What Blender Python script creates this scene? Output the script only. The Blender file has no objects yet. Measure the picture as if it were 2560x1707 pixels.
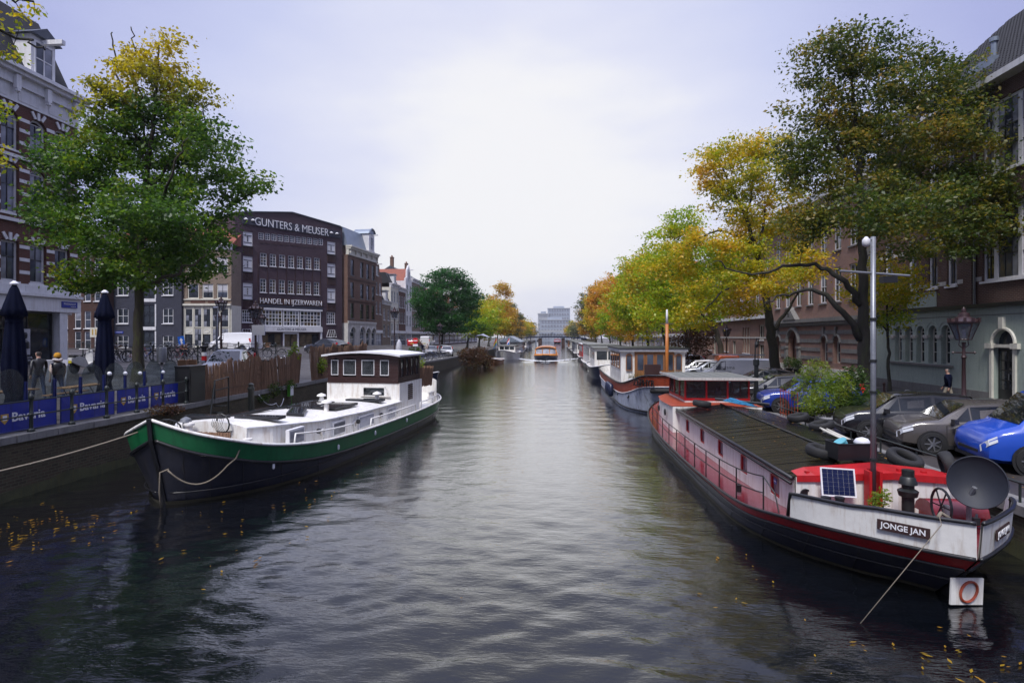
import bpy, bmesh, math, random
import numpy as np
from mathutils import Vector, Matrix
R = math.radians
S = bpy.context.scene
COL = S.collection
random.seed(7)

# ---------------------------------------------------------------- camera
cam_d = bpy.data.cameras.new('camera'); cam = bpy.data.objects.new('camera', cam_d); COL.objects.link(cam)
cam_d.sensor_width = 36; cam_d.lens = 20.0; cam_d.shift_y = -0.0053
cam_d.clip_start = .1; cam_d.clip_end = 6000
cam.location = (0, 0, 4.3); cam.rotation_euler = (R(90), 0, R(4.3))
S.camera = cam

# ---------------------------------------------------------------- sky, sun, exposure
SUN_EL, SUN_AZ = 58, 200
W = bpy.data.worlds.new('World'); S.world = W; W.use_nodes = True
nt = W.node_tree; nt.nodes.clear()
def wn(t, **k):
    n = nt.nodes.new(t)
    for a, b in k.items(): setattr(n, a, b)
    return n
out = wn('ShaderNodeOutputWorld'); bg = wn('ShaderNodeBackground'); bg.inputs[1].default_value = .1
sky = wn('ShaderNodeTexSky'); sky.sky_type = 'NISHITA'; sky.sun_disc = False
sky.sun_elevation = R(SUN_EL); sky.sun_rotation = R(SUN_AZ); sky.air_density = 1.2; sky.dust_density = 4
tc = wn('ShaderNodeTexCoord')
dot = wn('ShaderNodeVectorMath', operation='DOT_PRODUCT')
_e, _a = R(13), R(-4)
dot.inputs[1].default_value = (math.sin(_a)*math.cos(_e), math.cos(_a)*math.cos(_e), math.sin(_e))
nt.links.new(tc.outputs['Generated'], dot.inputs[0])
noi = wn('ShaderNodeTexNoise'); noi.inputs['Scale'].default_value = 2.2; noi.inputs['Detail'].default_value = 5
mp = wn('ShaderNodeMapping'); mp.inputs['Scale'].default_value = (1, 1, 3.2)
nt.links.new(tc.outputs['Generated'], mp.inputs[0]); nt.links.new(mp.outputs[0], noi.inputs['Vector'])
ma = wn('ShaderNodeMath', operation='MULTIPLY_ADD'); ma.inputs[1].default_value = .15; ma.inputs[2].default_value = -.07
nt.links.new(noi.outputs['Fac'], ma.inputs[0])
ad = wn('ShaderNodeMath', operation='ADD'); nt.links.new(dot.outputs['Value'], ad.inputs[0]); nt.links.new(ma.outputs[0], ad.inputs[1])
mr = wn('ShaderNodeMapRange'); mr.inputs[1].default_value = -1; mr.inputs[2].default_value = 1
nt.links.new(ad.outputs[0], mr.inputs[0])
cr = wn('ShaderNodeValToRGB'); el = cr.color_ramp.elements
stops = [(0, (.27, .30, .50)), (.5, (.29, .32, .55)), (.80, (.34, .37, .66)), (.885, (.45, .49, .81)), (.945, (.63, .675, .94)), (.98, (.81, .83, .99)), (.994, (.955, .955, 1.0)), (1, (.98, .975, 1.0))]
el[0].position = 0; el[0].color = (*stops[0][1], 1); el[1].position = 1; el[1].color = (*stops[-1][1], 1)
for p_, c_ in stops[1:-1]:
    e_ = el.new(p_); e_.color = (*c_, 1)
nt.links.new(mr.outputs[0], cr.inputs[0])
sc_ = wn('ShaderNodeVectorMath', operation='SCALE'); sc_.inputs['Scale'].default_value = 3.9
nt.links.new(cr.outputs[0], sc_.inputs[0])
sep = wn('ShaderNodeSeparateXYZ'); nt.links.new(tc.outputs['Generated'], sep.inputs[0])        # the cloud deck is brighter overhead, as overcast skies are
zen = wn('ShaderNodeMapRange', interpolation_type='SMOOTHSTEP'); zen.inputs[1].default_value = .48; zen.inputs[2].default_value = .95; nt.links.new(sep.outputs[2], zen.inputs[0])
zc_ = wn('ShaderNodeVectorMath', operation='SCALE'); zc_.inputs[0].default_value = (3.3, 3.45, 4.7); nt.links.new(zen.outputs[0], zc_.inputs['Scale'])
za_ = wn('ShaderNodeVectorMath', operation='ADD'); nt.links.new(sc_.outputs[0], za_.inputs[0]); nt.links.new(zc_.outputs[0], za_.inputs[1])
mx = wn('ShaderNodeMix', data_type='RGBA'); mx.inputs[0].default_value = .97
nt.links.new(sky.outputs[0], mx.inputs[6]); nt.links.new(za_.outputs[0], mx.inputs[7])
nt.links.new(mx.outputs[2], bg.inputs[0]); nt.links.new(bg.outputs[0], out.inputs[0])
sl = bpy.data.lights.new('sun', 'SUN'); sl.energy = 1.5; sl.angle = R(14); sl.color = (1, .975, .95)
so = bpy.data.objects.new('sun', sl); COL.objects.link(so)
so.rotation_euler = (R(90-SUN_EL), 0, R(180-SUN_AZ))   # soft light through the cloud from behind the camera
S.view_settings.view_transform = 'Standard'; S.view_settings.look = 'None'
S.view_settings.exposure = 1.28; S.view_settings.gamma = 1.0; S.view_settings.use_curve_mapping = False
S.render.engine = 'CYCLES'
S.cycles.use_denoising = True
S.cycles.max_bounces = 6; S.cycles.diffuse_bounces = 3; S.cycles.glossy_bounces = 3; S.cycles.transmission_bounces = 4; S.cycles.transparent_max_bounces = 10
S.cycles.volume_bounces = 0
S.cycles.caustics_reflective = False; S.cycles.caustics_refractive = False

# ---------------------------------------------------------------- materials
MATS = {}
def _new(name):
    m = bpy.data.materials.new(name); m.use_nodes = True; MATS[name] = m
    t = m.node_tree; return m, t, t.nodes['Principled BSDF']
def lk(t, a, b): t.links.new(a, b)
def coords(t, scale=None, kind='Object'):
    c = t.nodes.new('ShaderNodeTexCoord').outputs[kind]
    if scale:
        m = t.nodes.new('ShaderNodeMapping'); m.inputs['Scale'].default_value = scale; lk(t, c, m.inputs[0]); return m.outputs[0]
    return c
def noise(t, vec, scale, detail=4, rough=.55):
    n = t.nodes.new('ShaderNodeTexNoise'); n.inputs['Scale'].default_value = scale; n.inputs['Detail'].default_value = detail
    n.inputs['Roughness'].default_value = rough
    if vec is not None: lk(t, vec, n.inputs['Vector'])
    return n.outputs['Fac']
def ramp(t, fac, stops):
    r = t.nodes.new('ShaderNodeValToRGB'); e = r.color_ramp.elements
    e[0].position = stops[0][0]; e[0].color = (*stops[0][1], 1); e[1].position = stops[-1][0]; e[1].color = (*stops[-1][1], 1)
    for p, c in stops[1:-1]:
        x = e.new(p); x.color = (*c, 1)
    lk(t, fac, r.inputs[0]); return r.outputs[0]
def mixc(t, fac, a, b, mode='MIX'):
    m = t.nodes.new('ShaderNodeMix'); m.data_type = 'RGBA'; m.blend_type = mode
    for i, v in ((0, fac), (6, a), (7, b)):
        if hasattr(v, 'is_linked') or hasattr(v, 'links'): lk(t, v, m.inputs[i])
        elif i == 0: m.inputs[0].default_value = v
        else: m.inputs[i].default_value = (*v, 1)
    return m.outputs[2]
def bump(t, p, h, strength=.3, dist=.02):
    b = t.nodes.new('ShaderNodeBump'); b.inputs['Strength'].default_value = strength; b.inputs['Distance'].default_value = dist
    lk(t, h, b.inputs['Height']); lk(t, b.outputs[0], p.inputs['Normal'])
def dk(c, k): return tuple(max(0, min(1, x*k)) for x in c)
def pm(name, col, rough=.6, var=.18, scale=3, metal=0, spec=.5, bmp=0, grime=None, stretch=None, coat=0):
    """plain painted / raw surface with mottling, fine speckle and optional streaky grime of its own colour"""
    m, t, p = _new(name)
    v = coords(t, stretch)
    a = noise(t, v, scale); c = ramp(t, a, [(.3, dk(col, 1-var)), (.7, dk(col, 1+var))])
    f = noise(t, v, scale*9, 3)
    c = mixc(t, .35*min(1, var*4), c, ramp(t, f, [(.35, dk(col, .6)), (.65, dk(col, 1.25))]))
    if grime:
        gv = coords(t, (6, 6, .7)); g = noise(t, gv, grime[2] if len(grime) > 2 else 1.2, 5, .65)
        gf = ramp(t, g, [(.5, (0, 0, 0)), (.72, (grime[1],)*3)]); c = mixc(t, gf, c, grime[0])
    lk(t, c, p.inputs['Base Color'])
    rr = t.nodes.new('ShaderNodeMapRange'); rr.inputs[3].default_value = max(.02, rough-.12); rr.inputs[4].default_value = min(1, rough+.12)
    lk(t, a, rr.inputs[0]); lk(t, rr.outputs[0], p.inputs['Roughness'])
    p.inputs['Metallic'].default_value = metal; p.inputs['Specular IOR Level'].default_value = spec
    if coat: p.inputs['Coat Weight'].default_value = coat; p.inputs['Coat Roughness'].default_value = .06
    if bmp: bump(t, p, f, bmp, .01)
    return m
def brick(name, c1, c2, mortar, w=.22, h=.07, stain=.35, rough=.85):
    m, t, p = _new(name)
    o = t.nodes.new('ShaderNodeSeparateXYZ'); lk(t, coords(t), o.inputs[0])
    s = t.nodes.new('ShaderNodeMath'); s.operation = 'ADD'; lk(t, o.outputs[0], s.inputs[0]); lk(t, o.outputs[1], s.inputs[1])
    cb = t.nodes.new('ShaderNodeCombineXYZ'); lk(t, s.outputs[0], cb.inputs[0]); lk(t, o.outputs[2], cb.inputs[1])
    b = t.nodes.new('ShaderNodeTexBrick'); lk(t, cb.outputs[0], b.inputs['Vector'])
    b.inputs['Scale'].default_value = 1; b.inputs['Brick Width'].default_value = w; b.inputs['Row Height'].default_value = h
    b.inputs['Mortar Size'].default_value = h*.11; b.inputs['Color1'].default_value = (*c1, 1); b.inputs['Color2'].default_value = (*c2, 1)
    b.inputs['Mortar'].default_value = (*mortar, 1); b.inputs['Bias'].default_value = 0; b.inputs['Mortar Smooth'].default_value = .2
    n = noise(t, coords(t), .8, 5); n2 = noise(t, coords(t, (3, 3, .5)), 1.1, 5)
    c = mixc(t, ramp(t, n, [(.35, (0,)*3), (.7, (stain,)*3)]), b.outputs['Color'], dk(c1, .45))
    c = mixc(t, ramp(t, n2, [(.5, (0,)*3), (.75, (stain*.8,)*3)]), c, dk(mortar, .55))
    lk(t, c, p.inputs['Base Color']); p.inputs['Roughness'].default_value = rough; p.inputs['Specular IOR Level'].default_value = .25
    bump(t, p, b.outputs['Fac'], -.5, .01)
    return m
def glass(name, col=(.02, .025, .03), rough=.04, spec=.7):
    """window glass in front of a dim room: dark body, clear reflection, faint unevenness"""
    m, t, p = _new(name)
    n = noise(t, coords(t), .9, 2); c = ramp(t, n, [(.35, dk(col, .5)), (.65, dk(col, 1.6))])
    lk(t, c, p.inputs['Base Color']); p.inputs['Roughness'].default_value = rough; p.inputs['Specular IOR Level'].default_value = spec
    bump(t, p, noise(t, coords(t), 2.2, 1), .05, .02)
    return m
def clear(name, tint=(.9, .95, .95), alpha=.25, rough=.05):
    m, t, p = _new(name)
    p.inputs['Base Color'].default_value = (*dk(tint, .12), 1); p.inputs['Roughness'].default_value = rough
    tr = t.nodes.new('ShaderNodeBsdfTransparent'); tr.inputs[0].default_value = (*tint, 1); mxs = t.nodes.new('ShaderNodeMixShader')
    n = noise(t, coords(t), 5, 4); f = ramp(t, n, [(.3, (alpha*.6,)*3), (.75, (min(1, alpha*1.7),)*3)])
    lk(t, f, mxs.inputs[0]); lk(t, tr.outputs[0], mxs.inputs[1]); lk(t, p.outputs[0], mxs.inputs[2])
    lk(t, mxs.outputs[0], t.nodes['Material Output'].inputs['Surface']); return m
def leafm(name, cols, top=None, z0=0, z1=1, clump=.35):
    """cols: ramp over random-per-leaf + clump noise; top: colour of leaves that have turned, towards z1 of the crown (object z)"""
    m, t, p = _new(name); t.nodes.remove(p)
    g = t.nodes.new('ShaderNodeNewGeometry'); o = coords(t)
    n = noise(t, o, clump, 3)
    a = t.nodes.new('ShaderNodeMath'); a.operation = 'MULTIPLY_ADD'; a.inputs[1].default_value = .42; lk(t, g.outputs['Random Per Island'], a.inputs[0])
    b = t.nodes.new('ShaderNodeMath'); b.operation = 'MULTIPLY_ADD'; b.inputs[1].default_value = 1.5; b.inputs[2].default_value = -.48; lk(t, n, b.inputs[0]); lk(t, b.outputs[0], a.inputs[2])
    k = len(cols); c = ramp(t, a.outputs[0], [(i/(k-1), cols[i]) for i in range(k)])
    if top:
        s = t.nodes.new('ShaderNodeSeparateXYZ'); lk(t, o, s.inputs[0])
        mr = t.nodes.new('ShaderNodeMapRange'); mr.inputs[1].default_value = z0; mr.inputs[2].default_value = z1; lk(t, s.outputs[2], mr.inputs[0])
        q = t.nodes.new('ShaderNodeMath'); q.operation = 'MULTIPLY_ADD'; q.inputs[1].default_value = .9; lk(t, n, q.inputs[0]); lk(t, mr.outputs[0], q.inputs[2])
        f = ramp(t, q.outputs[0], [(.75, (0,)*3), (1.0, (.92,)*3)])
        c2 = ramp(t, g.outputs['Random Per Island'], [(0, dk(top, .55)), (1, dk(top, 1.25))])
        c = mixc(t, f, c, c2)
    d = t.nodes.new('ShaderNodeBsdfDiffuse'); tr = t.nodes.new('ShaderNodeBsdfTranslucent'); gl = t.nodes.new('ShaderNodeBsdfGlossy'); gl.inputs['Roughness'].default_value = .45
    lk(t, c, d.inputs[0]); vs = t.nodes.new('ShaderNodeVectorMath'); vs.operation = 'SCALE'; vs.inputs['Scale'].default_value = 1.35; lk(t, c, vs.inputs[0]); lk(t, vs.outputs[0], tr.inputs[0]); gl.inputs[0].default_value = (.5, .5, .5, 1)
    x = t.nodes.new('ShaderNodeMixShader'); x.inputs[0].default_value = .5; lk(t, d.outputs[0], x.inputs[1]); lk(t, tr.outputs[0], x.inputs[2])
    y = t.nodes.new('ShaderNodeMixShader'); y.inputs[0].default_value = .05; lk(t, x.outputs[0], y.inputs[1]); lk(t, gl.outputs[0], y.inputs[2])
    lk(t, y.outputs[0], t.nodes['Material Output'].inputs['Surface']); return m

# ---------------------------------------------------------------- mesh builder
class MB:
    def __init__(s): s.v = []; s.f = []; s.m = []
    def add(s, vs, fs, m=0):
        b = len(s.v); s.v += [tuple(q) for q in vs]; s.f += [tuple(i+b for i in f) for f in fs]; s.m += [m]*len(fs); return s
    def box(s, x0, x1, y0, y1, z0, z1, m=0):
        return s.add([(x0,y0,z0),(x1,y0,z0),(x1,y1,z0),(x0,y1,z0),(x0,y0,z1),(x1,y0,z1),(x1,y1,z1),(x0,y1,z1)],
                     [(0,3,2,1),(4,5,6,7),(0,1,5,4),(1,2,6,5),(2,3,7,6),(3,0,4,7)], m)
    def ob(s, c, size, rot=(0,0,0), m=0):
        M = Matrix.Translation(c) @ Matrix.Rotation(rot[2],4,'Z') @ Matrix.Rotation(rot[1],4,'Y') @ Matrix.Rotation(rot[0],4,'X')
        a, b, h = size[0]/2, size[1]/2, size[2]/2
        vs = [M @ Vector(q) for q in ((-a,-b,-h),(a,-b,-h),(a,b,-h),(-a,b,-h),(-a,-b,h),(a,-b,h),(a,b,h),(-a,b,h))]
        return s.add(vs, [(0,3,2,1),(4,5,6,7),(0,1,5,4),(1,2,6,5),(2,3,7,6),(3,0,4,7)], m)
    def tube(s, pts, r, n=6, m=0, cap=True, close=False):
        pts = [Vector(q) for q in pts]; k = len(pts); rs = r if isinstance(r, (list, tuple)) else [r]*k
        vs = []; up = None
        for i, q in enumerate(pts):
            if close: d = pts[(i+1) % k]-pts[i-1]
            else: d = pts[min(i+1,k-1)]-pts[max(i-1,0)]
            if d.length < 1e-9: d = Vector((0,0,1))
            d.normalize()
            if up is None: up = d.orthogonal()
            up = (up-d*up.dot(d)); up = up.normalized() if up.length > 1e-6 else d.orthogonal().normalized(); w = d.cross(up)
            for j in range(n):
                a = 2*math.pi*j/n; vs.append(q+(up*math.cos(a)+w*math.sin(a))*rs[i])
        fs = []
        for i in range(k if close else k-1):
            i2 = (i+1) % k
            for j in range(n): fs.append((i*n+j, i*n+(j+1)%n, i2*n+(j+1)%n, i2*n+j))
        if cap and not close: fs += [tuple(reversed(range(n))), tuple(range((k-1)*n, k*n))]
        return s.add(vs, fs, m)
    def lathe(s, prof, c=(0,0,0), n=12, m=0, M=None, cap=True):
        vs = []; k = len(prof)
        for r, z in prof:
            for j in range(n):
                a = 2*math.pi*j/n; vs.append(Vector((r*math.cos(a), r*math.sin(a), z)))
        M = M or Matrix.Identity(4); vs = [Vector(c)+(M @ q) for q in vs]; fs = []
        for i in range(k-1):
            for j in range(n): fs.append((i*n+j, i*n+(j+1)%n, (i+1)*n+(j+1)%n, (i+1)*n+j))
        if cap: fs += [tuple(reversed(range(n))), tuple(range((k-1)*n, k*n))]
        return s.add(vs, fs, m)
    def prism(s, poly, vec, m=0):
        """extrude a planar polygon (3-D points) along vec"""
        k = len(poly); v = Vector(vec); a = [Vector(q) for q in poly]; b = [q+v for q in a]
        return s.add(a+b, [tuple(reversed(range(k))), tuple(range(k, 2*k))]+[(i, (i+1)%k, (i+1)%k+k, i+k) for i in range(k)], m)
    def strip(s, A, B, m=0, close=False):
        k = len(A); fs = [(i, (i+1)%k, k+(i+1)%k, k+i) for i in range(k if close else k-1)]
        return s.add(list(A)+list(B), fs, m)
    def loft(s, rings, m=0, cap=True):
        n = len(rings[0]); vs = [q for r in rings for q in r]; k = len(rings)
        fs = [(i*n+j, i*n+(j+1)%n, (i+1)*n+(j+1)%n, (i+1)*n+j) for i in range(k-1) for j in range(n)]
        if cap: fs += [tuple(reversed(range(n))), tuple(range((k-1)*n, k*n))]
        return s.add(vs, fs, m)
    def mesh(s, name, mats, smooth=False):
        me = bpy.data.meshes.new(name); me.from_pydata(s.v, [], s.f)
        for q in (mats if isinstance(mats, (list, tuple)) else [mats]): me.materials.append(MATS[q] if isinstance(q, str) else q)
        if any(s.m): me.polygons.foreach_set('material_index', s.m)
        if smooth: me.polygons.foreach_set('use_smooth', [True]*len(s.f))
        if smooth == 'auto':
            try: me.set_sharp_from_angle(angle=R(38))
            except Exception: pass
        me.update(); return me
    def build(s, name, mats, parent=None, smooth=False, loc=None, rz=0):
        return link(name, s.mesh(name, mats, smooth), parent, loc, rz)
def link(name, me, parent=None, loc=None, rz=0):
    o = bpy.data.objects.new(name, me); COL.objects.link(o)
    if parent: o.parent = parent; KIDS.setdefault(parent.name, []).append(o)
    if loc: o.location = loc
    if rz: o.rotation_euler = (0, 0, rz)
    return o
KIDS = {}
def tag(o, label=None, cat=None, group=None, kind=None):
    if label: o['label'] = label
    if cat: o['category'] = cat
    if group: o['group'] = group
    if kind: o['kind'] = kind
    return o
def thing(name, label, cat, loc=(0,0,0), rz=0, group=None):
    o = bpy.data.objects.new(name, None); COL.objects.link(o); o.empty_display_size = .3
    o.location = loc; o.rotation_euler = (0, 0, rz); return tag(o, label, cat, group)
def bm(kind, *a, **k):
    return getattr(MB(), kind)(*a, **k)
def copy_tree(o, loc=None, rz=None, label=None, parent=None, ch=None, rot=None):
    c = o.copy(); COL.objects.link(c)
    if parent: c.parent = parent; KIDS.setdefault(parent.name, []).append(c)
    for x in KIDS.get(o.name, ()): copy_tree(x, parent=c)
    if loc is not None: c.location = loc
    if rz is not None: c.rotation_euler = (0, 0, rz)
    if rot is not None: c.rotation_euler = rot
    if label: c['label'] = label
    return c
FONT = {}
def text(name, s, size, mat, parent, loc, rot=(R(90),0,0), depth=.01, width=None, spacing=1, offset=0, align='CENTER', shear=0):
    cu = bpy.data.curves.new(name, 'FONT'); cu.body = s; cu.size = size; cu.extrude = depth; cu.align_x = align; cu.align_y = 'CENTER'
    cu.space_character = spacing; cu.offset = offset; cu.resolution_u = 3; cu.shear = shear
    o = bpy.data.objects.new(name, cu); COL.objects.link(o)
    dg = bpy.context.evaluated_depsgraph_get(); me = bpy.data.meshes.new_from_object(o.evaluated_get(dg))
    bpy.data.objects.remove(o); bpy.data.curves.remove(cu)
    me.name = name; me.materials.clear(); me.materials.append(MATS[mat])
    q = link(name, me, parent, loc); q.rotation_euler = rot
    if width:
        xs = [v.co.x for v in me.vertices]; k = width/(max(xs)-min(xs)); q.scale = (k, 1, 1)
    return q
def lerp(a, b, t): return a+(b-a)*t
def interp(xs, ys, x):
    return float(np.interp(x, xs, ys))
# ---------------------------------------------------------------- palette
WHITE = (.72, .72, .74)
pm('white_paint', WHITE, .45, .06, 2, grime=((.35, .30, .24), .35))
pm('white_trim', (.66, .66, .68), .5, .08, 2, grime=((.25, .23, .2), .3))
pm('white_boat', (.76, .75, .72), .38, .07, 1.2, grime=((.33, .22, .13), .6, 1.3))
pm('cream', (.62, .60, .52), .55, .08, 2, grime=((.25, .22, .17), .35))
pm('black_paint', (.012, .012, .014), .38, .3, 4)
pm('black_iron', (.010, .012, .012), .45, .4, 8, bmp=.15)
pm('grey_metal', (.22, .23, .25), .42, .15, 3, metal=.5)
pm('steel', (.45, .46, .48), .3, .12, 3, metal=.9)
pm('rubber', (.012, .012, .013), .75, .3, 6, bmp=.3)
pm('dark_glass_frame', (.015, .016, .02), .35, .2, 3)
pm('navy_cloth', (.004, .006, .020), .95, .3, 2, bmp=.3, spec=.1)
pm('navy_wall', (.030, .032, .050), .7, .2, 1.2, grime=((.07, .07, .09), .4))
pm('stone', (.17, .165, .16), .8, .2, 1.3, bmp=.3, grime=((.07, .07, .065), .6))
pm('pale_stone', (.50, .48, .45), .8, .15, 1.6, bmp=.2, grime=((.10, .09, .08), .5))
pm('green_stucco', (.32, .375, .335), .85, .08, .8, bmp=.12, grime=((.12, .15, .13), .4))
pm('slate', (.055, .065, .085), .5, .25, 2, bmp=.2)
pm('zinc', (.22, .26, .32), .45, .15, 1, metal=.4)
pm('roof_red', (.26, .075, .045), .75, .25, 2, grime=((.06, .04, .03), .6))
pm('roof_dark', (.022, .023, .028), .85, .3, 2, bmp=.2)
pm('wood_brown', (.24, .10, .035), .55, .25, 4, stretch=(6, 6, .6))
pm('wood_dark', (.030, .010, .009), .5, .25, 4, stretch=(1.5, 1.5, 14))
pm('table_wood', (.30, .16, .07), .6, .25, 4, stretch=(1, 8, 8))
pm('blue_panel', (.005, .018, .26), .42, .12, 1.5, grime=((.01, .012, .05), .5))
pm('blue_post', (.006, .015, .12), .4, .2, 4)
pm('white_print', (.75, .75, .78), .5, .03, 3)
pm('gold_print', (.45, .28, .05), .45, .1, 3)
pm('sign_blue', (.01, .03, .28), .4, .05, 2)
pm('traffic_blue', (.01, .12, .55), .35, .04, 2)
pm('traffic_red', (.55, .01, .015), .35, .04, 2)
pm('red_paint', (.42, .012, .016), .35, .12, 3, grime=((.12, .01, .01), .4))
pm('deck_red', (.17, .022, .032), .14, .15, 2, grime=((.15, .05, .05), .5, 2))
pm('hull_green', (.006, .115, .040), .42, .12, 1.5, grime=((.005, .03, .012), .45))
pm('hull_dark', (.016, .018, .030), .42, .35, 1.2, bmp=.15, grime=((.05, .042, .038), .5, 1.1))
pm('hull_grey', (.46, .50, .60), .5, .15, 1, grime=((.05, .045, .045), .7, 1.1))
pm('waterline_scum', (.055, .05, .03), .85, .4, 2, bmp=.3)
pm('hull_navy', (.010, .016, .045), .35, .2, 2)
pm('rust_red', (.33, .055, .022), .5, .22, 2, grime=((.07, .02, .012), .5))
pm('mast_orange', (.42, .14, .025), .4, .15, 3, stretch=(4, 4, .5))
pm('orange', (.60, .21, .02), .4, .06, 3)
pm('tarp_black', (.014, .014, .016), .4, .35, 5, bmp=.4)
pm('dish_grey', (.013, .016, .026), .6, .12, 2)
pm('terracotta', (.26, .08, .035), .8, .2, 4)
pm('bin_green', (.06, .24, .02), .5, .1, 3)
pm('bin_yellow', (.50, .42, .02), .5, .08, 3)
pm('reed_brown', (.20, .115, .07), .9, .4, 9, stretch=(3, 3, .35), bmp=.5)
pm('bark', (.030, .027, .022), .95, .4, 5, stretch=(3, 3, .7), bmp=.9, grime=((.045, .06, .02), .55, 1.6))
pm('bark_mossy', (.038, .032, .022), .95, .4, 5, stretch=(3, 3, .7), bmp=.9, grime=((.055, .07, .012), .9, 2.2))
pm('rope', (.20, .17, .13), .95, .2, 30, bmp=.5)
pm('soil', (.03, .022, .015), 1, .4, 6)
pm('skin', (.42, .24, .17), .55, .06, 6)
pm('blind_pale', (.46, .46, .50), .7, .06, 2)
pm('curtain', (.34, .34, .40), .8, .15, 7, stretch=(6, 6, .3))
brick('brick_purple', (.088, .052, .066), (.062, .038, .048), (.09, .072, .085))
brick('brick_red', (.125, .046, .036), (.09, .034, .027), (.15, .12, .10))
brick('brick_brown', (.19, .10, .07), (.14, .072, .052), (.15, .13, .11))
brick('brick_dark', (.085, .038, .030), (.06, .027, .022), (.09, .075, .065))
brick('brick_tan', (.26, .19, .14), (.21, .15, .115), (.24, .22, .19))
brick('brick_pink', (.30, .165, .125), (.25, .135, .105), (.26, .23, .21), stain=.4)
brick('brick_right', (.115, .060, .045), (.085, .044, .035), (.17, .145, .125), w=.22, h=.085, stain=.3)
brick('quay_brick', (.085, .062, .042), (.045, .036, .026), (.10, .105, .065), h=.085, stain=.5)
glass('pane_dark'); glass('pane_blue', (.05, .06, .085)); glass('pane_pale', (.20, .21, .25), .12)
glass('pane_warm', (.10, .075, .045)); glass('car_glass', (.015, .018, .022), .03, .8)
clear('clear_panel', (.80, .86, .86), .22, .1); clear('lamp_glass', (.85, .87, .95), .5, .15); clear('wheelhouse_glass', (.75, .8, .85), .35, .03)

# ---------------------------------------------------------------- ground
LX, RX = -14.2, 9.0
def sstep(x): x = max(0, min(1, x)); return x*x*(3-2*x)
def hl(x, y):
    edge = lerp(1.65, 1.35, sstep((y-40)/40)); inl = lerp(2.7, 1.7, sstep((y-95)/50))
    return lerp(edge, inl, sstep((LX-x)/9.0))
HR = 1.0
def paving(name, c1, c2, mortar, wet=.55):
    m, t, p = _new(name)
    b = t.nodes.new('ShaderNodeTexBrick'); lk(t, coords(t), b.inputs['Vector']); b.inputs['Scale'].default_value = 1
    b.inputs['Brick Width'].default_value = .21; b.inputs['Row Height'].default_value = .11; b.inputs['Mortar Size'].default_value = .008
    b.inputs['Color1'].default_value = (*c1, 1); b.inputs['Color2'].default_value = (*c2, 1); b.inputs['Mortar'].default_value = (*mortar, 1)
    n = noise(t, coords(t), .35, 5); c = mixc(t, ramp(t, n, [(.4, (0,)*3), (.75, (.6,)*3)]), b.outputs['Color'], dk(c1, .5))
    lk(t, c, p.inputs['Base Color'])
    rr = ramp(t, noise(t, coords(t), .6, 3), [(.35, (wet*.55,)*3), (.65, (wet*1.4,)*3)]); lk(t, rr, p.inputs['Roughness'])
    bump(t, p, b.outputs['Fac'], -.4, .01); return m
paving('paving_street', (.050, .041, .038), (.036, .031, .030), (.018, .017, .016))
paving('paving_side', (.080, .071, .070), (.060, .054, .055), (.03, .028, .027))
def grid_ground(name, xs, ys, hf, mats, mi=None):
    b = MB(); n = len(xs)
    vs = [(x, y, hf(x, y)) for y in ys for x in xs]; fs = []; ms = []
    for j in range(len(ys)-1):
        for i in range(n-1):
            fs.append((j*n+i, j*n+i+1, (j+1)*n+i+1, (j+1)*n+i)); ms.append(mi(i, j) if mi else 0)
    b.add(vs, fs); b.m = ms; return tag(b.build(name, mats, None, True), kind='structure')
lxs = [-400, -120, -70, -50, -40, -34, -30, -27, -25, -24, -23, -22, -21, -20, -19, -18, -17, -16, -15, LX]
lys = [-40, -10, 0, 10, 20, 30, 38, 44, 50, 56, 62, 68, 74, 80, 88, 96, 104, 112, 120, 130, 140, 150, 180, 240, 400, 640, 860]
grid_ground('street_ground', lxs, lys, hl, ['paving_side', 'paving_street'], lambda i, j: 1 if 6 < i < 13 else 0)
grid_ground('quay_street', [RX, 10, 13, 16.4, 21.3, 60, 400], [-40, 0, 20, 40, 60, 100, 200, 400, 640, 860], lambda x, y: HR, ['paving_street', 'paving_side'], lambda i, j: 1 if i >= 3 else 0)
# pavement kerb on the right
kb = MB()
kb.box(16.4, 21.28, -5, 300, HR+.004, HR+.12); tag(kb.build('pavement', 'paving_side'), kind='structure')
kerb = thing('kerb', 'pale stone kerb along the pavement in front of the right-hand houses', 'kerb')
km = bm('box', 16.2, 16.4, .005, .995, HR, HR+.125).mesh('kerb_stone', 'stone')
for y in range(20, 70): link('kerb_stone', km, kerb, (0, y, 0))

# quay walls
pm('quay_moss', (.055, .058, .026), .95, .5, 3, bmp=.6, grime=((.09, .075, .02), .6, 2.5))
def quay(name, label, x, side, zf, y0, y1, nstone, mat):
    q = thing(name, label, 'quay wall')
    ys = list(np.arange(y0, y1+1, 4.0)); b = MB()
    A = [(x, y, zf(y)-.16) for y in ys]; B = [(x, y, -1.2) for y in ys]
    b.strip(A, B); b.build('wall_face', mat, q)
    b = MB(); dx = .012 if side < 0 else -.012; b.strip([(x+dx, y, .30+.05*math.sin(y*1.7)+.04*math.sin(y*4.1)) for y in np.arange(y0, 60, .5)], [(x+dx, y, -.3) for y in np.arange(y0, 60, .5)]); b.build('tide_mark', 'quay_moss', q)
    L = 1.25; y = max(y0, 4.0)
    for i in range(nstone):
        z = zf(y+L/2); d = random.uniform(-.02, .02)
        xa, xb = (x-.45, x+.05+d) if side < 0 else (x-.05+d, x+.45)
        bm('box', xa, xb, y+.008, y+L-.008, z-.17, z+.012+random.uniform(0, .012)).build('coping_stone', 'stone', q)
        y += L
    b = MB(); xa, xb = (x-.45, x+.04) if side < 0 else (x-.04, x+.45)
    z = zf(y); b.box(xa, xb, y, y1, z-.18, z+.012); b.build('coping_stone', 'stone', q)
    return q
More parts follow.
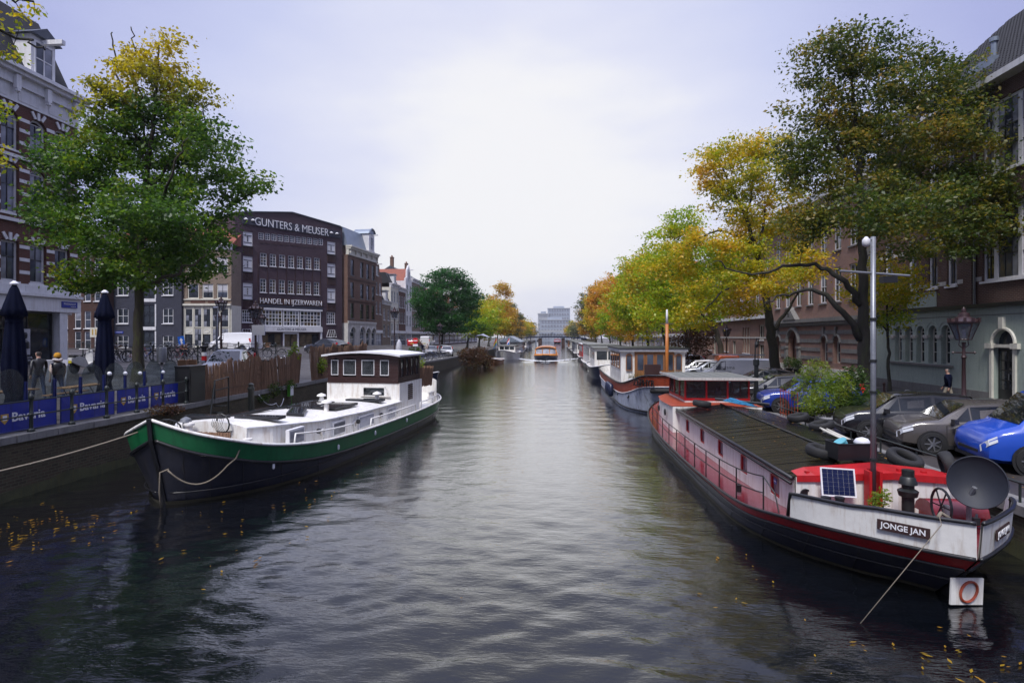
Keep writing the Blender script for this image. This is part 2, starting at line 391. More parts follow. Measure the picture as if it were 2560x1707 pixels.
quay('quay_wall', 'dark mossy brick quay wall below the blue terrace screens on the left', LX, -1, lambda y: hl(LX, y), -30, 420, 70, 'quay_brick')
quay('quay_wall', 'low quay wall behind the red and white barge on the right', RX, 1, lambda y: HR+.01, -30, 420, 50, 'quay_brick')

# ---------------------------------------------------------------- water
def make_water():
    ys = [-25, -8, 3.5]; y = 5.0
    while y < 460: ys.append(y); y += max(.075, y*.0105)
    ys += [520, 620, 740, 859]
    xs = np.concatenate([np.arange(LX-.1, RX+.11, .085)]); ys = np.array(ys)
    X, Y = np.meshgrid(xs, ys); Z = np.zeros_like(X); dy = np.gradient(ys)[:, None]
    rng = np.random.RandomState(4)
    lam = np.exp(rng.uniform(math.log(.20), math.log(1.7), 90))
    warp = .5*np.sin(X*.31+Y*.17)+.5*np.sin(X*.13-Y*.23+1)
    patch = .60+.40*np.sin(.21*X+.9*np.sin(.09*Y)+.05*Y)*np.sin(.13*Y+.7*np.sin(.17*X)+2)
    for l in lam:
        th = rng.normal(0, .55)+math.pi/2*(1 if rng.rand() < .93 else 0); k = 2*math.pi/l
        sl = .0150*(1.0 if l < .6 else .6)
        amp = sl/k; ph = rng.uniform(0, 6.28)
        fade = np.clip((l/np.maximum(dy, .085)-2.2)/2.5, 0, 1)
        a = k*(math.cos(th)*X+math.sin(th)*Y)+ph+1.3*warp
        Z += fade*amp*patch*(np.sin(a)+.25*np.sin(2*a+1))*1.6
    # wake of the tour boat, spreading towards the camera side
    bx, by = -1.55, 97.0
    dxx = np.abs(X-bx); dyy = Y-by
    for off in (0, 2.2, 4.4):
        arm = np.exp(-((dxx-(1.2+.34*np.clip(dyy+4, 0, 60))-off*.4)/.55)**2)*((dyy > -4) & (dyy < 45))
        Z += .10*arm*np.exp(-np.clip(dyy, 0, 60)/35)
    Z += .035*np.exp(-((dyy+9+.02*(X-bx)**2)/5)**2)*np.sin(dyy*1.6)
    n = len(xs); V = np.stack([X, Y, Z], -1).reshape(-1, 3).astype(np.float32)
    idx = np.arange(len(ys)*n).reshape(len(ys), n)
    F = np.stack([idx[:-1, :-1], idx[:-1, 1:], idx[1:, 1:], idx[1:, :-1]], -1).reshape(-1)
    me = bpy.data.meshes.new('water'); me.vertices.add(len(V)); me.vertices.foreach_set('co', V.ravel())
    nf = len(F)//4; me.loops.add(len(F)); me.loops.foreach_set('vertex_index', F.astype(np.int32))
    me.polygons.add(nf); me.polygons.foreach_set('loop_start', np.arange(0, len(F), 4, dtype=np.int32)); me.polygons.foreach_set('loop_total', np.full(nf, 4, dtype=np.int32))
    me.polygons.foreach_set('use_smooth', np.ones(nf, dtype=bool)); me.update(calc_edges=True)
    m, t, p = _new('water')
    c = ramp(t, noise(t, coords(t), .2, 3), [(.3, (.002, .003, .005)), (.7, (.005, .006, .008))]); lk(t, c, p.inputs['Base Color'])
    p.inputs['Roughness'].default_value = .5; p.inputs['Specular IOR Level'].default_value = 0
    n1 = noise(t, coords(t, (1, 2.2, 1)), 2.6, 3, .5); n2 = noise(t, coords(t, (.7, 2.6, 1)), 9, 3, .6)
    ad = t.nodes.new('ShaderNodeMath'); ad.operation = 'MULTIPLY_ADD'; ad.inputs[1].default_value = .34; lk(t, n2, ad.inputs[0]); lk(t, n1, ad.inputs[2])
    bump(t, p, ad.outputs[0], .42, .03)
    # dark water body under a glossy film whose strength follows the view angle
    fr = t.nodes.new('ShaderNodeFresnel'); fr.inputs['IOR'].default_value = 1.333; gl = t.nodes.new('ShaderNodeBsdfGlossy'); gl.inputs['Roughness'].default_value = .035; mxs = t.nodes.new('ShaderNodeMixShader')
    nb = p.inputs['Normal'].links[0].from_socket; lk(t, nb, fr.inputs['Normal']); lk(t, nb, gl.inputs['Normal'])
    g = lambda v: (v, v, v); lk(t, ramp(t, fr.outputs[0], [(0, g(.03)), (.03, g(.06)), (.07, g(.14)), (.14, g(.46)), (.25, g(.80)), (.5, g(.95)), (1, g(1))]), mxs.inputs[0])
    lk(t, p.outputs[0], mxs.inputs[1]); lk(t, gl.outputs[0], mxs.inputs[2]); lk(t, mxs.outputs[0], t.nodes['Material Output'].inputs['Surface'])
    me.materials.append(m); return tag(link('canal_water', me), kind='structure')
make_water()
# canal bed keeps light from leaking under the street sheets
tag(bm('box', -300, 300, -60, 858, -1.6, -1.4).build('canal_bed', 'soil'), kind='structure')
# ---------------------------------------------------------------- facade kit (local x along the front, -y outwards, z = height)
def arc_pts(x, z, w, h, rise, n=8):
    """arch top line from left spring to right spring"""
    if rise <= 0: return [(x, z+h), (x+w, z+h)]
    r = (w*w/4+rise*rise)/(2*rise); cz = z+h-r; a = math.asin(min(1, w/2/r))
    if rise > w/2-1e-4: a = math.pi/2; r = w/2; cz = z+h-rise
    return [(x+w/2+r*math.sin(-a+2*a*i/n), cz+r*math.cos(-a+2*a*i/n)*(rise/r if rise > r else 1)) for i in range(n+1)]
def wall(parent, x0, x1, z0, z1, holes, mat, y=0, depth=.22, back=7, name='wall', cap=True):
    """front wall with real openings; holes: (x, z, w, h, rise)"""
    b = MB(); holes = [q if len(q) > 4 else (*q, 0) for q in holes]
    cx = sorted({round(q, 4) for q in [x0, x1]+[a for h in holes for a in (h[0], h[0]+h[2])] if x0-1e-6 <= q <= x1+1e-6})
    cz = sorted({round(q, 4) for q in [z0, z1]+[a for h in holes for a in (h[1], h[1]+h[3])] if z0-1e-6 <= q <= z1+1e-6})
    for i in range(len(cx)-1):
        mxx = (cx[i]+cx[i+1])/2; run = None
        for j in range(len(cz)-1):
            mz = (cz[j]+cz[j+1])/2
            inside = any(h[0] < mxx < h[0]+h[2] and h[1] < mz < h[1]+h[3] for h in holes)
            if inside:
                if run is not None: b.add([(cx[i],y,run),(cx[i+1],y,run),(cx[i+1],y,cz[j]),(cx[i],y,cz[j])], [(0,1,2,3)]); run = None
            elif run is None: run = cz[j]
        if run is not None: b.add([(cx[i],y,run),(cx[i+1],y,run),(cx[i+1],y,z1),(cx[i],y,z1)], [(0,1,2,3)])
    for (x, z, w, h, rise) in holes:
        a = arc_pts(x, z, w, h, rise); loop = [(x, z), *a, (x+w, z)] if rise > 0 else [(x, z), (x, z+h), (x+w, z+h), (x+w, z)]
        b.strip([(p, y, q) for p, q in loop], [(p, y+depth, q) for p, q in loop], close=True)
        if rise > 0:
            mid = len(a)//2
            for corner, pts in (((x, z+h), a[:mid+1]), ((x+w, z+h), a[mid:])):
                for k in range(len(pts)-1):
                    b.add([(corner[0], y, corner[1]), (pts[k][0], y, pts[k][1]), (pts[k+1][0], y, pts[k+1][1])], [(0, 2, 1)])
    if back:
        b.add([(x0,y,z0),(x0,y+back,z0),(x0,y+back,z1),(x0,y,z1)], [(0,1,2,3)]); b.add([(x1,y,z0),(x1,y+back,z0),(x1,y+back,z1),(x1,y,z1)], [(3,2,1,0)])
        b.add([(x0,y+back,z0),(x1,y+back,z0),(x1,y+back,z1),(x0,y+back,z1)], [(3,2,1,0)])
        if cap: b.add([(x0,y,z1),(x1,y,z1),(x1,y+back,z1),(x0,y+back,z1)], [(0,1,2,3)])
        b.add([(x0+.02,y+depth+.12,z0),(x1-.02,y+depth+.12,z0),(x1-.02,y+depth+.12,z1),(x0+.02,y+depth+.12,z1)], [(0,1,2,3)])
    return b.build(name, mat, parent)
WM = {}
def window(parent, x, z, w, h, y=.13, frame='white_trim', panes=('pane_dark',), nx=2, nz=2, fw=.08, bar=.035, rise=0, sill='stone', sash=None, split=True, name='window', rows=None, blind=0, zcuts=None):
    """frame + glazing bars as one mesh, each pane a mesh of its own, stone sill"""
    key = ('f', round(w,3), round(h,3), frame, nx, nz, fw, bar, round(rise,3), sash, tuple(zcuts or ()))
    hh = h-rise
    zc = [fw+(hh-2*fw if rise == 0 else hh-fw)*q for q in (zcuts or [i/nz for i in range(nz+1)])]
    xc = [fw+(w-2*fw)*i/nx for i in range(nx+1)]
    if key not in WM:
        b = MB(); d = .07
        b.box(0, fw, 0, d, 0, hh); b.box(w-fw, w, 0, d, 0, hh); b.box(fw, w-fw, 0, d, 0, fw)
        if rise == 0: b.box(fw, w-fw, 0, d, h-fw, h)
        else:
            a = arc_pts(0, 0, w, h, rise); b_in = arc_pts(fw, 0, w-2*fw, h-fw, max(.02, rise-fw*.6))
            b.strip([(p,0,q) for p,q in a], [(p,0,q) for p,q in b_in]); b.strip([(p,0,q) for p,q in b_in], [(p,d,q) for p,q in b_in])
            b.box(fw, w-fw, .01, d-.01, hh-bar/2, hh+bar/2)
        bars = 1 if sash else 0
        for q in xc[1:-1]: b.box(q-bar/2, q+bar/2, .012, d-.012, fw, hh-(fw if rise == 0 else 0), bars)
        for q in zc[1:-1]: b.box(fw, w-fw, .008, d-.008, q-bar/2, q+bar/2, bars)
        WM[key] = b.mesh(name, [frame, sash] if sash else frame)
    o = link(name, WM[key], parent, (x, y, z))
    def pane(ax, az, aw, ah, pts=None):
        m = random.choice(panes); k = ('p', round(aw,3), round(ah,3), m, round(rise,3) if pts else 0)
        if k not in WM:
            b = MB()
            if pts: b.add([(p, 0, q) for p, q in pts], [tuple(range(len(pts)))])
            else: b.add([(0,0,0),(aw,0,0),(aw,0,ah),(0,0,ah)], [(0,1,2,3)])
            WM[k] = b.mesh('pane', m)
        g = link('pane', WM[k], o, (ax, .045, az)); g.rotation_euler = (random.gauss(0,.006), 0, random.gauss(0,.006))
    if split:
        for i in range(nx):
            for j in range(len(zc)-1): pane(xc[i], zc[j], xc[i+1]-xc[i], zc[j+1]-zc[j])
    else: pane(fw*.5, fw*.5, w-fw, hh-(fw if rise == 0 else 0))
    if rise > 0:
        a = arc_pts(fw*.5, 0, w-fw, h-fw*.5, max(.02, rise-fw*.3)); q0 = hh
        pane(0, 0, w, rise, [(fw*.5, q0), (w-fw*.5, q0)]+list(reversed(a)))
    if blind:
        k = ('b', round(w,3), round(h*blind,3))
        if k not in WM: WM[k] = bm('box', 0, w-2*fw, 0, .012, 0, h*blind).mesh('blind', 'blind_pale')
        link('blind', WM[k], o, (fw, .03, h-fw-h*blind))
    if sill:
        k = ('s', round(w,3), sill)
        if k not in WM: WM[k] = bm('box', -.08, w+.08, -.20, .0, -.10, 0).mesh('sill', sill)
        link('sill', WM[k], o, (0, -.002, -.002))
    return o
def part(parent, name, mat, *boxes, smooth=False):
    b = MB()
    for q in boxes: b.box(*q)
    return b.build(name, mat, parent, smooth)
def pitched(parent, x0, x1, y0, y1, z, ridge, mat, axis='x', over=.1, name='roof'):
    """closed gable roof; ridge along the given local axis"""
    b = MB(); x0 -= over*(axis == 'y'); x1 += over*(axis == 'y')
    if axis == 'x':
        ym = (y0+y1)/2; b.prism([(x0,y0-over,z),(x0,y1+over,z),(x0,ym,z+ridge)], (x1-x0,0,0))
    else:
        xm = (x0+x1)/2; b.prism([(x0,y0,z),(xm,y0,z+ridge),(x1,y0,z)], (0,y1-y0,0))
    return b.build(name, mat, parent)
def cornice(parent, x0, x1, z0, z1, mat='white_trim', out=.45, y=0, brackets=0):
    b = MB(); h = z1-z0
    b.box(x0, x1, y-out*.25, y+.3, z0, z0+h*.62); b.box(x0-.05, x1+.05, y-out*.7, y+.3, z0+h*.62, z0+h*.82); b.box(x0-.1, x1+.1, y-out, y+.3, z0+h*.82, z1)
    c = b.build('cornice', mat, parent)
    for i in range(brackets):
        q = lerp(x0+.25, x1-.25, i/max(1, brackets-1))
        bm('box', q-.09, q+.09, y-out*.62, y-out*.25-.002, z0+h*.2, z0+h*.62-.002).build('bracket', mat, c)
    return c
def chimney(parent, x, y, z, w=.9, d=.7, h=1.6, mat='brick_brown'):
    c = part(parent, 'chimney', mat, (x-w/2, x+w/2, y-d/2, y+d/2, z-2.5, z+h), (x-w/2-.06, x+w/2+.06, y-d/2-.06, y+d/2+.06, z+h, z+h+.15))
    for i in (-1, 1): bm('lathe', [(.1, 0), (.12, .4)], (x+i*w*.25, y, z+h+.15), 8).build('chimney_pot', 'terracotta', c)
PG = ('pane_dark', 'pane_dark', 'pane_blue', 'pane_blue', 'pane_pale')

# ---------------------------------------------------------------- building with the ironmonger's lettering
def ironmonger():
    h = thing('shop_building', "broad purple-brick building with white lettering across its gable and white-framed window rows", 'building', (-43.7, 74.9, 0), R(55))
    Wd, Ht = 17.0, 20.0
    holes = []; wins = []
    for i in range(11): wins.append((3.29+i*.947, 18.0+i*.036, .80, .98, 2, 3, ('pane_blue', 'pane_dark')))
    for i in range(7): wins.append((3.56+i*1.41, 14.3+i*.035, .93, 1.80, 2, 4, ('pane_blue', 'pane_warm', 'pane_dark')))
    for i in range(7): wins.append((3.52+i*1.41, 10.5+i*.02, .91, 1.95, 2, 4, ('pane_warm', 'pane_blue', 'pane_dark')))
    for x, z, w, hh, a, b_, p in wins: holes.append((x, z, w, hh))
    side = [(16.85, 1.95, 0), (13.25, 2.15, 0), (9.4, 2.3, 0)]
    for z, hh, _ in side: holes += [(1.1, z, 1.35, hh), (14.3, z+.3 if z > 12 else z+.1, 1.45, hh)]
    holes += [(.95, 6.2, 1.4, 1.75), (14.2, 6.2, 1.5, 1.85)]
    holes += [(3.64, 5.73, 9.6, 2.6), (3.75, 2.72, 3.0, 1.95), (6.95, 2.65, 2.5, 2.15), (9.6, 2.72, 3.2, 1.95), (.9, 2.75, 1.35, 1.5), (14.3, 2.75, 1.5, 1.4)]
    wall(h, 0, Wd, .9, Ht, holes, 'brick_purple', back=9, depth=.25, cap=False)
    for x, z, w, hh, a, b_, p in wins: window(h, x, z, w, hh, .06, 'white_trim', p, a, b_, .08, .045, sill='white_trim' if z < 17 else None)
    for z, hh, _ in side:
        for x, w, dz in ((1.1, 1.35, 0), (14.3, 1.45, .3 if z > 12 else .1)):
            o = window(h, x, z+dz, w, hh, .06, 'white_trim', ('white_paint',), 1, 3, .1, .09, sill='black_iron', zcuts=(0, .22, .78, 1), sash='black_paint')
            for k in range(4): bm('box', w/2-.09, w/2+.09, .02, .03, hh*(.32+.1*k), hh*(.32+.1*k)+.14).build('pane', 'pane_warm' if z < 12 else 'pane_dark', o)
            g = MB()                                            # dark vertical brick fins under each blind window
            for k in range(7): g.box(x+.05+k*(w-.1)/6-.03, x+.05+k*(w-.1)/6+.03, -.08, -.005, z+dz-1.2, z+dz-.15)
            g.build('brick_fins', 'brick_dark', h)['kind'] = 'stuff'
    for x, w in ((.95, 1.4), (14.2, 1.5)): window(h, x, 6.2, w, 1.75 if x < 5 else 1.85, .06, 'white_trim', PG, 4, 4, .09, .05, sill='white_trim')
    for x in (.65, 14.1):
        b = MB()                                                # zig-zag white window grilles at street level
        b.tube([(x,-.1,4.13),(x+.35,-.1,5.25),(x+1.45,-.1,5.25),(x+1.8,-.1,4.13),(x,-.1,4.13)], .05, 4)
        b.tube([(x+.35,-.1,5.25),(x+.55,-.1,4.13),(x+.75,-.1,5.25),(x+.9,-.1,4.13),(x+1.1,-.1,5.25),(x+1.3,-.1,4.13),(x+1.45,-.1,5.25)], .045, 4)
        b.build('window_grille', 'white_trim', h)
        bm('box', x+.1, x+1.7, .2, .24, 2.75, 4.2).build('cellar_window', 'pane_dark', h)
    # bay of shop windows on the first floor
    for x, w in ((3.7, 3.1), (6.95, 2.5), (9.6, 3.5)): window(h, x, 5.75, w, 2.35, -.1, 'white_paint', ('pane_dark', 'pane_warm', 'pane_blue', 'pane_pale'), 6 if w > 3 else 5, 4, .13, .075, sill='white_trim')
    part(h, 'bay_head', 'white_paint', (3.5, 13.35, -.18, 0, 8.1, 8.34)); part(h, 'lettering_band', 'navy_wall', (3.3, 13.5, -.12, 0, 8.42, 8.75))
    part(h, 'shop_fascia', 'white_paint', (3.5, 13.3, -.3, 0, 4.92, 5.64))
    text('lettering', 'GUNTERS & MEUSER', .52, 'navy_wall', h, (8.2, -.305, 5.28), width=4.6, depth=.006)
    for x, w in ((3.75, 3.0), (9.6, 3.2)): window(h, x, 2.72, w, 1.95, .1, 'black_paint', ('pane_warm', 'pane_dark', 'pane_warm'), 3, 1, .08, .05, sill='stone', name='shop_window')
    d = part(h, 'shop_door', 'white_paint', (6.95, 7.15, -.05, .2, 2.65, 4.8), (9.25, 9.45, -.05, .2, 2.65, 4.8), (7.15, 9.25, -.05, .2, 4.6, 4.8)); part(d, 'pane', 'pane_warm', (7.2, 9.2, .12, .14, 2.65, 4.6)); part(d, 'door_bar', 'black_paint', (8.15, 8.25, .08, .115, 2.65, 4.6))
    part(h, 'shop_jamb', 'white_paint', (13.0, 13.28, -.2, 0, 2.65, 4.9)); part(h, 'shop_jamb', 'white_paint', (3.4, 3.6, -.2, 0, 2.65, 4.9))
    # gable with lettering band
    g = MB(); pts = [(0,0,20),(0,0,21.2),(2.95,0,21.75),(8.4,0,22.6),(16.6,0,21.75),(17,0,21.5),(17,0,20)]
    g.prism(pts, (0, 9, 0)); g.build('gable', 'brick_purple', h)
    e = MB(); e.tube([(q[0], -.06, q[2]+.05) for q in pts[1:-1]], .1, 6); e.build('gable_coping', 'slate', h)
    b = MB(); b.prism([(.9,-.14,19.85),(.9,-.14,20.95),(16.6,-.14,20.95),(16.6,-.14,19.85)], (0, .13, 0)); b.build('lettering_band', 'navy_wall', h)
    text('lettering', 'GUNTERS & MEUSER', 1.6, 'white_print', h, (8.55, -.16, 20.4), width=11.7, depth=.03, offset=-.012)
    text('lettering', 'HANDEL IN IJZERWAREN', 1.08, 'white_print', h, (8.35, -.14, 9.28), width=9.8, depth=.03, offset=-.006)
    part(h, 'lettering_band', 'brick_dark', (3.3, 13.5, -.08, 0, 8.85, 9.75))
    for x in (1.9, 15.4):
        for s in (-1, 1): bm('lathe', [(.01,0),(.26,.06),(.3,.16),(.05,.34)], (x+s*.5, -.2, 20.35), 8).build('wall_ornament', 'white_print', h)
    for k in range(11):
        b = MB(); x = 3.29+k*.947+.4; b.tube([(x+.3*math.cos(a), -.03, 17.65+k*.036-.12*math.sin(a)) for a in np.linspace(0, math.pi, 6)], .035, 4); b.build('brick_garland', 'brick_dark', h)
    b = MB()
    for k in range(8): b.tube([(2.9+k*1.41+.33, -.03, 10.45), (2.9+k*1.41+.33, -.03, 16.1)], .035, 4)
    q = b.build('brick_fins', 'brick_dark', h); q['kind'] = 'stuff'
ironmonger()

# ---------------------------------------------------------------- corner house beside it and the row of canal houses
def corner_house():
    h = thing('corner_house', 'tall brown-brick corner house with grey mansard roof and arched ground floor', 'building', (-33.2, 89.2, 0), R(84))
    Wd = 11.0; xs = [1.0, 4.6, 6.9, 9.2]; holes = []; wl = []
    for z, hh in ((14.2, 2.6), (10.6, 2.5), (7.2, 2.5)):
        for x in xs: holes.append((x, z, 1.25, hh)); wl.append((x, z, 1.25, hh))
    doors = [(.8, 2.6, 1.7, 3.1, .8), (4.3, 2.6, 1.8, 3.2, .9), (6.8, 2.6, 1.5, 3.0, .75), (9.0, 2.6, 1.5, 3.0, .75)]
    wall(h, 0, Wd, 6.4, 17.4, holes, 'brick_brown', back=9); wall(h, 0, Wd, .9, 6.4, doors, 'pale_stone', back=9, y=-.06, cap=False)
    for x, z, w, hh in wl: window(h, x, z, w, hh, .12, 'dark_glass_frame', PG, 2, 2, .08, .05, zcuts=(0, .6, 1), sill='stone')
    for x, z, w, hh, r in doors:
        window(h, x, z, w, hh, .1, 'white_trim', ('pane_dark', 'pane_blue'), 1, 2, .1, .06, rise=r, sill=None, name='shop_window')
        a = MB(); a.tube([(p, -.1, q) for p, q in arc_pts(x-.12, z, w+.24, hh+.14, r+.1)], .12, 6); a.build('arch_stone', 'pale_stone', h)
    part(h, 'string_course', 'pale_stone', (0, Wd, -.16, 0, 6.35, 6.75)); 
    for z in (13.6, 10.0): part(h, 'string_course', 'brick_dark', (0, Wd, -.07, 0, z-.1, z+.15))
    cornice(h, 0, Wd, 17.4, 18.9, 'cream', .8, brackets=6)
    m = MB(); m.prism([(0,0,18.9),(0,.9,21.9),(0,8,21.9),(0,9,18.9)], (Wd-.3,0,0)); m.build('mansard_roof', 'zinc', h)
    t = MB(); t.prism([(0,.9,21.9),(0,4.5,22.9),(0,8,21.9)], (Wd-.3,0,0)); t.build('roof_cap', 'zinc', h)
    d = part(h, 'dormer', 'white_trim', (7.2, 9.4, -.4, 2.4, 18.95, 22.0)); window(h, 7.7, 19.3, 1.2, 2.2, -.47, 'white_trim', PG, 2, 2, sill=None)
    b = MB(); b.tube([(p, -.55, q) for p, q in arc_pts(7.0, 22.0, 2.6, 1.0, .95)], .12, 5); b.prism([(p, -.45, q) for p, q in arc_pts(7.0, 22.0, 2.6, 1.0, .95)], (0, 2.9, 0)); b.build('dormer_roof', 'zinc', h)
    part(h, 'hoist_beam', 'white_trim', (8.2, 8.4, -1.5, -.4, 21.8, 22.0))
corner_house()
HN = {'brick_red': 'red-brick', 'brick_brown': 'brown-brick', 'brick_tan': 'tan-brick', 'brick_dark': 'dark-brick'}; HG = {'neck': 'neck-gabled', 'cornice': 'straight-corniced', 'bell': 'bell-gabled'}
def canal_house(label, y, wd, top, wallm, bays, floors, roof, frame='white_trim', ground='shop', roofm='roof_dark', gz=1.7, x=-33.0, rz=90, chim=None, nx=2, nz=3, split=False):
    h = thing('canal_house', label, 'house', (x, y, 0), R(rz)); holes = []; wl = []
    for (z, hh, w) in floors:
        for i in range(bays):
            c = wd*(i+.5)/bays; holes.append((c-w/2, z, w, hh)); wl.append((c-w/2, z, w, hh))
    g = [(.35, gz+.5, wd-.7, 2.6)] if ground == 'shop' else []
    wall(h, 0, wd-.03, .9, top, holes+g, wallm, back=10)
    for q in wl: window(h, *q, .08, frame, PG, nx, nz, .09, .05, sill='white_trim', split=split)
    if ground == 'shop':
        window(h, .35, gz+.5, wd-.7, 2.6, .05, 'white_paint', PG, max(3, int(wd/1.1)), 2, .13, .09, sill='white_trim', name='shop_window', split=split); part(h, 'shop_fascia', 'white_paint', (.1, wd-.15, -.2, 0, gz+3.15, gz+3.7))
    if roof == 'cornice':
        cornice(h, 0, wd-.05, top, top+.9, 'white_trim', .5, brackets=bays+1)
        pitched(h, 0, wd-.03, .3, 10, top+.9, 3.0, roofm, 'x')
    elif roof in ('neck', 'bell'):
        n = 9 if roof == 'bell' else 0
        if n: pts = [(0,top)]+[(wd*(.02+.30*(i/n)**.5), top+2.9*(i/n)**2.0) for i in range(1, n+1)]; pts += [(wd/2, top+3.9)]; pts += [(wd-.03-p, q) for p, q in reversed(pts[:-1])]
        else: pts = [(0,top),(.0,top+.5),(wd*.22,top+.9),(wd*.27,top+2.6),(wd*.31,top+2.7),(wd/2,top+3.7),(wd*.69,top+2.7),(wd*.73,top+2.6),(wd*.78,top+.9),(wd-.03,top+.5),(wd-.03,top)]
        b = MB(); b.prism([(p, -.02, q) for p, q in pts], (0, .4, 0)); b.build('gable', wallm, h)
        e = MB(); e.tube([(p, .15, q) for p, q in pts[1:-1]], .13, 5); e.build('gable_coping', 'white_trim', h)
        part(h, 'hoist_beam', 'white_trim', (wd/2-.1, wd/2+.1, -1.0, 0, top+2.55, top+2.75))
        window(h, wd/2-.5, top+.5, 1.0, 1.7, -.1, 'white_trim', PG, 2, 2, sill='white_trim')
        pitched(h, .1, wd-.13, .4, 10, top+.02, 2.9, roofm, 'y')
    elif roof == 'mansard':
        cornice(h, 0, wd-.05, top, top+.8, 'white_trim', .5, brackets=bays+1)
        m = MB(); m.prism([(0,.1,top+.8),(0,1.2,top+3.0),(0,8.8,top+3.0),(0,9.9,top+.8)], (wd-.05,0,0)); m.build('mansard_roof', roofm, h)
        part(h, 'dormer', 'white_trim', (wd/2-.8, wd/2+.8, -.05, 2, top+.85, top+2.7)); window(h, wd/2-.6, top+1.0, 1.2, 1.4, -.12, 'white_trim', PG, 2, 1, sill=None)
        part(h, 'dormer_roof', 'zinc', (wd/2-1, wd/2+1, -.25, 2, top+2.7, top+2.85))
    if chim: chimney(h, chim[0], chim[1], chim[2])
    return h
canal_house('narrow brown house with neck gable next to the corner house', 100.2, 6.6, 15.0, 'brick_brown', 3, [(12.0, 2.3, 1.15), (8.4, 2.3, 1.15)], 'neck', roofm='roof_red', ground='shop')
canal_house('low house with dark tiled mansard and white window pairs past the neck gable', 106.9, 5.6, 10.4, 'brick_tan', 2, [(7.4, 2.2, 1.3), (4.2, 2.3, 1.3)], 'mansard', roofm='roof_dark', ground=None)
canal_house('taller house with mansard and white dormer beside the white gabled front', 112.6, 5.8, 14.2, 'cream', 3, [(11.2, 2.3, 1.1), (7.9, 2.3, 1.1), (4.6, 2.3, 1.1)], 'mansard', roofm='roof_dark')
canal_house('brick house with white window groups just before the white front', 118.5, 5.6, 13.8, 'brick_red', 3, [(10.4, 2.5, 1.1), (7.0, 2.4, 1.1)], 'cornice', roofm='roof_red')
canal_house('white-painted front with pointed gable and red tiled roof behind', 124.2, 5.4, 16.6, 'white_trim', 2, [(13.2, 2.6, 1.3), (9.8, 2.6, 1.3), (6.4, 2.5, 1.3)], 'neck', roofm='roof_red')
canal_house('tall grey-roofed house with chimneys rising behind the round green tree', 129.7, 7.0, 16.8, 'brick_tan', 3, [(13.6, 2.3, 1.2), (10.2, 2.3, 1.2), (6.6, 2.4, 1.2)], 'cornice', roofm='slate', chim=(1.0, 5, 21))
canal_house('brick house with slate roof mostly hidden by the round green tree', 136.8, 7.5, 16.6, 'brick_brown', 3, [(13.2, 2.4, 1.2), (9.6, 2.4, 1.2), (6.0, 2.4, 1.2)], 'cornice', roofm='slate', chim=(6.8, 5, 21.2))
for i in range(12):
    wm, rf = [('brick_red', 'neck'), ('brick_brown', 'cornice'), ('brick_tan', 'bell'), ('brick_dark', 'cornice')][i % 4]
    canal_house(HN[wm]+', '+HG[rf]+' house behind the trees of the left bank, far off', 145+i*8, 7.6, 12.5+(i*37 % 5)*.7, wm, 3, [(9.6, 2.1, 1.2), (6.2, 2.2, 1.2)], rf, roofm=('roof_red', 'roof_dark')[i % 2], split=False)['group'] = 'far houses on the left bank'

# ---------------------------------------------------------------- houses across the side street, facing the camera
def navy_house():
    h = thing('warehouse_house', 'dark navy-painted house with central hoist doors behind the big green tree', 'house', (-58.9, 72, 0), 0); Wd = 9.5
    rows = [(2.7, 1.75), (5.95, 2.1), (9.7, 2.1), (13.2, 2.1)]; holes = []; 
    for z, hh in rows: holes += [(.45, z, 1.6, hh, .12), (6.85, z, 1.5, hh, .12), (4.1, z-.4, 1.7, hh+.9)]
    wall(h, 0, Wd, .9, 16, holes, 'navy_wall', back=9)
    for i, (z, hh) in enumerate(rows):
        for x, w in ((.45, 1.6), (6.85, 1.5)): window(h, x, z, w, hh, .08, 'white_trim', ('pane_dark',), 2, 2, .11, .06, rise=.12, sill='white_trim')
        window(h, 4.1, z-.4, 1.7, hh+.9, .1, 'dark_glass_frame', ('pane_dark', 'pane_dark', 'pane_blue'), 2, 2, .08, .05, sill=None, name='hoist_door')
        part(h, 'door_lintel', 'white_trim', (3.95, 5.95, -.06, 0, z-.85, z-.42)); part(h, 'door_jamb', 'white_trim', (5.8, 5.98, -.05, 0, z-.4, z+hh+.5))
    cornice(h, 0, Wd, 16, 16.8, 'white_trim', .4); pitched(h, 0, Wd, .3, 9, 16.8, 4.2, 'roof_red', 'y')
    s = part(h, 'street_sign', 'sign_blue', (.2, 1.35, -.04, 0, 4.65, 4.95)); text('lettering', 'LOOIERSGRACHT', .14, 'white_print', s, (.77, -.045, 4.8), width=1.0, depth=.003)
navy_house()
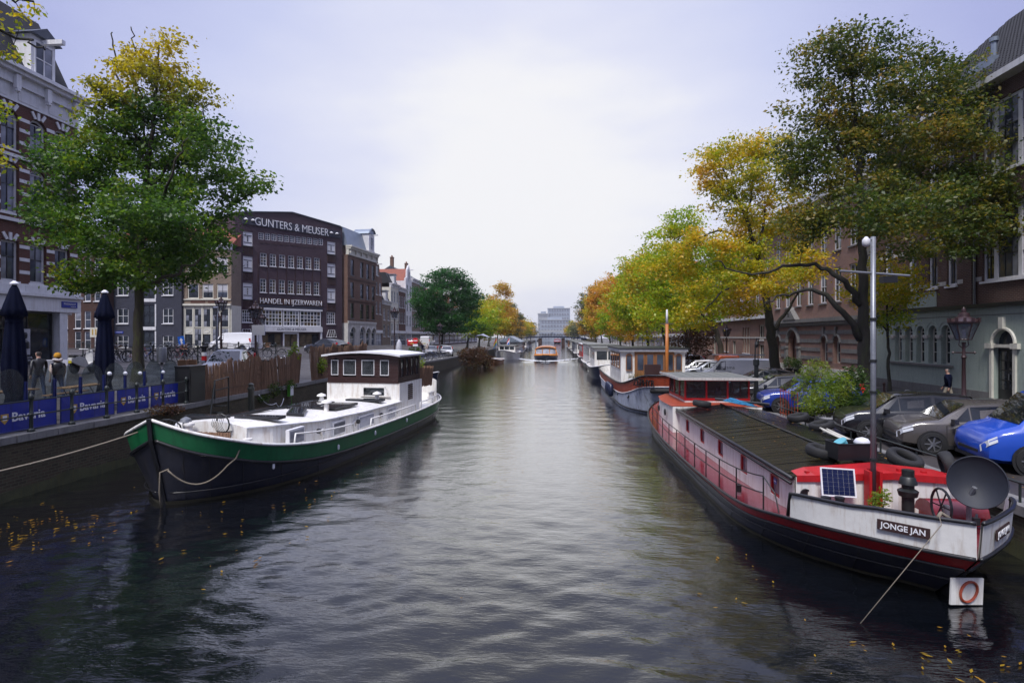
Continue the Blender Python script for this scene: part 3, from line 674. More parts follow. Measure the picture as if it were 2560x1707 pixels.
def tan_house():
    h = thing('shopfront_house', 'tan-brick house with tall cream shopfront between the navy house and the lettered building', 'house', (-49.4, 72.4, 0), R(4)); Wd = 6.4
    holes = [(.55+i*1.95, z, 1.5, 1.95) for i in range(3) for z in (9.3, 12.9)]
    wall(h, 0, Wd, 8.4, 15.8, holes, 'brick_tan', back=9)
    for q in holes: window(h, q[0], q[1], 1.5, 1.95, .08, 'cream', ('pane_dark', 'pane_blue'), 2, 2, .12, .05, sill='cream', sash='dark_glass_frame', blind=random.choice((0, .35, .5)))
    part(h, 'string_course', 'cream', (-.05, Wd, -.25, 0, 8.35, 8.6), (-.02, Wd-.03, -.12, 0, 9.1, 9.22)); part(h, 'tile_panel', 'brick_red', (1.0, 2.9, -.04, 0, 8.72, 9.02), (3.3, 5.3, -.04, 0, 8.72, 9.02))
    cornice(h, 0, Wd, 15.8, 16.6, 'white_trim', .5, brackets=5); pitched(h, 0, Wd, .3, 9, 16.6, 3, 'roof_red', 'x')
    wall(h, 0, Wd, .9, 8.4, [(.15, 2.7, 6.1, 5.3)], 'cream', back=9, y=.05, cap=False)
    for i in range(5):
        x = .22+i*1.2
        window(h, x, 5.45, 1.05, 2.55, .0, 'cream', ('pane_dark', 'pane_dark', 'pane_pale'), 2, 3, .09, .04, sill=None, sash='dark_glass_frame')
        if i in (0, 2):
            part(h, 'door_panel', 'cream', (x, x+1.05, .0, .06, 4.55, 5.4)); b = MB(); b.tube([(x+.52+.38*math.cos(a), -.01, 4.98+.26*math.sin(a)) for a in np.linspace(0, 6.2832, 16)[:-1]], .03, 4, close=True); b.build('oval_moulding', 'white_trim', h)
            d = part(h, 'door', 'dark_glass_frame', (x+.05, x+1.0, .05, .1, 2.6, 4.5)); part(d, 'pane', 'pane_dark', (x+.2, x+.85, .03, .048, 3.4, 4.4))
        else: window(h, x, 2.9, 1.05, 2.45, .0, 'cream', ('pane_dark', 'pane_pale'), 2, 3, .09, .04, sill='cream', sash='dark_glass_frame')
    for i in range(6): part(h, 'pilaster', 'cream', (.05+i*1.2, .2+i*1.2, -.06, .04, 2.5, 8.3))
tan_house()
def side_street_house():
    h = thing('side_street_house', 'dim brown-brick house with white sash windows in the side street left of the navy house', 'house', (-71, 71.5, 0), R(-3)); Wd = 12
    holes = [(1.0+i*1.45+(.5 if i > 3 else 0), z, .95, 2.3) for i in range(7) for z in (2.6, 5.0+.3, 8.9, 12.3)]
    wall(h, 0, Wd, .9, 15.2, holes, 'brick_dark', back=9)
    for q in holes: window(h, q[0], q[1], .95, 2.3, .08, 'white_trim', PG, 1, 2, .1, .06, sill='white_trim')
    part(h, 'canopy', 'white_trim', (1.5, 4.3, -.5, 0, 5.0, 5.15)); cornice(h, 0, Wd, 15.2, 16, 'white_trim', .5, brackets=6); pitched(h, 0, Wd, .3, 9, 16, 3.5, 'roof_dark', 'x')
side_street_house()

# ---------------------------------------------------------------- near-left corner building with banded brick
def banded_building():
    h = thing('banded_building', 'brick and white banded corner building with shopfront at the left edge', 'building', (-29.5, 0, 0), R(90))
    X0, X1 = 18.0, 33.15
    cols = [28.25-1.68*k for k in range(0, 6)]+[29.94, 31.54]; cols = sorted(cols); holes = []
    fl = [(7.3, 2.2, 0), (11.0, 2.75, .28), (14.5, 2.1, .28)]
    for c in cols:
        for z, hh, r in fl: holes.append((c, z, 1.02, hh, r))
    wall(h, X0, X1, 7.2, 17.1, holes, 'brick_red', back=10, depth=.3)
    for c in cols:
        for z, hh, r in fl: window(h, c, z, 1.02, hh, .16, 'white_trim', ('pane_blue', 'pane_pale', 'pane_blue'), 2, 2, .11, .045, rise=r, sill='white_trim', sash='dark_glass_frame', zcuts=(0, .62, 1))
    # white stone bands and voussoirs on the piers
    edges = sorted(cols); piers = [(c+1.05, (edges[i+1] if i+1 < len(edges) else X1)-.03) for i, c in enumerate(edges)]
    for (a, b_) in piers:
        if b_ <= a: continue
        for z in (7.75, 8.45, 9.15, 11.4, 12.1, 12.8, 13.4, 14.9, 15.6, 16.2): part(h, 'stone_band', 'white_trim', (a, b_, -.025, -.002, z, z+.19))
    for c in cols:
        for z, hh, r in fl:
            for k, a in enumerate((-.55, 0, .55)):
                bm('ob', (c+.51+.62*math.sin(a)*.95, -.03, z+hh+.12+.10*math.cos(a)), (.16, .06, .42), (0, a, 0)).build('voussoir', 'white_trim', h)
    for z in (10.55, 14.05): part(h, 'string_course', 'white_trim', (X0, X1, -.12, 0, z, z+.18))
    # frieze + cornice
    part(h, 'frieze', 'white_paint', (X0, X1, -.08, .2, 17.1, 18.0)); 
    b = MB(); b.box(X0, X1+.3, -.55, .3, 18.55, 18.75); b.box(X0, X1+.4, -.75, .3, 18.75, 18.95); b.box(X0, X1+.1, -.25, .3, 18.0, 18.55); b.build('cornice', 'white_paint', h)
    for k in range(9):
        x = X1-.5-k*1.9; q = part(h, 'console', 'white_paint', (x-.14, x+.14, -.45, -.25, 17.75, 18.5)); bm('lathe', [(.02,0),(.14,.1),(.14,.2),(.02,.3)], (x, -.36, 17.5), 8).build('drop', 'white_paint', q); part(h, 'frieze_panel', 'white_trim', (x-1.6, x-.35, -.105, -.08, 17.25, 17.9))
    m = MB(); m.prism([(X0,.0,18.95),(X0,2.2,23.5),(X0,8,23.5),(X0,10,18.95)], (X1-X0-.4,0,0)); m.build('mansard_roof', 'roof_dark', h)
    d = part(h, 'dormer', 'white_paint', (29.85, 31.4, -.15, 2.5, 18.95, 21.3)); window(h, 30.0, 19.1, 1.25, 1.95, -.22, 'white_paint', ('pane_blue', 'pane_pale'), 2, 2, .1, .05, sill=None)
    b = MB(); b.prism([(29.6,-.4,21.3),(30.62,-.4,21.95),(31.65,-.4,21.3)], (0, 3, 0)); b.build('dormer_roof', 'slate', h); part(h, 'hoist_beam', 'white_paint', (30.5, 30.75, -1.4, -.15, 21.0, 21.25))
    # shopfront
    part(h, 'shop_fascia', 'white_paint', (X0, X1, -.22, .2, 5.72, 6.55)); part(h, 'shop_cornice', 'white_paint', (X0, X1+.05, -.35, .2, 6.55, 6.7))
    part(h, 'fascia_top', 'white_paint', (X0, X1, -.12, .2, 6.7, 7.2))
    for k in range(8): part(h, 'fascia_panel', 'white_trim', (X1-.4-k*1.8-1.4, X1-.4-k*1.8, -.145, -.12, 6.78, 7.1))
    part(h, 'corner_column', 'white_paint', (31.72, 32.25, -.15, .35, 2.9, 5.72)); part(h, 'column_base', 'stone', (31.66, 32.31, -.2, .4, 1.6, 2.9))
    part(h, 'shop_back', 'black_paint', (X0, X1-.1, 3, 3.1, 1, 7.2), (X1-.2, X1-.1, 1.2, 3.0, 1, 7.2)); part(h, 'shop_ceiling', 'white_trim', (X0, X1, .36, 3, 5.6, 5.7))
    window(h, 27.0, 2.8, 4.55, 2.85, .2, 'black_paint', ('pane_dark',), 3, 2, .09, .06, sill=None, zcuts=(0, .68, 1), name='shop_window'); window(h, 22.0, 2.8, 4.9, 2.85, .2, 'black_paint', ('pane_dark',), 3, 2, .09, .06, sill=None, zcuts=(0, .68, 1), name='shop_window')
    part(h, 'shop_plinth', 'black_paint', (X0, 31.7, .1, .4, 1.4, 2.8))
    p = part(h, 'poster', 'blind_pale', (29.45, 30.1, .14, .17, 3.25, 4.7)); b = MB(); b.lathe([(.02,0),(.13,.1),(.15,.3),(.1,.42)], (29.72, .13, 4.1), 8); b.lathe([(.22,0),(.2,.35),(.07,.5)], (29.75, .13, 3.6), 8); b.build('poster_print', 'dark_glass_frame', p)
    text('lettering', 'VOCOUTURE.NL\nCOLLECTION', .16, 'white_print', h, (29.7, .19, 3.0), depth=.003)
    s = part(h, 'street_sign', 'sign_blue', (31.75, 32.85, -.26, -.225, 6.0, 6.36)); text('lettering', 'PRINSENGRACHT', .15, 'white_print', s, (32.3, -.265, 6.22), width=.85, depth=.003); text('lettering', 'CENTRUM', .08, 'white_print', s, (32.55, -.265, 6.07), depth=.003)
banded_building()

# ---------------------------------------------------------------- right bank buildings (local x runs towards the camera)
def green_building():
    h = thing('school_building', 'dark brick building with grey-green stucco ground floor and five arched windows on the right', 'building', (21.3, 60, 0), R(-90))
    L = lambda Y: 60-Y
    X0, X1 = L(39.5), L(16)
    arch = [(L(37.45)+i*1.075, 2.75, .72, 2.15, .36) for i in range(5)]; door = (L(29.4), 1.25, 1.3, 3.35, .65)
    wall(h, X0, X1, .9, 5.75, arch+[door]+[(L(24)+i*1.075, 2.75, .72, 2.15, .36) for i in range(3)], 'green_stucco', back=9, depth=.35, cap=False)
    for q in arch: window(h, *q[:4], .26, 'cream', ('pane_dark',), 1, 3, .07, .04, rise=.36, sill=None, name='arched_window')
    for i in range(3): window(h, L(24)+i*1.075, 2.75, .72, 2.15, .26, 'cream', ('pane_dark',), 1, 3, .07, .04, rise=.36, sill=None, name='arched_window')
    for i in range(6): x = L(37.45)+i*1.075-.355; part(h, 'capital', 'pale_stone', (x+.02, x+.335, -.07, .1, 4.15, 4.24), (x-.02, x+.375, -.1, .1, 4.24, 4.36))
    part(h, 'long_sill', 'stone', (L(37.9), L(32.15), -.16, 0, 2.6, 2.72)); part(h, 'plinth', 'stone', (X0, L(29.6), -.06, 0, .95, 1.55), (L(27.9), X1, -.06, 0, .95, 1.55))
    for q in arch:
        a = MB(); a.tube([(p, -.012, r) for p, r in arc_pts(q[0]-.14, q[1], q[2]+.28, q[3]+.2, .5)], .018, 4); a.build('arch_line', 'green_stucco', h)
    a = MB(); x, z, w, hh, r = door; a.tube([(p, -.02, q) for p, q in arc_pts(x-.06, z, w+.12, hh+.06, r+.05, 12)], .08, 6); a.box(x-.14, x+.02, -.09, .02, 1.1, 3.7); a.box(x+w-.02, x+w+.14, -.09, .02, 1.1, 3.7); a.build('door_surround', 'cream', h)
    part(h, 'door_impost', 'cream', (x-.35, x+.08, -.16, .05, 3.7, 3.95), (x+w-.08, x+w+.35, -.16, .05, 3.7, 3.95), (x+.08, x+w-.08, -.04, .1, 3.75, 3.9)); part(h, 'keystone', 'cream', (x+w/2-.13, x+w/2+.13, -.16, 0, 4.65, 5.2))
    d = part(h, 'double_door', 'black_paint', (x+.03, x+w-.03, .22, .28, 1.15, 3.75))
    for i in range(2):
        for j in range(4): part(d, 'pane', 'pane_dark', (x+.14+i*.58, x+.56+i*.58, .205, .219, 1.75+j*.47, 2.15+j*.47))
    bm('lathe', [(.02, 0), (.03, .3)], (x+w/2+.08, .17, 2.2), 6).build('door_handle', 'steel', d)
    part(h, 'fanlight', 'pane_dark', (x+.02, x+w-.02, .26, .28, 3.8, 4.6)); part(h, 'door_step', 'stone', (x-.3, x+w+.3, -.5, .05, 1.0, 1.22)); part(h, 'letter_box', 'white_trim', (L(27.4), L(26.9), -.06, 0, 2.35, 2.5))
    part(h, 'ledge', 'black_paint', (X0, X1, -.22, .05, 5.72, 5.9)); part(h, 'stucco_line', 'stone', (X0, X1, -.03, 0, 5.32, 5.36))
    # brick storeys
    tall = []
    for Y in (36.1, 34.22, 32.68):
        tall += [(L(Y), 7.0, .78, 3.3), (L(Y), 12.2, .78, 3.3)]
    for Y in (38.6,): tall += [(L(Y), 7.0, .95, 3.3), (L(Y), 12.2, .95, 3.3)]
    big = [(L(30.1), 7.0, 3.2, 3.6), (L(30.1), 12.2, 3.2, 3.45), (L(25), 7.0, 3.2, 3.6), (L(25), 12.2, 3.2, 3.45)]
    wall(h, X0, X1, 5.75, 16.4, tall+big, 'brick_right', back=9, depth=.28)
    for q in tall: window(h, *q, .1, 'white_paint', ('pane_pale', 'pane_blue', 'pane_pale'), 2, 3, .12, .03, sill='white_paint', sash='dark_glass_frame', zcuts=(0, .37, .68, 1))
    for q in big: 
        for i, (a, w) in enumerate(((0, .75), (.75, 1.45), (2.2, 1.0))): window(h, q[0]+a, q[1], w, q[3], .1, 'white_paint', ('pane_blue', 'pane_pale', 'pane_dark'), 2 if w < 1.2 else 3, 3, .12, .03, sill='white_paint', sash='dark_glass_frame', zcuts=(0, .33, .62, 1))
    for (z, hh) in ((7.05, .22), (9.2, .22), (12.3, .22), (14.35, .22)):
        segs = sorted([(q[0]-.05, q[0]+q[2]+.05) for q in tall+big if q[1] <= z+hh and q[1]+q[3] >= z]); c = X0
        for a, b_ in segs+[(X1, X1)]:
            if a-c > .15: part(h, 'stone_band', 'pale_stone', (c, a, -.02, -.001, z, z+hh))
            c = max(c, b_)
    part(h, 'pier', 'brick_right', (L(31.2), L(30.6), -.18, -.001, 5.9, 16.3)); part(h, 'drain_pipe', 'grey_metal', (L(30.55), L(30.47), -.14, -.06, 5.9, 16.4)); part(h, 'stucco_panel', 'green_stucco', (L(36.1), L(33.5), -.03, -.001, 5.95, 6.8))
    part(h, 'gutter', 'white_trim', (X0-.2, X1, -.6, .1, 16.45, 16.75))
    # tiled roof: ribs of real tiles, hipped at the far end
    r = MB(); r.add([(X0-.2,-.5,16.75),(X1,-.5,16.75),(X1,5,22.6),(X0+4.5,5,22.6)], [(0,1,2,3)]); r.add([(X0-.2,-.5,16.75),(X0+4.5,5,22.6),(X0-.2,10,16.75)], [(0,1,2)]); r.build('roof', 'roof_dark', h)
    t = MB(); rows = 24
    for j in range(rows):
        f = j/rows; y = lerp(-.55, 4.95, f); z = lerp(16.75, 22.6, f); xa = lerp(X0-.2, X0+4.5, f); x = xa+.1
        while x < X1: 
            t.add([(x,y,z+.02),(x+.11,y-.01,z+.085),(x+.2,y,z+.02),(x+.2,y+.26,z+.26),(x+.11,y+.25,z+.30),(x,y+.26,z+.26)], [(0,1,4,5),(1,2,3,4)]); x += .235
    t.build('roof_tiles', 'roof_dark', h)['kind'] = 'stuff'
    c = MB(); c.lathe([(.14,0),(.13,1.1),(.2,1.1),(.2,1.3)], (L(31.0), 1.2, 18.3), 10); c.build('roof_vent', 'zinc', h); part(h, 'roof_box', 'zinc', (L(31.8), L(30.2), .5, 2, 17.6, 18.35))
green_building()
def pink_building():
    h = thing('stone_building', 'pinkish stone-and-brick building with arched doorway and paired arched windows, behind the leaning tree', 'building', (21.3, 60, 0), R(-90)); L = lambda Y: 60-Y
    X0, X1 = L(57.6), L(39.6)
    ar = [(L(47.3), 2.25, 1.0, 2.0, .5), (L(45.3), 2.25, 1.0, 2.0, .5), (L(41.6), 1.3, 1.1, 3.2, .55), (L(56.6), 2.25, 1.0, 2.0, .5)]; door = (L(53.7), 1.15, 2.1, 3.55, 1.05)
    wall(h, X0, X1, .9, 5.6, ar+[door], 'brick_pink', back=9, depth=.4, cap=False)
    for q in ar: window(h, *q[:4], .28, 'cream', ('pane_dark', 'pane_blue'), 1, 2, .09, .05, rise=q[4], sill='white_trim', name='arched_window')
    part(h, 'door_recess', 'black_paint', (door[0]-.1, door[0]+2.2, .9, .95, 1, 4.8)); part(h, 'step', 'stone', (door[0], door[0]+2.1, .05, .9, 1.1, 1.5), (door[0], door[0]+2.1, .35, .9, 1.5, 1.8))
    for k, z in enumerate((2.35, 3.05, 3.75, 4.45, 5.1)):
        segs = sorted([(q[0]-.22, q[0]+q[2]+.22) for q in ar+[door] if q[1] < z+.22 and q[1]+q[3]*.95 > z]); c = X0
        for a, b_ in segs+[(X1, X1)]:
            if a-c > .2: part(h, 'stone_band', 'stone', (c, a, -.05, -.001, z, z+.3))
            c = max(c, b_)
    for q in ar[:2]+ar[3:]:
        a = MB(); a.tube([(p, -.02, r) for p, r in arc_pts(q[0]-.12, q[1], q[2]+.24, q[3]+.16, q[4]+.1)], .12, 5); a.build('arch_stone', 'stone', h); part(h, 'keystone', 'stone', (q[0]+.38, q[0]+.62, -.16, 0, q[1]+q[3]+.05, q[1]+q[3]+.75))
    a = MB(); a.tube([(p, -.03, q) for p, q in arc_pts(door[0]-.2, door[1], 2.5, 3.8, 1.25, 12)], .2, 6); a.build('arch_stone', 'stone', h)
    for x in (door[0]-.55, door[0]+2.15): part(h, 'pilaster', 'stone', (x, x+.45, -.2, 0, 1, 3.2), (x-.06, x+.51, -.26, 0, 3.2, 3.4)) 
    part(h, 'plinth', 'pale_stone', (X0, door[0]-.55, -.14, 0, .95, 1.78), (door[0]+2.6, L(41.75), -.14, 0, .95, 1.78)); part(h, 'ledge', 'stone', (X0, X1, -.4, 0, 5.45, 5.75), (X0, X1, -.25, 0, 5.2, 5.45))
    b = MB(); b.prism([(door[0]-.3,-.45,5.75),(door[0]+1.05,-.45,6.9),(door[0]+2.4,-.45,5.75)], (0,.44,0)); b.build('pediment', 'stone', h); text('lettering', 'D', .5, 'black_paint', h, (door[0]+1.05, -.46, 6.15), depth=.01)
    ups = [(L(56.8)+i*2.3, z, 1.15, 2.6) for i in range(7) for z in (6.9, 10.8)]
    wall(h, X0, X1, 5.6, 14.2, ups, 'brick_pink', back=9)
    for q in ups: window(h, *q, .1, 'white_trim', PG, 2, 2, .1, .05, sill='stone')
    cornice(h, X0, X1, 14.2, 15.2, 'pale_stone', .7, brackets=10)
    part(h, 'corner_pier', 'stone', (X1-.75, X1-.02, -.25, 0, 1, 14.0)); pitched(h, X0, X1, .3, 9, 15.2, 3.5, 'slate', 'x')
    b = MB()
    for i in range(24): x = X0+.3+i*.72; b.lathe([(.06,0),(.1,.15),(.05,.35),(.09,.5)], (x, -.3, 15.2), 6)
    q = b.build('balusters', 'white_trim', h); q['kind'] = 'stuff'; part(h, 'balustrade_rail', 'white_trim', (X0, X1, -.45, -.15, 15.7, 15.85))
pink_building()
def far_right():
    h = thing('chapel_building', 'brown-pink brick building with tall triple arched windows behind the white van', 'building', (21.3, 60, 0), R(-90)); L = lambda Y: 60-Y
    X0, X1 = L(92), L(57.8)
    tri = [(L(y0)+i*.85, 2.4, .62, 2.9, .31) for y0 in (66.5, 74, 81.5, 89) for i in range(3)]; sq = [(L(61.3), z, 1.4, 1.55) for z in (1.9, 3.9)]+[(L(78.5), 1.9, 1.2, 2.4), (L(70.2), 1.15, 1.2, 2.6)]
    wall(h, X0, X1, .9, 6.2, tri+sq, 'brick_pink', back=9)
    for q in tri: window(h, *q[:4], .15, 'cream', ('pane_dark', 'pane_blue'), 1, 2, .08, .05, rise=q[4], sill='white_trim', name='arched_window', split=False)
    for q in sq: window(h, *q, .12, 'cream', ('pane_dark',), 2, 1, .1, .06, sill='white_trim', split=False)
    part(h, 'string_course', 'pale_stone', (X0, X1, -.05, 0, 4.05, 4.2)); part(h, 'ledge', 'white_trim', (X0, X1, -.4, 0, 6.1, 6.45))
    ups = [(L(91)+i*2.6, z, 1.1, 2.2) for i in range(13) for z in (7.2, 10.6)]
    wall(h, X0, X1, 6.2, 14, ups, 'brick_pink', back=9)
    for q in ups: window(h, *q, .1, 'white_trim', PG, 2, 2, .1, .05, sill='stone', split=False)
    cornice(h, X0, X1, 14, 14.8, 'white_trim', .6); pitched(h, X0, X1, .3, 9, 14.8, 3.2, 'slate', 'x')
    for i in range(16):
        wm, rf = [('brick_brown', 'cornice'), ('brick_red', 'neck'), ('brick_dark', 'cornice'), ('brick_tan', 'bell')][i % 4]
        canal_house(HN[wm]+', '+HG[rf]+' house behind the autumn trees of the right bank, far off', 92+8*(i+1), 7.6, 12+(i*29 % 5)*.7, wm, 3, [(9.2, 2.1, 1.2), (5.6, 2.2, 1.2)], rf, roofm=('roof_dark', 'roof_red')[i % 2], x=21.3, rz=-90, gz=1.0)['group'] = 'far houses on the right bank'
far_right()
# modern blocks at the far end of the canal
pm('far_block', (.34, .38, .45), .5, .12, .1); pm('far_block_light', (.40, .42, .45), .6, .1, .1)  # base colours lightened to carry the fading of distance haze
def block(label, x, y, w, d, h, mat, floors, bays):
    b = thing('office_block', label, 'building', (x, y, 0)); part(b, 'wall', mat, (-w/2, w/2, 0, d, 0, h)); 
    pn = bm('box', -.5, .5, -.25, -.01, -.5, .5).mesh('window', 'pane_pale'); k = (w-2)/bays
    for i in range(bays):
        for j in range(floors): 
            o = link('window', pn, b, (-w/2+1+k*(i+.5), 0, h*(j+.6)/floors)); o.scale = (k*.6, 1, h/floors*.5)
    part(b, 'parapet', 'far_block_light', (-w/2-.2, w/2+.2, -.3, d, h, h+.8)); part(b, 'roof_plant', 'far_block', (-w/4, w/4, d*.3, d*.7, h+.8, h+3))
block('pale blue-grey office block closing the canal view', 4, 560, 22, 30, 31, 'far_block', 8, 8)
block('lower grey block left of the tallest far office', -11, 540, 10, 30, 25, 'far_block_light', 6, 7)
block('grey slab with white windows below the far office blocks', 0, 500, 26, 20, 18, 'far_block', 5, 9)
# ---------------------------------------------------------------- boats
def cat(P, n):
    P = [np.array(q, float) for q in P]; k = len(P)-1; o = []
    for i in range(n):
        t = i/(n-1)*k; j = min(int(t), k-1); t -= j
        a, b, c, d = P[max(j-1,0)], P[j], P[j+1], P[min(j+2,k)]
        o.append(.5*((2*b)+(-a+c)*t+(2*a-5*b+4*c-d)*t*t+(-a+3*b-3*c+d)*t**3))
    return o
def inset(L, d):
    o = []
    for i, q in enumerate(L):
        a, b = L[max(i-1, 0)], L[min(i+1, len(L)-1)]; t = Vector((b[0]-a[0], b[1]-a[1], 0)).normalized(); o.append((max(0, q[0]-t.y*d), q[1]+t.x*d, q[2]))
    return o
out_ = lambda L: [(q[0]+.012, q[1], q[2]) for q in L]
class Hull:
    """rail and waterline given as (half-beam, y[, z]) control points from one end to the other; level(z-function) gives a line between them"""
    def __init__(s, rail, water, n=56, p=.8):
        s.r = cat(rail, n); s.w = cat([(a, b, 0) for a, b in water], n); s.p = p; s.n = n
    def at(s, i, z):
        r, w = s.r[i], s.w[i]; t = z/r[2]; t = math.copysign(abs(t)**s.p, t)
        return (max(.0, w[0]+(r[0]-w[0])*t), w[1]+(r[1]-w[1])*t, z)
    def line(s, off=0, frac=None, z=None, i0=0, i1=None):
        o = []
        for i in range(i0, s.n if i1 is None else i1):
            zz = z if z is not None else (s.r[i][2]+off if frac is None else s.r[i][2]*frac)
            o.append(s.at(i, zz))
        return o
    @staticmethod
    def mir(L, side): return [(q[0]*side, q[1], q[2]) for q in L]
    def band(s, name, mat, parent, A, B, smooth=True):
        b = MB()
        for sd in (1, -1): b.strip(s.mir(A, sd), s.mir(B, sd))
        o = b.build(name, mat, parent, smooth); return o
    def rope(s, name, mat, parent, A, r, n=6, out=0):
        b = MB(); pts = [(q[0]+out, q[1], q[2]) for q in A]
        b.tube(pts, r, n); b.tube(s.mir(pts, -1), r, n); return b.build(name, mat, parent, True)
    def deck(s, name, mat, parent, off):
        b = MB(); A = inset(s.line(off), .03); b.strip(A, s.mir(A, -1)); return b.build(name, mat, parent, True)
def bollard(parent, x, y, z, mat='white_boat', h=.3, r=.09, pair=True):
    b = MB()
    for d in ((-.22, .22) if pair else (0,)): b.lathe([(r*1.1,0),(r,.03),(r*.9,h*.8),(r*1.45,h*.84),(r*1.45,h)], (x, y+d, z), 10)
    if pair: b.box(x-.12, x+.12, y-.36, y+.36, z-.02, z+.03)
    return b.build('bollard', mat, parent, 'auto')
def tyre(label, loc, rot=(0,0,0), r=.32, group='old tyres used as fenders'):
    b = MB(); n = 18; w = .1
    prof = [(r*.58,-w),(r*.92,-w*1.05),(r,-w*.6),(r*1.02,0),(r,w*.6),(r*.92,w*1.05),(r*.58,w),(r*.62,0)]
    vs = []; fs = []; k = len(prof)
    for i in range(n):
        a = 2*math.pi*i/n
        for q, z in prof: vs.append((q*math.cos(a), q*math.sin(a), z))
    for i in range(n):
        for j in range(k): fs.append((i*k+j, ((i+1)%n)*k+j, ((i+1)%n)*k+(j+1)%k, i*k+(j+1)%k))
    b.add(vs, fs); o = b.build('tyre', 'rubber', None, True); o.location = loc; o.rotation_euler = rot
    return tag(o, label, 'tyre', group)
def sag(a, b, s, n=14):
    a, b = Vector(a), Vector(b); return [a.lerp(b, i/(n-1))-Vector((0,0,s*4*(i/(n-1))*(1-i/(n-1)))) for i in range(n)]

def green_barge():
    o = thing('house_barge', 'white house barge with green bulwark band, dark hull and brown wheelhouse on the left', 'barge', (-9.95, 13.5, 0), R(-5.5))
    H = Hull([(.03,-.15,2.22),(.75,.12,1.93),(1.45,.65,1.66),(2.05,2.0,1.28),(2.4,4.2,1.02),(2.5,8,.90),(2.5,12.5,.87),(2.4,16,.93),(1.95,17.7,1.02),(1.1,18.8,1.1),(.03,19.2,1.12)],
             [(.03,.3),(.5,.55),(1.1,1.15),(1.8,2.4),(2.28,4.5),(2.45,8),(2.45,12.5),(2.25,15.7),(1.6,17.2),(.8,18.0),(.03,18.35)], p=.75)
    top, gb = H.line(0), H.line(-.52)
    H.band('hull', 'hull_dark', o, gb, H.line(z=-.5)); H.band('waterline_scum', 'waterline_scum', o, out_(H.line(z=.10)), out_(H.line(z=-.15))); H.band('bulwark', 'hull_green', o, top, gb)
    H.rope('rubbing_strake', 'black_paint', o, gb, .05, 6, .02); H.rope('rail', 'white_boat', o, top, .045)
    inn = inset(top, .07); H.band('bulwark_inside', 'white_boat', o, inn, inset([H.at(i, H.r[i][2]-.4) for i in range(H.n)], .1))
    H.deck('deck', 'white_boat', o, -.36)
    b = MB(); b.tube([(0,-.2,2.26),(0,-.14,1.7),(0,.1,.9),(0,.32,0),(0,.36,-.3)], .06, 6); b.build('stem_post', 'black_paint', o)
    H.rope('waterline_strake', 'black_paint', o, H.line(z=.32, i0=2, i1=H.n-2), .02, 4, .01)
    for i in range(5, 52, 4): bm('tube', [H.at(i, z) for z in np.linspace(.06, H.r[i][2]-.56, 4)], .008, 4).build('plate_seam', 'black_paint', o)
    # long low coachroof
    ys = [2.0, 2.6, 4.8, 8, 12.1]; ze = [1.72, 1.7, 1.52, 1.40, 1.34]; hw = [1.1, 1.55, 1.8, 1.85, 1.85]
    b = MB(); lo = []; up = []; 
    for s in (1, -1): b.strip([(s*h_, y, z) for y, z, h_ in zip(ys, ze, hw)], [(s*(h_+.03), y, .45) for y, h_ in zip(ys, hw)])
    b.add([(-hw[0],ys[0],.45),(hw[0],ys[0],.45)]+[(hw[0]*f*1.03, ys[0], ze[0]+.16*(1-f*f)) for f in np.linspace(1, -1, 7)], [tuple(range(9))])
    b.build('cabin_side', 'white_boat', o)
    b = MB()
    for k in range(6):
        f0, f1 = -1+k/3, -1+(k+1)/3; A = [(h_*f0*1.03, y, z+.16*(1-f0*f0)) for y, z, h_ in zip(ys, ze, hw)]; B = [(h_*f1*1.03, y, z+.16*(1-f1*f1)) for y, z, h_ in zip(ys, ze, hw)]; b.strip(A, B)
    b.build('cabin_roof', 'white_boat', o, True)
    b = MB()
    for s in (1, -1): b.tube([(s*h_*1.03, y, z) for y, z, h_ in zip(ys, ze, hw)], .025, 5)
    b.build('roof_edge', 'white_trim', o)
    rz_ = lambda y: interp(ys, ze, y)
    for y, w in ((2.9, .75), (5.6, .8), (7.6, 1.3), (10.4, .9)):
        q = part(o, 'cabin_window', 'white_trim', (1.80, 1.92, y-.05, y+w+.05, rz_(y)-.62, rz_(y)-.14)); part(q, 'pane', 'pane_pale', (1.915, 1.926, y, y+w, rz_(y)-.57, rz_(y)-.19))
    for y in (4.9, 7.25, 9.8, 11.6):
        b = MB(); b.lathe([(.13,0),(.13,.05),(.09,.05),(.09,.02)], (1.86, y, rz_(y)-.38), 12, M=Matrix.Rotation(R(90),4,'Y')); b.build('porthole', 'white_boat', o)
    for y in (4.5, 7.4, 9.6): bm('lathe', [(.02,0),(.08,.03),(.08,.12),(.03,.15)], (1.88, y, rz_(y)-.3), 8, M=Matrix.Rotation(R(90),4,'Y')).build('deck_light', 'black_paint', o)
    # skylight hatches on the roof
    def hatch(x, y, w, l, dz=.0, rot=0, tilt=0):
        z = rz_(y)+.16*(1-(x/1.85)**2)+dz; q = bm('ob', (x, y, z+.06), (w, l, .09), (0, tilt, rot)).build('skylight', 'dark_glass_frame', o); bm('ob', (x, y, z+.107), (w-.12, l-.12, .008), (0, tilt, rot)).build('pane', 'pane_dark', q)
    hatch(.75, 3.2, 1.4, .45, rot=.05); hatch(-.9, 3.0, 1.3, .4); hatch(.55, 5.6, .55, 1.6, tilt=.1, rot=.45); hatch(-.25, 8.0, .95, 1.9, rot=.0); hatch(.75, 8.0, .95, 1.9); hatch(.8, 10.6, 1.6, .5, rot=.0); hatch(-1.2, 8.5, .5, 2.6, tilt=-.1); hatch(-1.2, 5.5, .5, 2.4, tilt=-.1)
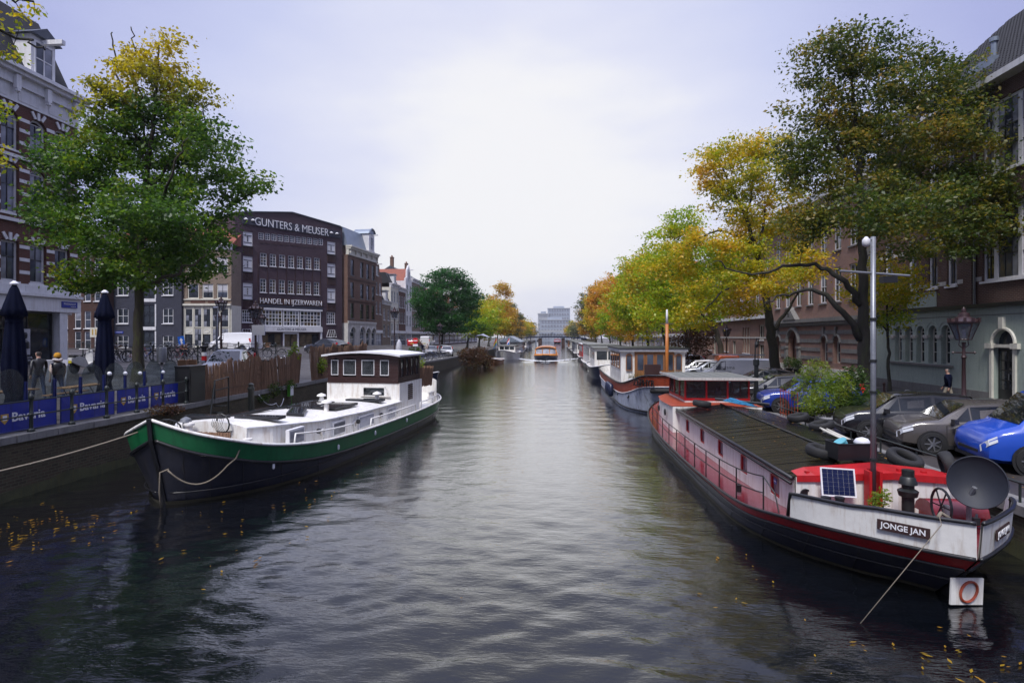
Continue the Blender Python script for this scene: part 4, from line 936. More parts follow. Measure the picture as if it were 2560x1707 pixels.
    for x, y in ((.95, 6.9), (-.7, 9.6), (1.2, 10.9)): b = MB(); b.lathe([(.09,0),(.09,.26),(.07,.26),(.07,.32),(.2,.32),(.17,.38),(.02,.44)], (x, y, rz_(y)+.1), 12); b.build('roof_vent', 'white_boat', o, 'auto')
    b = MB(); b.lathe([(.08,0),(.08,.3),(.16,.3),(.13,.38),(.02,.44)], (-.55, 1.7, 1.6), 10); b.build('roof_vent', 'grey_metal', o, 'auto')
    # wheelhouse
    y0, y1, hw2 = 12.1, 15.0, 1.72
    part(o, 'wheelhouse_base', 'white_boat', (-hw2-.05, hw2+.05, y0, y1+.2, .5, 2.14))
    q = MB(); q.prism([(-.1,y0-.02,1.55),(1.35,y0-.02,1.55),(1.1,y0-.02,2.0),(-.0+.1,y0-.02,2.0)], (0,-.16,0)); q.build('sloped_skylight', 'white_boat', o)
    part(o, 'skylight_glass', 'pane_dark', (.12, 1.1, y0-.2, y0-.185, 1.62, 1.95))
    wins = [(-1.55,.36), (-.95,.62), (-.05,.62), (.85,.42)]
    w = MB(); zb, zt = 2.14, 3.42; pl = (zt-zb)/9
    for k in range(9):                                         # planked walls, board by board
        za, zz = zb+k*pl+.004, zb+(k+1)*pl-.004; cut = za < 3.2 and zz > 2.5
        xs = [-hw2]
        if cut:
            for a, ww in wins: xs += [a, a+ww]
        xs.append(hw2)
        for a, e in zip(xs[::2], xs[1::2]): part(o, 'plank', 'wood_dark', (a, e, y0-.03, y0+.03, za, zz))
        for s in (1, -1):
            yy = [y0+.03]
            if cut:
                for a in (12.3, 12.95, 13.6, 14.3): yy += [a, a+.45]
            yy.append(y1)
            for a, e in zip(yy[::2], yy[1::2]): part(o, 'plank', 'wood_dark', (s*hw2-.03*(s > 0), s*hw2+.03*(s < 0), a, e, za, zz))
        part(o, 'plank', 'wood_dark', (-hw2, hw2, y1, y1+.03, za, zz))
    for a, ww in wins: 
        f = part(o, 'wheelhouse_window', 'white_trim', (a, a+.03, y0-.04, y0+.02, 2.5, 3.2), (a+ww-.03, a+ww, y0-.04, y0+.02, 2.5, 3.2), (a+.03, a+ww-.03, y0-.04, y0+.02, 2.5, 2.53), (a+.03, a+ww-.03, y0-.04, y0+.02, 3.17, 3.2)); part(f, 'pane', 'wheelhouse_glass', (a+.03, a+ww-.03, y0-.012, y0-.004, 2.53, 3.17))
    for s in (1, -1):
        for a in (12.3, 12.95, 13.6, 14.3): f = part(o, 'wheelhouse_window', 'wood_dark', (s*hw2-.04, s*hw2+.04, a, a+.04, 2.45, 3.22), (s*hw2-.04, s*hw2+.04, a+.41, a+.45, 2.45, 3.22)); part(f, 'pane', 'wheelhouse_glass', (s*hw2-.01, s*hw2, a+.04, a+.41, 2.45, 3.22))
    b = MB()
    for k in range(8):
        f0, f1 = -1+k/4, -1+(k+1)/4; z = lambda f: 3.44+.16*(1-f*f)
        b.add([((hw2+.18)*f0,y0-.3,z(f0)),((hw2+.18)*f1,y0-.3,z(f1)),((hw2+.18)*f1,y1+.3,z(f1)),((hw2+.18)*f0,y1+.3,z(f0))], [(0,1,2,3)]); b.add([((hw2+.18)*f0,y0-.3,z(f0)-.08),((hw2+.18)*f1,y0-.3,z(f1)-.08),((hw2+.18)*f1,y1+.3,z(f1)-.08),((hw2+.18)*f0,y1+.3,z(f0)-.08)], [(3,2,1,0)])
        b.add([((hw2+.18)*f0,y0-.3,z(f0)-.08),((hw2+.18)*f1,y0-.3,z(f1)-.08),((hw2+.18)*f1,y0-.3,z(f1)),((hw2+.18)*f0,y0-.3,z(f0))], [(0,1,2,3)])
    for s in (1, -1): x = s*(hw2+.18); b.add([(x,y0-.3,3.36),(x,y1+.3,3.36),(x,y1+.3,3.44),(x,y0-.3,3.44)], [(0,1,2,3)])
    b.build('wheelhouse_roof', 'white_trim', o)
    for a in np.linspace(1.3, 2.05, 9)[:-1]: part(o, 'louvre', 'wood_dark', (hw2+.05, hw2+.075, 13.2, 13.8, a+.3-.3+.0, a+.06))
    part(o, 'table', 'table_wood', (-1.2, 1.0, 13.0, 13.7, 2.2, 2.26)); part(o, 'helm_console', 'curtain', (-.5, .3, 14.2, 14.5, 2.15, 2.9))
    # raised stern and side deck fittings
    b = MB(); A = [q for q in H.line(.0, i0=44)]; up2 = [(q[0]*.92, q[1]-.1, q[2]+.85) for q in A]; lo2 = [(q[0]*.92, q[1]-.1, q[2]-.1) for q in A]
    for s in (1, -1): b.strip(H.mir(up2, s), H.mir(lo2, s))
    b.build('stern_coaming', 'white_boat', o, True)
    for (a, e) in ((2.6, 6.6), (6.9, 12.5), (12.8, 16.5)):
        b = MB(); i_ = [q for q in H.line(0) if a <= q[1] <= e]; pts = [(q[0]-.12, q[1], q[2]+.30) for q in i_]; pts = [(pts[0][0], pts[0][1]-.08, pts[0][2]-.34)]+pts+[(pts[-1][0], pts[-1][1]+.08, pts[-1][2]-.34)]; b.tube(pts, .028, 6)
        for q in pts[4:-2:5]: b.tube([q, (q[0], q[1], q[2]-.34)], .018, 5)
        b.build('hand_rail', 'white_boat', o, True)
    for s in (1, -1): bollard(o, s*1.35, 1.5, 1.18); bollard(o, s*.5, .55, 1.75, pair=False); bollard(o, s*1.5, 17.6, .95)
    for i, a in enumerate((1.9, 4.8, 7.6, 11)): b = MB(); q = H.at(min(range(H.n), key=lambda j: abs(H.r[j][1]-a)), .68); b.lathe([(.012,-.09),(.035,-.06),(.035,.05),(.012,.09)], (q[0]+.05, q[1], q[2]), 8); b.build('fender_light', 'white_print', o)
    b = MB(); b.lathe([(.10,0),(.13,.05),(.07,.09)], (.55, .38, 1.2), 10, M=Matrix.Rotation(R(60),4,'X')); b.build('hawse_pipe', 'black_paint', o)
    # bamboo screen on the foredeck
    sc = MB(); 
    for k in range(34): x = -.95+k*.055; sc.box(x, x+.048, 1.58+random.uniform(-.01,.01), 1.62, 1.15, 1.64+random.uniform(-.01,.01))
    q = sc.build('bamboo_screen', 'reed_brown', o); q['kind'] = 'stuff'
    return H, o
GH, GO = green_barge()
def to_world(o, p):
    c, s = math.cos(o.rotation_euler[2]), math.sin(o.rotation_euler[2]); return (o.location[0]+p[0]*c-p[1]*s, o.location[1]+p[0]*s+p[1]*c, o.location[2]+p[2])
def rope(label, pts, r=.022, mat='rope'):
    b = MB(); b.tube(pts, r, 6); return tag(b.build('mooring_rope', mat, None, True), label, 'rope')
rope('slack mooring rope looping down the bow of the green and white barge', [to_world(GO, q) for q in ((1.35,1.28,1.5),(1.62,1.1,1.45),(1.55,.95,1.1))]+sag(to_world(GO, (1.42,.8,.95)), to_world(GO, (.30,.06,.95)), .42))
rope('rope hanging straight down the stem of the green and white barge', [to_world(GO, q) for q in ((.3,.1,.97),(.14,.0,.9),(.1,.02,.4),(.1,.1,-.2))])
rope('mooring line from the green barge bow to the left quay', sag(to_world(GO, (-.4,.3,1.95)), (-14.1, 9.0, 1.2), .25))
def wire_chair(label, loc, rz, M):
    t = thing('deck_chair', label, 'chair', loc, rz)
    b = MB(); b.tube([(.33*math.cos(a), .05-.12*abs(math.cos(a)), .52+.30*math.sin(a)) for a in np.linspace(0, 6.283, 15)[:-1]], .022, 5, close=True)
    for k in range(7): x = -.27+k*.09; b.tube([(x, .0, .28), (x, .12, .5), (x, .03, .78)], .006, 4)
    b.build('backrest', 'black_iron', t)
    b = MB(); b.lathe([(.28,.3),(.3,.33),(.05,.28)], (0,-.2,0), 12); b.build('seat', 'black_iron', t)
    for sx in (-1, 1):
        for sy in (-1, 1): bm('tube', [(sx*.15, -.2+sy*.13, .3), (sx*.25, -.2+sy*.24, 0)], .012, 5).build('leg', 'black_iron', t)
wire_chair('round wire chair on the barge foredeck, nearer the bow', (*to_world(GO, (-.5,.95,0))[:2], 1.25), R(200), 0)
wire_chair('round wire chair on the barge foredeck behind the bamboo screen', (*to_world(GO, (.35,1.95,0))[:2], 1.3), R(150), 0)
t = thing('reed_basket', 'tall reed screen curled round plants at the stern of the green and white barge', 'reed screen', (*to_world(GO, (1.2,16.3,0))[:2], 1.75), 0)
b = MB()
for k in range(46):
    a = R(-80+k*5.2); x, y = .72*math.cos(a), .95*math.sin(a); b.ob((x, y, .45), (.05, .05, .95+random.uniform(-.05,.08)), (random.gauss(0,.05), .08, a))
b.build('reed_wall', 'reed_brown', t)['kind'] = 'stuff'

def jonge_jan():
    CX = 6.42
    o = thing('red_white_barge', 'black, red and white house barge with dark plank roof moored on the right', 'barge', (CX, 0, 0))
    H = Hull([(.02,9.15,.9),(.5,9.55,.88),(1.25,10.25,.87),(1.95,11.25,.82),(2.33,13.0,.62),(2.38,16,.48),(2.38,19,.44),(2.38,22,.46),(2.3,25,.62),(1.95,27.3,.86),(1.1,28.9,1.12),(.02,29.5,1.25)],
             [(.02,10.1),(.4,10.45),(1.1,11.0),(1.85,12.1),(2.26,13.6),(2.33,16),(2.33,19),(2.33,22),(2.2,25),(1.7,27),(.9,28.4),(.02,29)], n=60, p=.9)
    top = H.line(0); red = [H.at(i, H.r[i][2]-interp([9,12,15,29], [.26,.24,.12,.12], H.r[i][1])) for i in range(H.n)]
    H.band('hull', 'hull_dark', o, red, H.line(z=-.6)); H.band('waterline_scum', 'waterline_scum', o, out_(H.line(z=.08)), out_(H.line(z=-.15))); H.band('red_band', 'red_paint', o, top, red); H.rope('rubbing_strake', 'black_paint', o, red, .035, 6, .01); H.rope('sheer_strake', 'black_paint', o, top, .035, 6, .015)
    H.deck('deck', 'deck_red', o, -.02)
    H.rope('waterline_strake', 'black_paint', o, H.line(frac=.42), .02, 4, .008)
    for i in range(6, 56, 4): bm('tube', [(-q[0], q[1], q[2]) for q in (H.at(i, z) for z in np.linspace(.04, red[i][2]-.03, 4))], .008, 4).build('plate_seam', 'black_paint', o)
    # stern bulwark
    nb = max(i for i in range(H.n) if H.r[i][1] < 11.25); A = top[:nb+1]; B = [(q[0]+.03, q[1]-.03, q[2]+interp([9.2,10.0,10.3,11.3], [.56,.54,.50,.50], q[1])) for q in A]; B[-1] = (B[-1][0], B[-1][1]-.06, B[-1][2])
    bw = MB()
    for s in (1, -1): bw.strip(H.mir(B, s), H.mir(A, s))
    for s in (1, -1): bw.strip([(q[0]*s*.97, q[1]+.05, q[2]) for q in B], [(q[0]*s*.97, q[1]+.05, q[2]) for q in A])
    bw.build('stern_bulwark', 'white_boat', o, True)
    rr = MB(); pts = [*B, (A[-1][0], A[-1][1]+.1, A[-1][2]+.03)]
    for s in (1, -1): rr.tube(H.mir(pts, s), .035, 6)
    rr.build('bulwark_rail', 'black_paint', o, True)
    # name boards on both quarters
    def on_b(i, f): a, b_ = Vector(A[i]), Vector(B[i]); return a.lerp(b_, f)
    i0 = min(range(nb), key=lambda i: abs(A[i][0]-.95)); i1 = min(range(nb), key=lambda i: abs(A[i][0]-.42))
    for s in (-1, 1):
        p0, p1 = on_b(i0, .52), on_b(i1, .52); p0.x *= s; p1.x *= s
        if s > 0: p0, p1 = p1, p0
        mid = (p0+p1)/2; d = p1-p0; ang = math.atan2(d.y, d.x); nrm = Vector((d.y, -d.x, 0)).normalized()
        q = bm('ob', mid+nrm*.03, (d.length, .02, .17), (0,0,ang)).build('name_board', 'wood_dark', o)
        text('lettering', 'JONGE JAN', .13, 'white_print', q, tuple(mid+nrm*.044), rot=(R(90),0,ang), depth=.003, width=d.length*.86, offset=.002)
    # plate with red ring on the rudder
    q = bm('ob', (.12, 9.58, .24), (.56, .03, .42), (0,.05,R(10))).build('rudder_plate', 'white_boat', o); b = MB(); b.tube([(.14+.14*math.cos(a)+.03*math.sin(a), 9.555+.025*math.cos(a), .24+.16*math.sin(a)) for a in np.linspace(0,6.283,22)[:-1]], .022, 5, close=True); b.build('ring_mark', 'rust_red', q)
    bm('ob', (.1, 10.05, .0), (.12, .8, 1.0), (0,0,0)).build('rudder', 'black_paint', o)
    # cabin trunk
    y0, y1, xl, xr = 12.1, 23.0, -1.5, 1.6; ze, zr, xm = 1.40, 1.60, .1
    holes = [(1.15+k*2.1, .72, .55, .5, .08) for k in range(5)]
    f = bpy.data.objects.new('cabin_wall', None); bpy.data.objects.remove(f)
    wl = wall(o, 0, y1-y0, .35, ze, holes, 'white_boat', depth=.06, back=0, name='cabin_wall'); wl.location = (xl, y1, 0); wl.rotation_euler = (0,0,R(-90))
    for (x, z, w, h, r) in holes:
        c = window(o, x, z, w, h, 0, 'red_paint', ('pane_pale',), 1, 1, .05, .03, rise=.08, sill=None, name='cabin_window'); c.location = (xl+.02, y1-x, z); c.rotation_euler = (0,0,R(-90))
    part(o, 'cabin_wall', 'white_boat', (xr-.05, xr, y0, y1, .35, ze))
    # roof boards, one by one
    n = 40; L = (y1-y0)/n
    for side, (xa, xb) in enumerate(((xl-.08, xm), (xm, xr+.08))):
        bd = MB(); bd.add([(xa, 0, (ze if side == 0 else zr)),(xb, 0, (zr if side == 0 else ze)),(xb, L-.018, (zr if side == 0 else ze)),(xa, L-.018, (ze if side == 0 else zr))], [(0,1,2,3)])
        bd.add([(xa, 0, (ze if side == 0 else zr)),(xb, 0, (zr if side == 0 else ze)),(xb, 0, (zr if side == 0 else ze)-.035),(xa, 0, (ze if side == 0 else zr)-.035)], [(0,1,2,3)]); me = bd.mesh('roof_board', 'wet_board')
        for k in range(n): q = link('roof_board', me, o, (0, y0+k*L, random.uniform(0,.012))); q.rotation_euler = (random.gauss(0,.012), 0, 0)
    b = MB(); b.add([(xl-.06,y0,ze-.04),(xm,y0,zr-.04),(xr+.06,y0,ze-.04),(xr+.06,y1,ze-.04),(xm,y1,zr-.04),(xl-.06,y1,ze-.04)], [(0,1,4,5),(1,2,3,4)]); b.build('roof_underlay', 'black_paint', o)
    b = MB(); b.tube([(xl-.1,y0-.1,ze),(xl-.1,y1,ze)], .045, 6); b.tube([(xl-.12,y0-.1,ze-.1),(xl-.12,y1,ze-.08)], .03, 6); b.build('tarpaulin_roll', 'tarp_black', o, True)
    b = MB(); b.tube([(xm,y0,zr+.03),(xm,y1,zr+.03)], .03, 5); b.build('roof_ridge', 'wet_board', o)
    # red-capped end wall
    ew = [(xl,12.05),(xl+.25,11.75),(xm,11.55),(xr-.3,11.75),(xr,12.05)]; zt = [1.42,1.5,1.62,1.5,1.42]
    b = MB(); b.strip([(x,y,z) for (x,y),z in zip(ew,zt)], [(x,y,.5) for x,y in ew]); b.build('end_wall', 'white_boat', o)
    b = MB(); A2 = [(x,y-.05,z+.04) for (x,y),z in zip(ew,zt)]; b.strip(A2, [(q[0],q[1]-.0,q[2]-.13) for q in A2]); b.strip(A2, [(q[0],12.3,q[2]+.03) for q in A2]); b.build('roof_trim', 'red_paint', o)
    for k in range(6): x = lerp(xl+.2, xr-.2, k/5); part(o, 'tarpaulin_hook', 'red_paint', (x-.04, x+.04, interp([xl,xm,xr],[12,11.6,12],x), interp([xl,xm,xr],[12,11.6,12],x)+.08, interp([xl,xm,xr],[1.47,1.67,1.47],x), interp([xl,xm,xr],[1.53,1.73,1.53],x)))
    for q in (-1.28,): b = MB(); b.lathe([(.11,0),(.11,.04),(.08,.04),(.08,.02)], (xl+.12, 11.88, 1.12), 12, M=Matrix.Rotation(R(90),4,'X') @ Matrix.Rotation(0,4,'Y')); b.build('porthole', 'dark_glass_frame', o)
    # deck rails
    b = MB(); e = [q for q in H.line(0) if 11.9 <= q[1] <= 25.5]; side = [(-q[0]+.06, q[1], q[2]) for q in e]
    for h in (.36, .70): b.tube([(q[0], q[1], q[2]+h) for q in side], .014, 5)
    b.tube([(side[0][0], side[0][1], side[0][2]+.7), (side[0][0]+.1, side[0][1]-.35, side[0][2]+.45), (side[0][0]+.12, side[0][1]-.5, side[0][2]+.1)], .014, 5)
    b.build('deck_rail', 'black_iron', o)
    ya = side[0][1]
    while ya < 25.4:
        k = min(range(len(side)), key=lambda i: abs(side[i][1]-ya)); q = side[k]; zz = interp([s_[1] for s_ in side], [s_[2] for s_ in side], ya); xx = interp([s_[1] for s_ in side], [s_[0] for s_ in side], ya)
        bm('tube', [(xx, ya, zz-.02), (xx, ya, zz+.7)], .016, 5).build('stanchion', 'black_iron', o); ya += 1.25
    bm('lathe', [(.06,0),(.06,.14),(.08,.16)], (-2.05, 13.9, .6), 8).build('deck_bollard', 'black_paint', o)
    q = part(o, 'house_number', 'sign_blue', (xl-.012, xl-.003, 13.05, 13.2, 1.0, 1.12)); part(q, 'number_stripe', 'white_print', (xl-.016, xl-.0125, 13.06, 13.19, 1.05, 1.07))
    # wheelhouse with red frames
    a0, a1, wy0, wy1, z0, z1 = -.95, 1.65, 24.4, 27.6, 1.6, 2.42
    part(o, 'wheelhouse_base', 'white_boat', (a0-.02, a1+.02, wy0-.02, wy1+.02, .4, z0)); b = MB()
    fr = MB(); d = .07
    for x in np.linspace(a0, a1, 4): fr.box(x-d/2, x+d/2, wy0-.03, wy0+.04, z0+.1, z1)
    fr.box(a0-d/2, a1+d/2, wy0-.035, wy0+.045, z0, z0+.1); fr.box(a0-d/2, a1+d/2, wy0-.035, wy0+.045, z1, z1+.06)
    for y in np.linspace(wy0, wy1, 4)[1:]: fr.box(a0-.03, a0+.04, y-d/2, y+d/2, z0+.1, z1); fr.box(a1-.04, a1+.03, y-d/2, y+d/2, z0+.1, z1)
    for x in (a0, a1): fr.box(x-.035, x+.045, wy0+.045, wy1, z0, z0+.1); fr.box(x-.035, x+.045, wy0+.045, wy1, z1, z1+.06)
    w = fr.build('wheelhouse_frame', 'red_paint', o)
    for i in range(3): x = lerp(a0, a1, i/3); part(w, 'pane', 'wheelhouse_glass', (x+d/2, x+(a1-a0)/3-d/2, wy0, wy0+.008, z0+.1, z1))
    for i in range(3):
        for x in (a0, a1): y = lerp(wy0, wy1, i/3); part(w, 'pane', 'wheelhouse_glass', (x, x+.008, y+d/2, y+(wy1-wy0)/3-d/2, z0+.1, z1))
    part(o, 'wheelhouse_back', 'wood_brown', (a0, a1, wy1, wy1+.05, z0, z1))
    for k in range(7): x = lerp(a0-.35, a1+.25, k/7); q = bm('box', 0, .44, wy0-.45, wy1+.5, 0, .05).build('roof_plank', 'roof_felt', o, loc=(x, 0, z1+.075+.004*k))
    part(o, 'roof_fascia', 'pale_stone', (a0-.36, a1+.4, wy0-.49, wy0-.455, z1+.06, z1+.16), (a0-.39, a0-.36, wy0-.49, wy1+.5, z1+.06, z1+.16))
    b = MB(); b.lathe([(.02,0),(.2,.15),(.24,.45),(.05,.6)], (.0, 26, 1.75), 8); b.lathe([(.02,0),(.14,.1),(.1,.35)], (.8, 25.8, 1.65), 8); b.build('cabin_clutter', 'curtain', o, True); part(o, 'bench', 'table_wood', (a0+.1, a1-.1, 26.3, 27.2, .9, 1.75))
    # forecabin beyond the wheelhouse
    b = MB(); P = [(-1.75,23.0),(-1.8,25),(-1.6,26.8),(-1.0,28.1),(0,28.5),(1.0,28.1),(1.75,26.5),(1.7,23.0)]; b.strip([(x,y,1.5) for x,y in P], [(x,y,.4) for x,y in P], close=True); b.build('fore_cabin', 'white_boat', o); b = MB(); b.add([(x*1.03,y,1.52) for x,y in P], [tuple(range(len(P)))]); b.build('fore_cabin_roof', 'rust_red', o)
    for y in (24.0, 25.4): b = MB(); b.lathe([(.13,0),(.13,.05),(.09,.05),(.09,.02)], (-1.84, y, 1.15), 12, M=Matrix.Rotation(R(-90),4,'Y')); b.build('porthole', 'black_paint', o)
    # helm, engine hatch
    part(o, 'engine_hatch', 'red_paint', (.5, 1.35, 10.9, 11.4, .85, 1.02)); b = MB(); b.prism([(.45,10.85,1.02)]+[(.45, 11.15-.3*math.cos(a), 1.02+.26*math.sin(a)) for a in np.linspace(0,math.pi,7)]+[(.45,11.45,1.02)], (.95,0,0)); b.build('hatch_cover', 'deck_red', o, 'auto')
    b = MB(); b.tube([(.15+.05, 10.3+.26*math.cos(a), 1.38+.3*math.sin(a)) for a in np.linspace(0,6.283,20)[:-1]], .022, 5, close=True)
    for a in range(6): b.tube([(.2, 10.3, 1.38), (.2, 10.3+.26*math.cos(a*1.047), 1.38+.3*math.sin(a*1.047))], .012, 4)
    b.build('steering_wheel', 'black_paint', o); bm('lathe', [(.06,0),(.05,.55)], (.28, 10.3, .85), 8).build('wheel_pedestal', 'steel', o)
    b = MB(); b.lathe([(.12,0),(.12,.10)], (.04, 10.95, .85), 12); b.build('pipe_base', 'steel', o); b = MB(); b.lathe([(.1,.1),(.1,.5),(.15,.52),(.17,.62),(.1,.66),(.1,.72),(.15,.74),(.12,.86),(.1,.88),(.1,1.0)], (.04, 10.95, .85), 12); b.build('stove_pipe', 'black_iron', o, 'auto')
    for x in (-1.5, -1.26): b = MB(); b.lathe([(.075,0),(.075,.22),(.085,.22),(.085,.26)], (x, 10.75, 1.12), 10); b.build('exhaust_cap', 'black_paint', o, 'auto')
    # mast with spreader and lamp
    b = MB(); b.tube([(-.33,11.4,.9),(-.33,11.4,6.2)], [.052,.045], 12); b.build('mast', 'grey_metal', o, True); b = MB(); b.box(-.45,-.40,11.3,11.5,.9,1.72); b.box(-.26,-.21,11.3,11.5,.9,1.72); b.build('mast_step', 'red_paint', o)
    b = MB(); b.tube([(-.95,11.38,5.55),(.35,11.42,5.45)], .022, 6); b.build('spreader', 'grey_metal', o); b = MB(); b.ob((-.05,11.4,5.38),(.26,.14,.12)); b.build('mast_lamp', 'black_paint', o); b = MB(); b.lathe([(.02,0),(.07,.04),(.07,.14),(.02,.2)], (-.47,11.38,6.0), 10); b.build('camera_dome', 'white_trim', o, True)
    b = MB(); b.tube([(-.47,11.38,6.14),(-.33,11.4,6.16)], .02, 5); b.build('dome_arm', 'grey_metal', o)
    for z in (1.9, 3.2, 3.8, 4.6): bm('lathe', [(.065,0),(.065,.05)], (-.33,11.4,z), 12).build('mast_collar', 'black_iron', o)
    return H, o
pm('wet_board', (.007, .007, .007), .2, .45, 3, stretch=(.5, 6, 6), bmp=.3, grime=((.03, .03, .022), .3, 2))
pm('roof_felt', (.16, .165, .155), .7, .2, 2, stretch=(4, .5, 1), grime=((.05, .06, .03), .6, 3))
JH, JO = jonge_jan()
def solar():
    t = thing('solar_panel', 'small white-framed solar panel leaning on the red-topped end wall of the barge', 'solar panel', (5.46, 11.42, 1.48), 0); t.rotation_euler = (R(-14), R(4), R(6))
    fr = MB(); w, h = .68, .54
    fr.box(-w/2,w/2,0,.02,-h/2,-h/2+.025); fr.box(-w/2,w/2,0,.02,h/2-.025,h/2); fr.box(-w/2,-w/2+.025,0,.02,-h/2+.025,h/2-.025); fr.box(w/2-.025,w/2,0,.02,-h/2+.025,h/2-.025); fr.build('frame', 'white_print', t)
    bm('box', -w/2+.026, w/2-.026, .008, .016, -h/2+.026, h/2-.026).build('backing', 'blind_pale', t)
    cw, ch = (w-.06)/6, (h-.06)/6; me = bm('box', .003, cw-.003, .002, .007, .003, ch-.003).mesh('cell', 'solar_cell')
    for i in range(6):
        for j in range(6): link('cell', me, t, (-w/2+.03+i*cw, 0, -h/2+.03+j*ch))
pm('solar_cell', (.006, .010, .05), .15, .2, 8)
solar()
def dish():
    t = thing('satellite_dish', 'large dark grey satellite dish at the stern of the red and white barge', 'satellite dish', (7.2, 10.3, 1.7), 0)
    n = 36; rings = 8; R0 = .41; b = MB(); vs = []; fs = []
    Mx = Matrix.Rotation(R(-36),4,'Z') @ Matrix.Rotation(R(80),4,'X')
    for i in range(rings+1):
        r = R0*i/rings
        for j in range(n): a = 2*math.pi*j/n; vs.append(Mx @ Vector((r*math.cos(a), r*1.06*math.sin(a), -.16*(1-(r/R0)**2)))+Vector((0,0,.1)))
    for i in range(rings):
        for j in range(n): fs.append((i*n+j, i*n+(j+1)%n, (i+1)*n+(j+1)%n, (i+1)*n+j))
    b.add(vs, fs); b.build('reflector', 'dish_grey', t, True)
    b = MB(); b.tube([vs[rings*n+j] for j in range(n)], .012, 5, close=True); b.build('rim', 'dish_grey', t, True)
    tip = Mx @ Vector((.0,-.62,.45))+Vector((0,0,.1)); b = MB(); b.tube([Mx @ Vector((0,-.54,0))+Vector((0,0,.1)), tip], .02, 6); b.build('feed_arm', 'dish_grey', t)
    b = MB(); b.ob(tuple(tip), (.09,.07,.12)); b.build('receiver', 'black_paint', t); b = MB(); b.lathe([(.04,0),(.04,.6)], (-.02,.16,-.75), 8); b.tube([(-.02,.16,-.2),(0,.05,.0)], .04, 6); b.build('mount', 'grey_metal', t)
dish()
rope('thin taut mooring line dropping from the white stern bulwark to the water', [(6.02, 9.42, 1.5), (5.97, 9.28, 1.38), (4.56, 8.9, -.02)], .007, 'rope')
b = MB(); b.tube([(6.0, 9.4, 1.46), (6.1, 9.5, 1.5), (6.2, 9.45, 1.43)], .03, 6)
tag(b.build('rope_coil', 'rope', None, True), 'knotted rope on the stern rail above the name board', 'rope')
tyre('tyre lying flat on the dark plank roof near the red wheelhouse', (5.6, 22.2, 1.72), (0,R(8),0), .34)
tyre('tyre standing behind the black crate on the plank roof', (5.95, 13.2, 1.72), (R(6),R(8),0), .33)
tyre('tyre on the far side of the plank roof, nearest the crate', (7.6, 13.0, 1.62), (R(20),R(12),0), .36)
tyre('strapped tyre by the mast foot at the quay edge of the barge roof', (8.1, 12.4, 1.62), (R(75),0,R(70)), .3)
tyre('upper tyre of the pair on the quay side of the plank roof', (8.0, 19.4, 1.62), (0,R(-12),0), .33)
tyre('lower tyre of the pair on the quay side of the plank roof', (8.2, 18.2, 1.55), (0,R(-14),0), .36)
def crate():
    t = thing('plastic_crate', 'black plastic crate holding tubs on the plank roof behind the solar panel', 'crate', (6.35, 12.75, 1.68), R(4))
    b = MB(); w, d, h = .82, .5, .34
    b.box(-w/2,w/2,-d/2,-d/2+.02,0,h); b.box(-w/2,w/2,d/2-.02,d/2,0,h); b.box(-w/2,-w/2+.02,-d/2+.02,d/2-.02,0,h); b.box(w/2-.02,w/2,-d/2+.02,d/2-.02,0,h); b.box(-w/2+.02,w/2-.02,-d/2+.02,d/2-.02,0,.02); b.build('tub', 'black_paint', t)
    b = MB(); b.tube([(-w/2,-d/2,h),(w/2,-d/2,h),(w/2,d/2,h),(-w/2,d/2,h)], .018, 5, close=True); b.build('rim', 'black_paint', t)
    pm('teal_plastic', (.10, .40, .48), .4, .05, 3); b = MB(); b.lathe([(.1,0),(.14,.2),(.15,.2),(.15,.22),(.13,.22)], (6.22, 12.72, 1.86), 14, M=Matrix.Rotation(R(-35),4,'Y')); tag(b.build('plastic_tub', 'teal_plastic', None, 'auto'), 'turquoise plastic tub tilted inside the black crate', 'tub')
    b = MB(); b.lathe([(.02,.0),(.14,.03),(.17,.1),(.12,.17),(.03,.2)], (6.6, 12.78, 1.92), 9); tag(b.build('plastic_bag', 'white_print', None, True), 'crumpled white bag sticking out of the black crate', 'bag')
crate()
# coil of blue rope, poles and boards lying on the far roof slope
pm('rope_blue', (.03, .20, .38), .9, .2, 20)
b = MB()
for k in range(5): b.tube([(7.0+.02*k+ (.75-.08*k)*math.cos(a)*.8+random.uniform(-.05,.05), 22.2+.05*k+(.35)*math.sin(a)+random.uniform(-.05,.05), 1.74+.02*k-.10*math.cos(a)) for a in np.linspace(0,6.28,15)[:-1]], .02, 5, close=True)
tag(b.build('rope_heap', 'rope_blue', None, True), 'heap of blue rope on the roof below the red wheelhouse', 'rope')
for i in range(5):
    b = MB(); b.tube([(7.35+.06*i, 14.6+.15*i, 1.63), (7.7+.05*i, 17.0+.2*(i % 3), 1.6)], .022, 5); tag(b.build('bamboo_pole', 'cream', None), 'pale bamboo poles lying on the quay side of the plank roof', 'pole', 'poles on the barge roof')
b = MB(); b.tube([(6.2, 22.6, 1.86), (8.0, 21.9, 1.75)], .05, 6); tag(b.build('boom_pole', 'black_paint', None), 'dark pole lying across the roof in front of the red wheelhouse', 'pole')

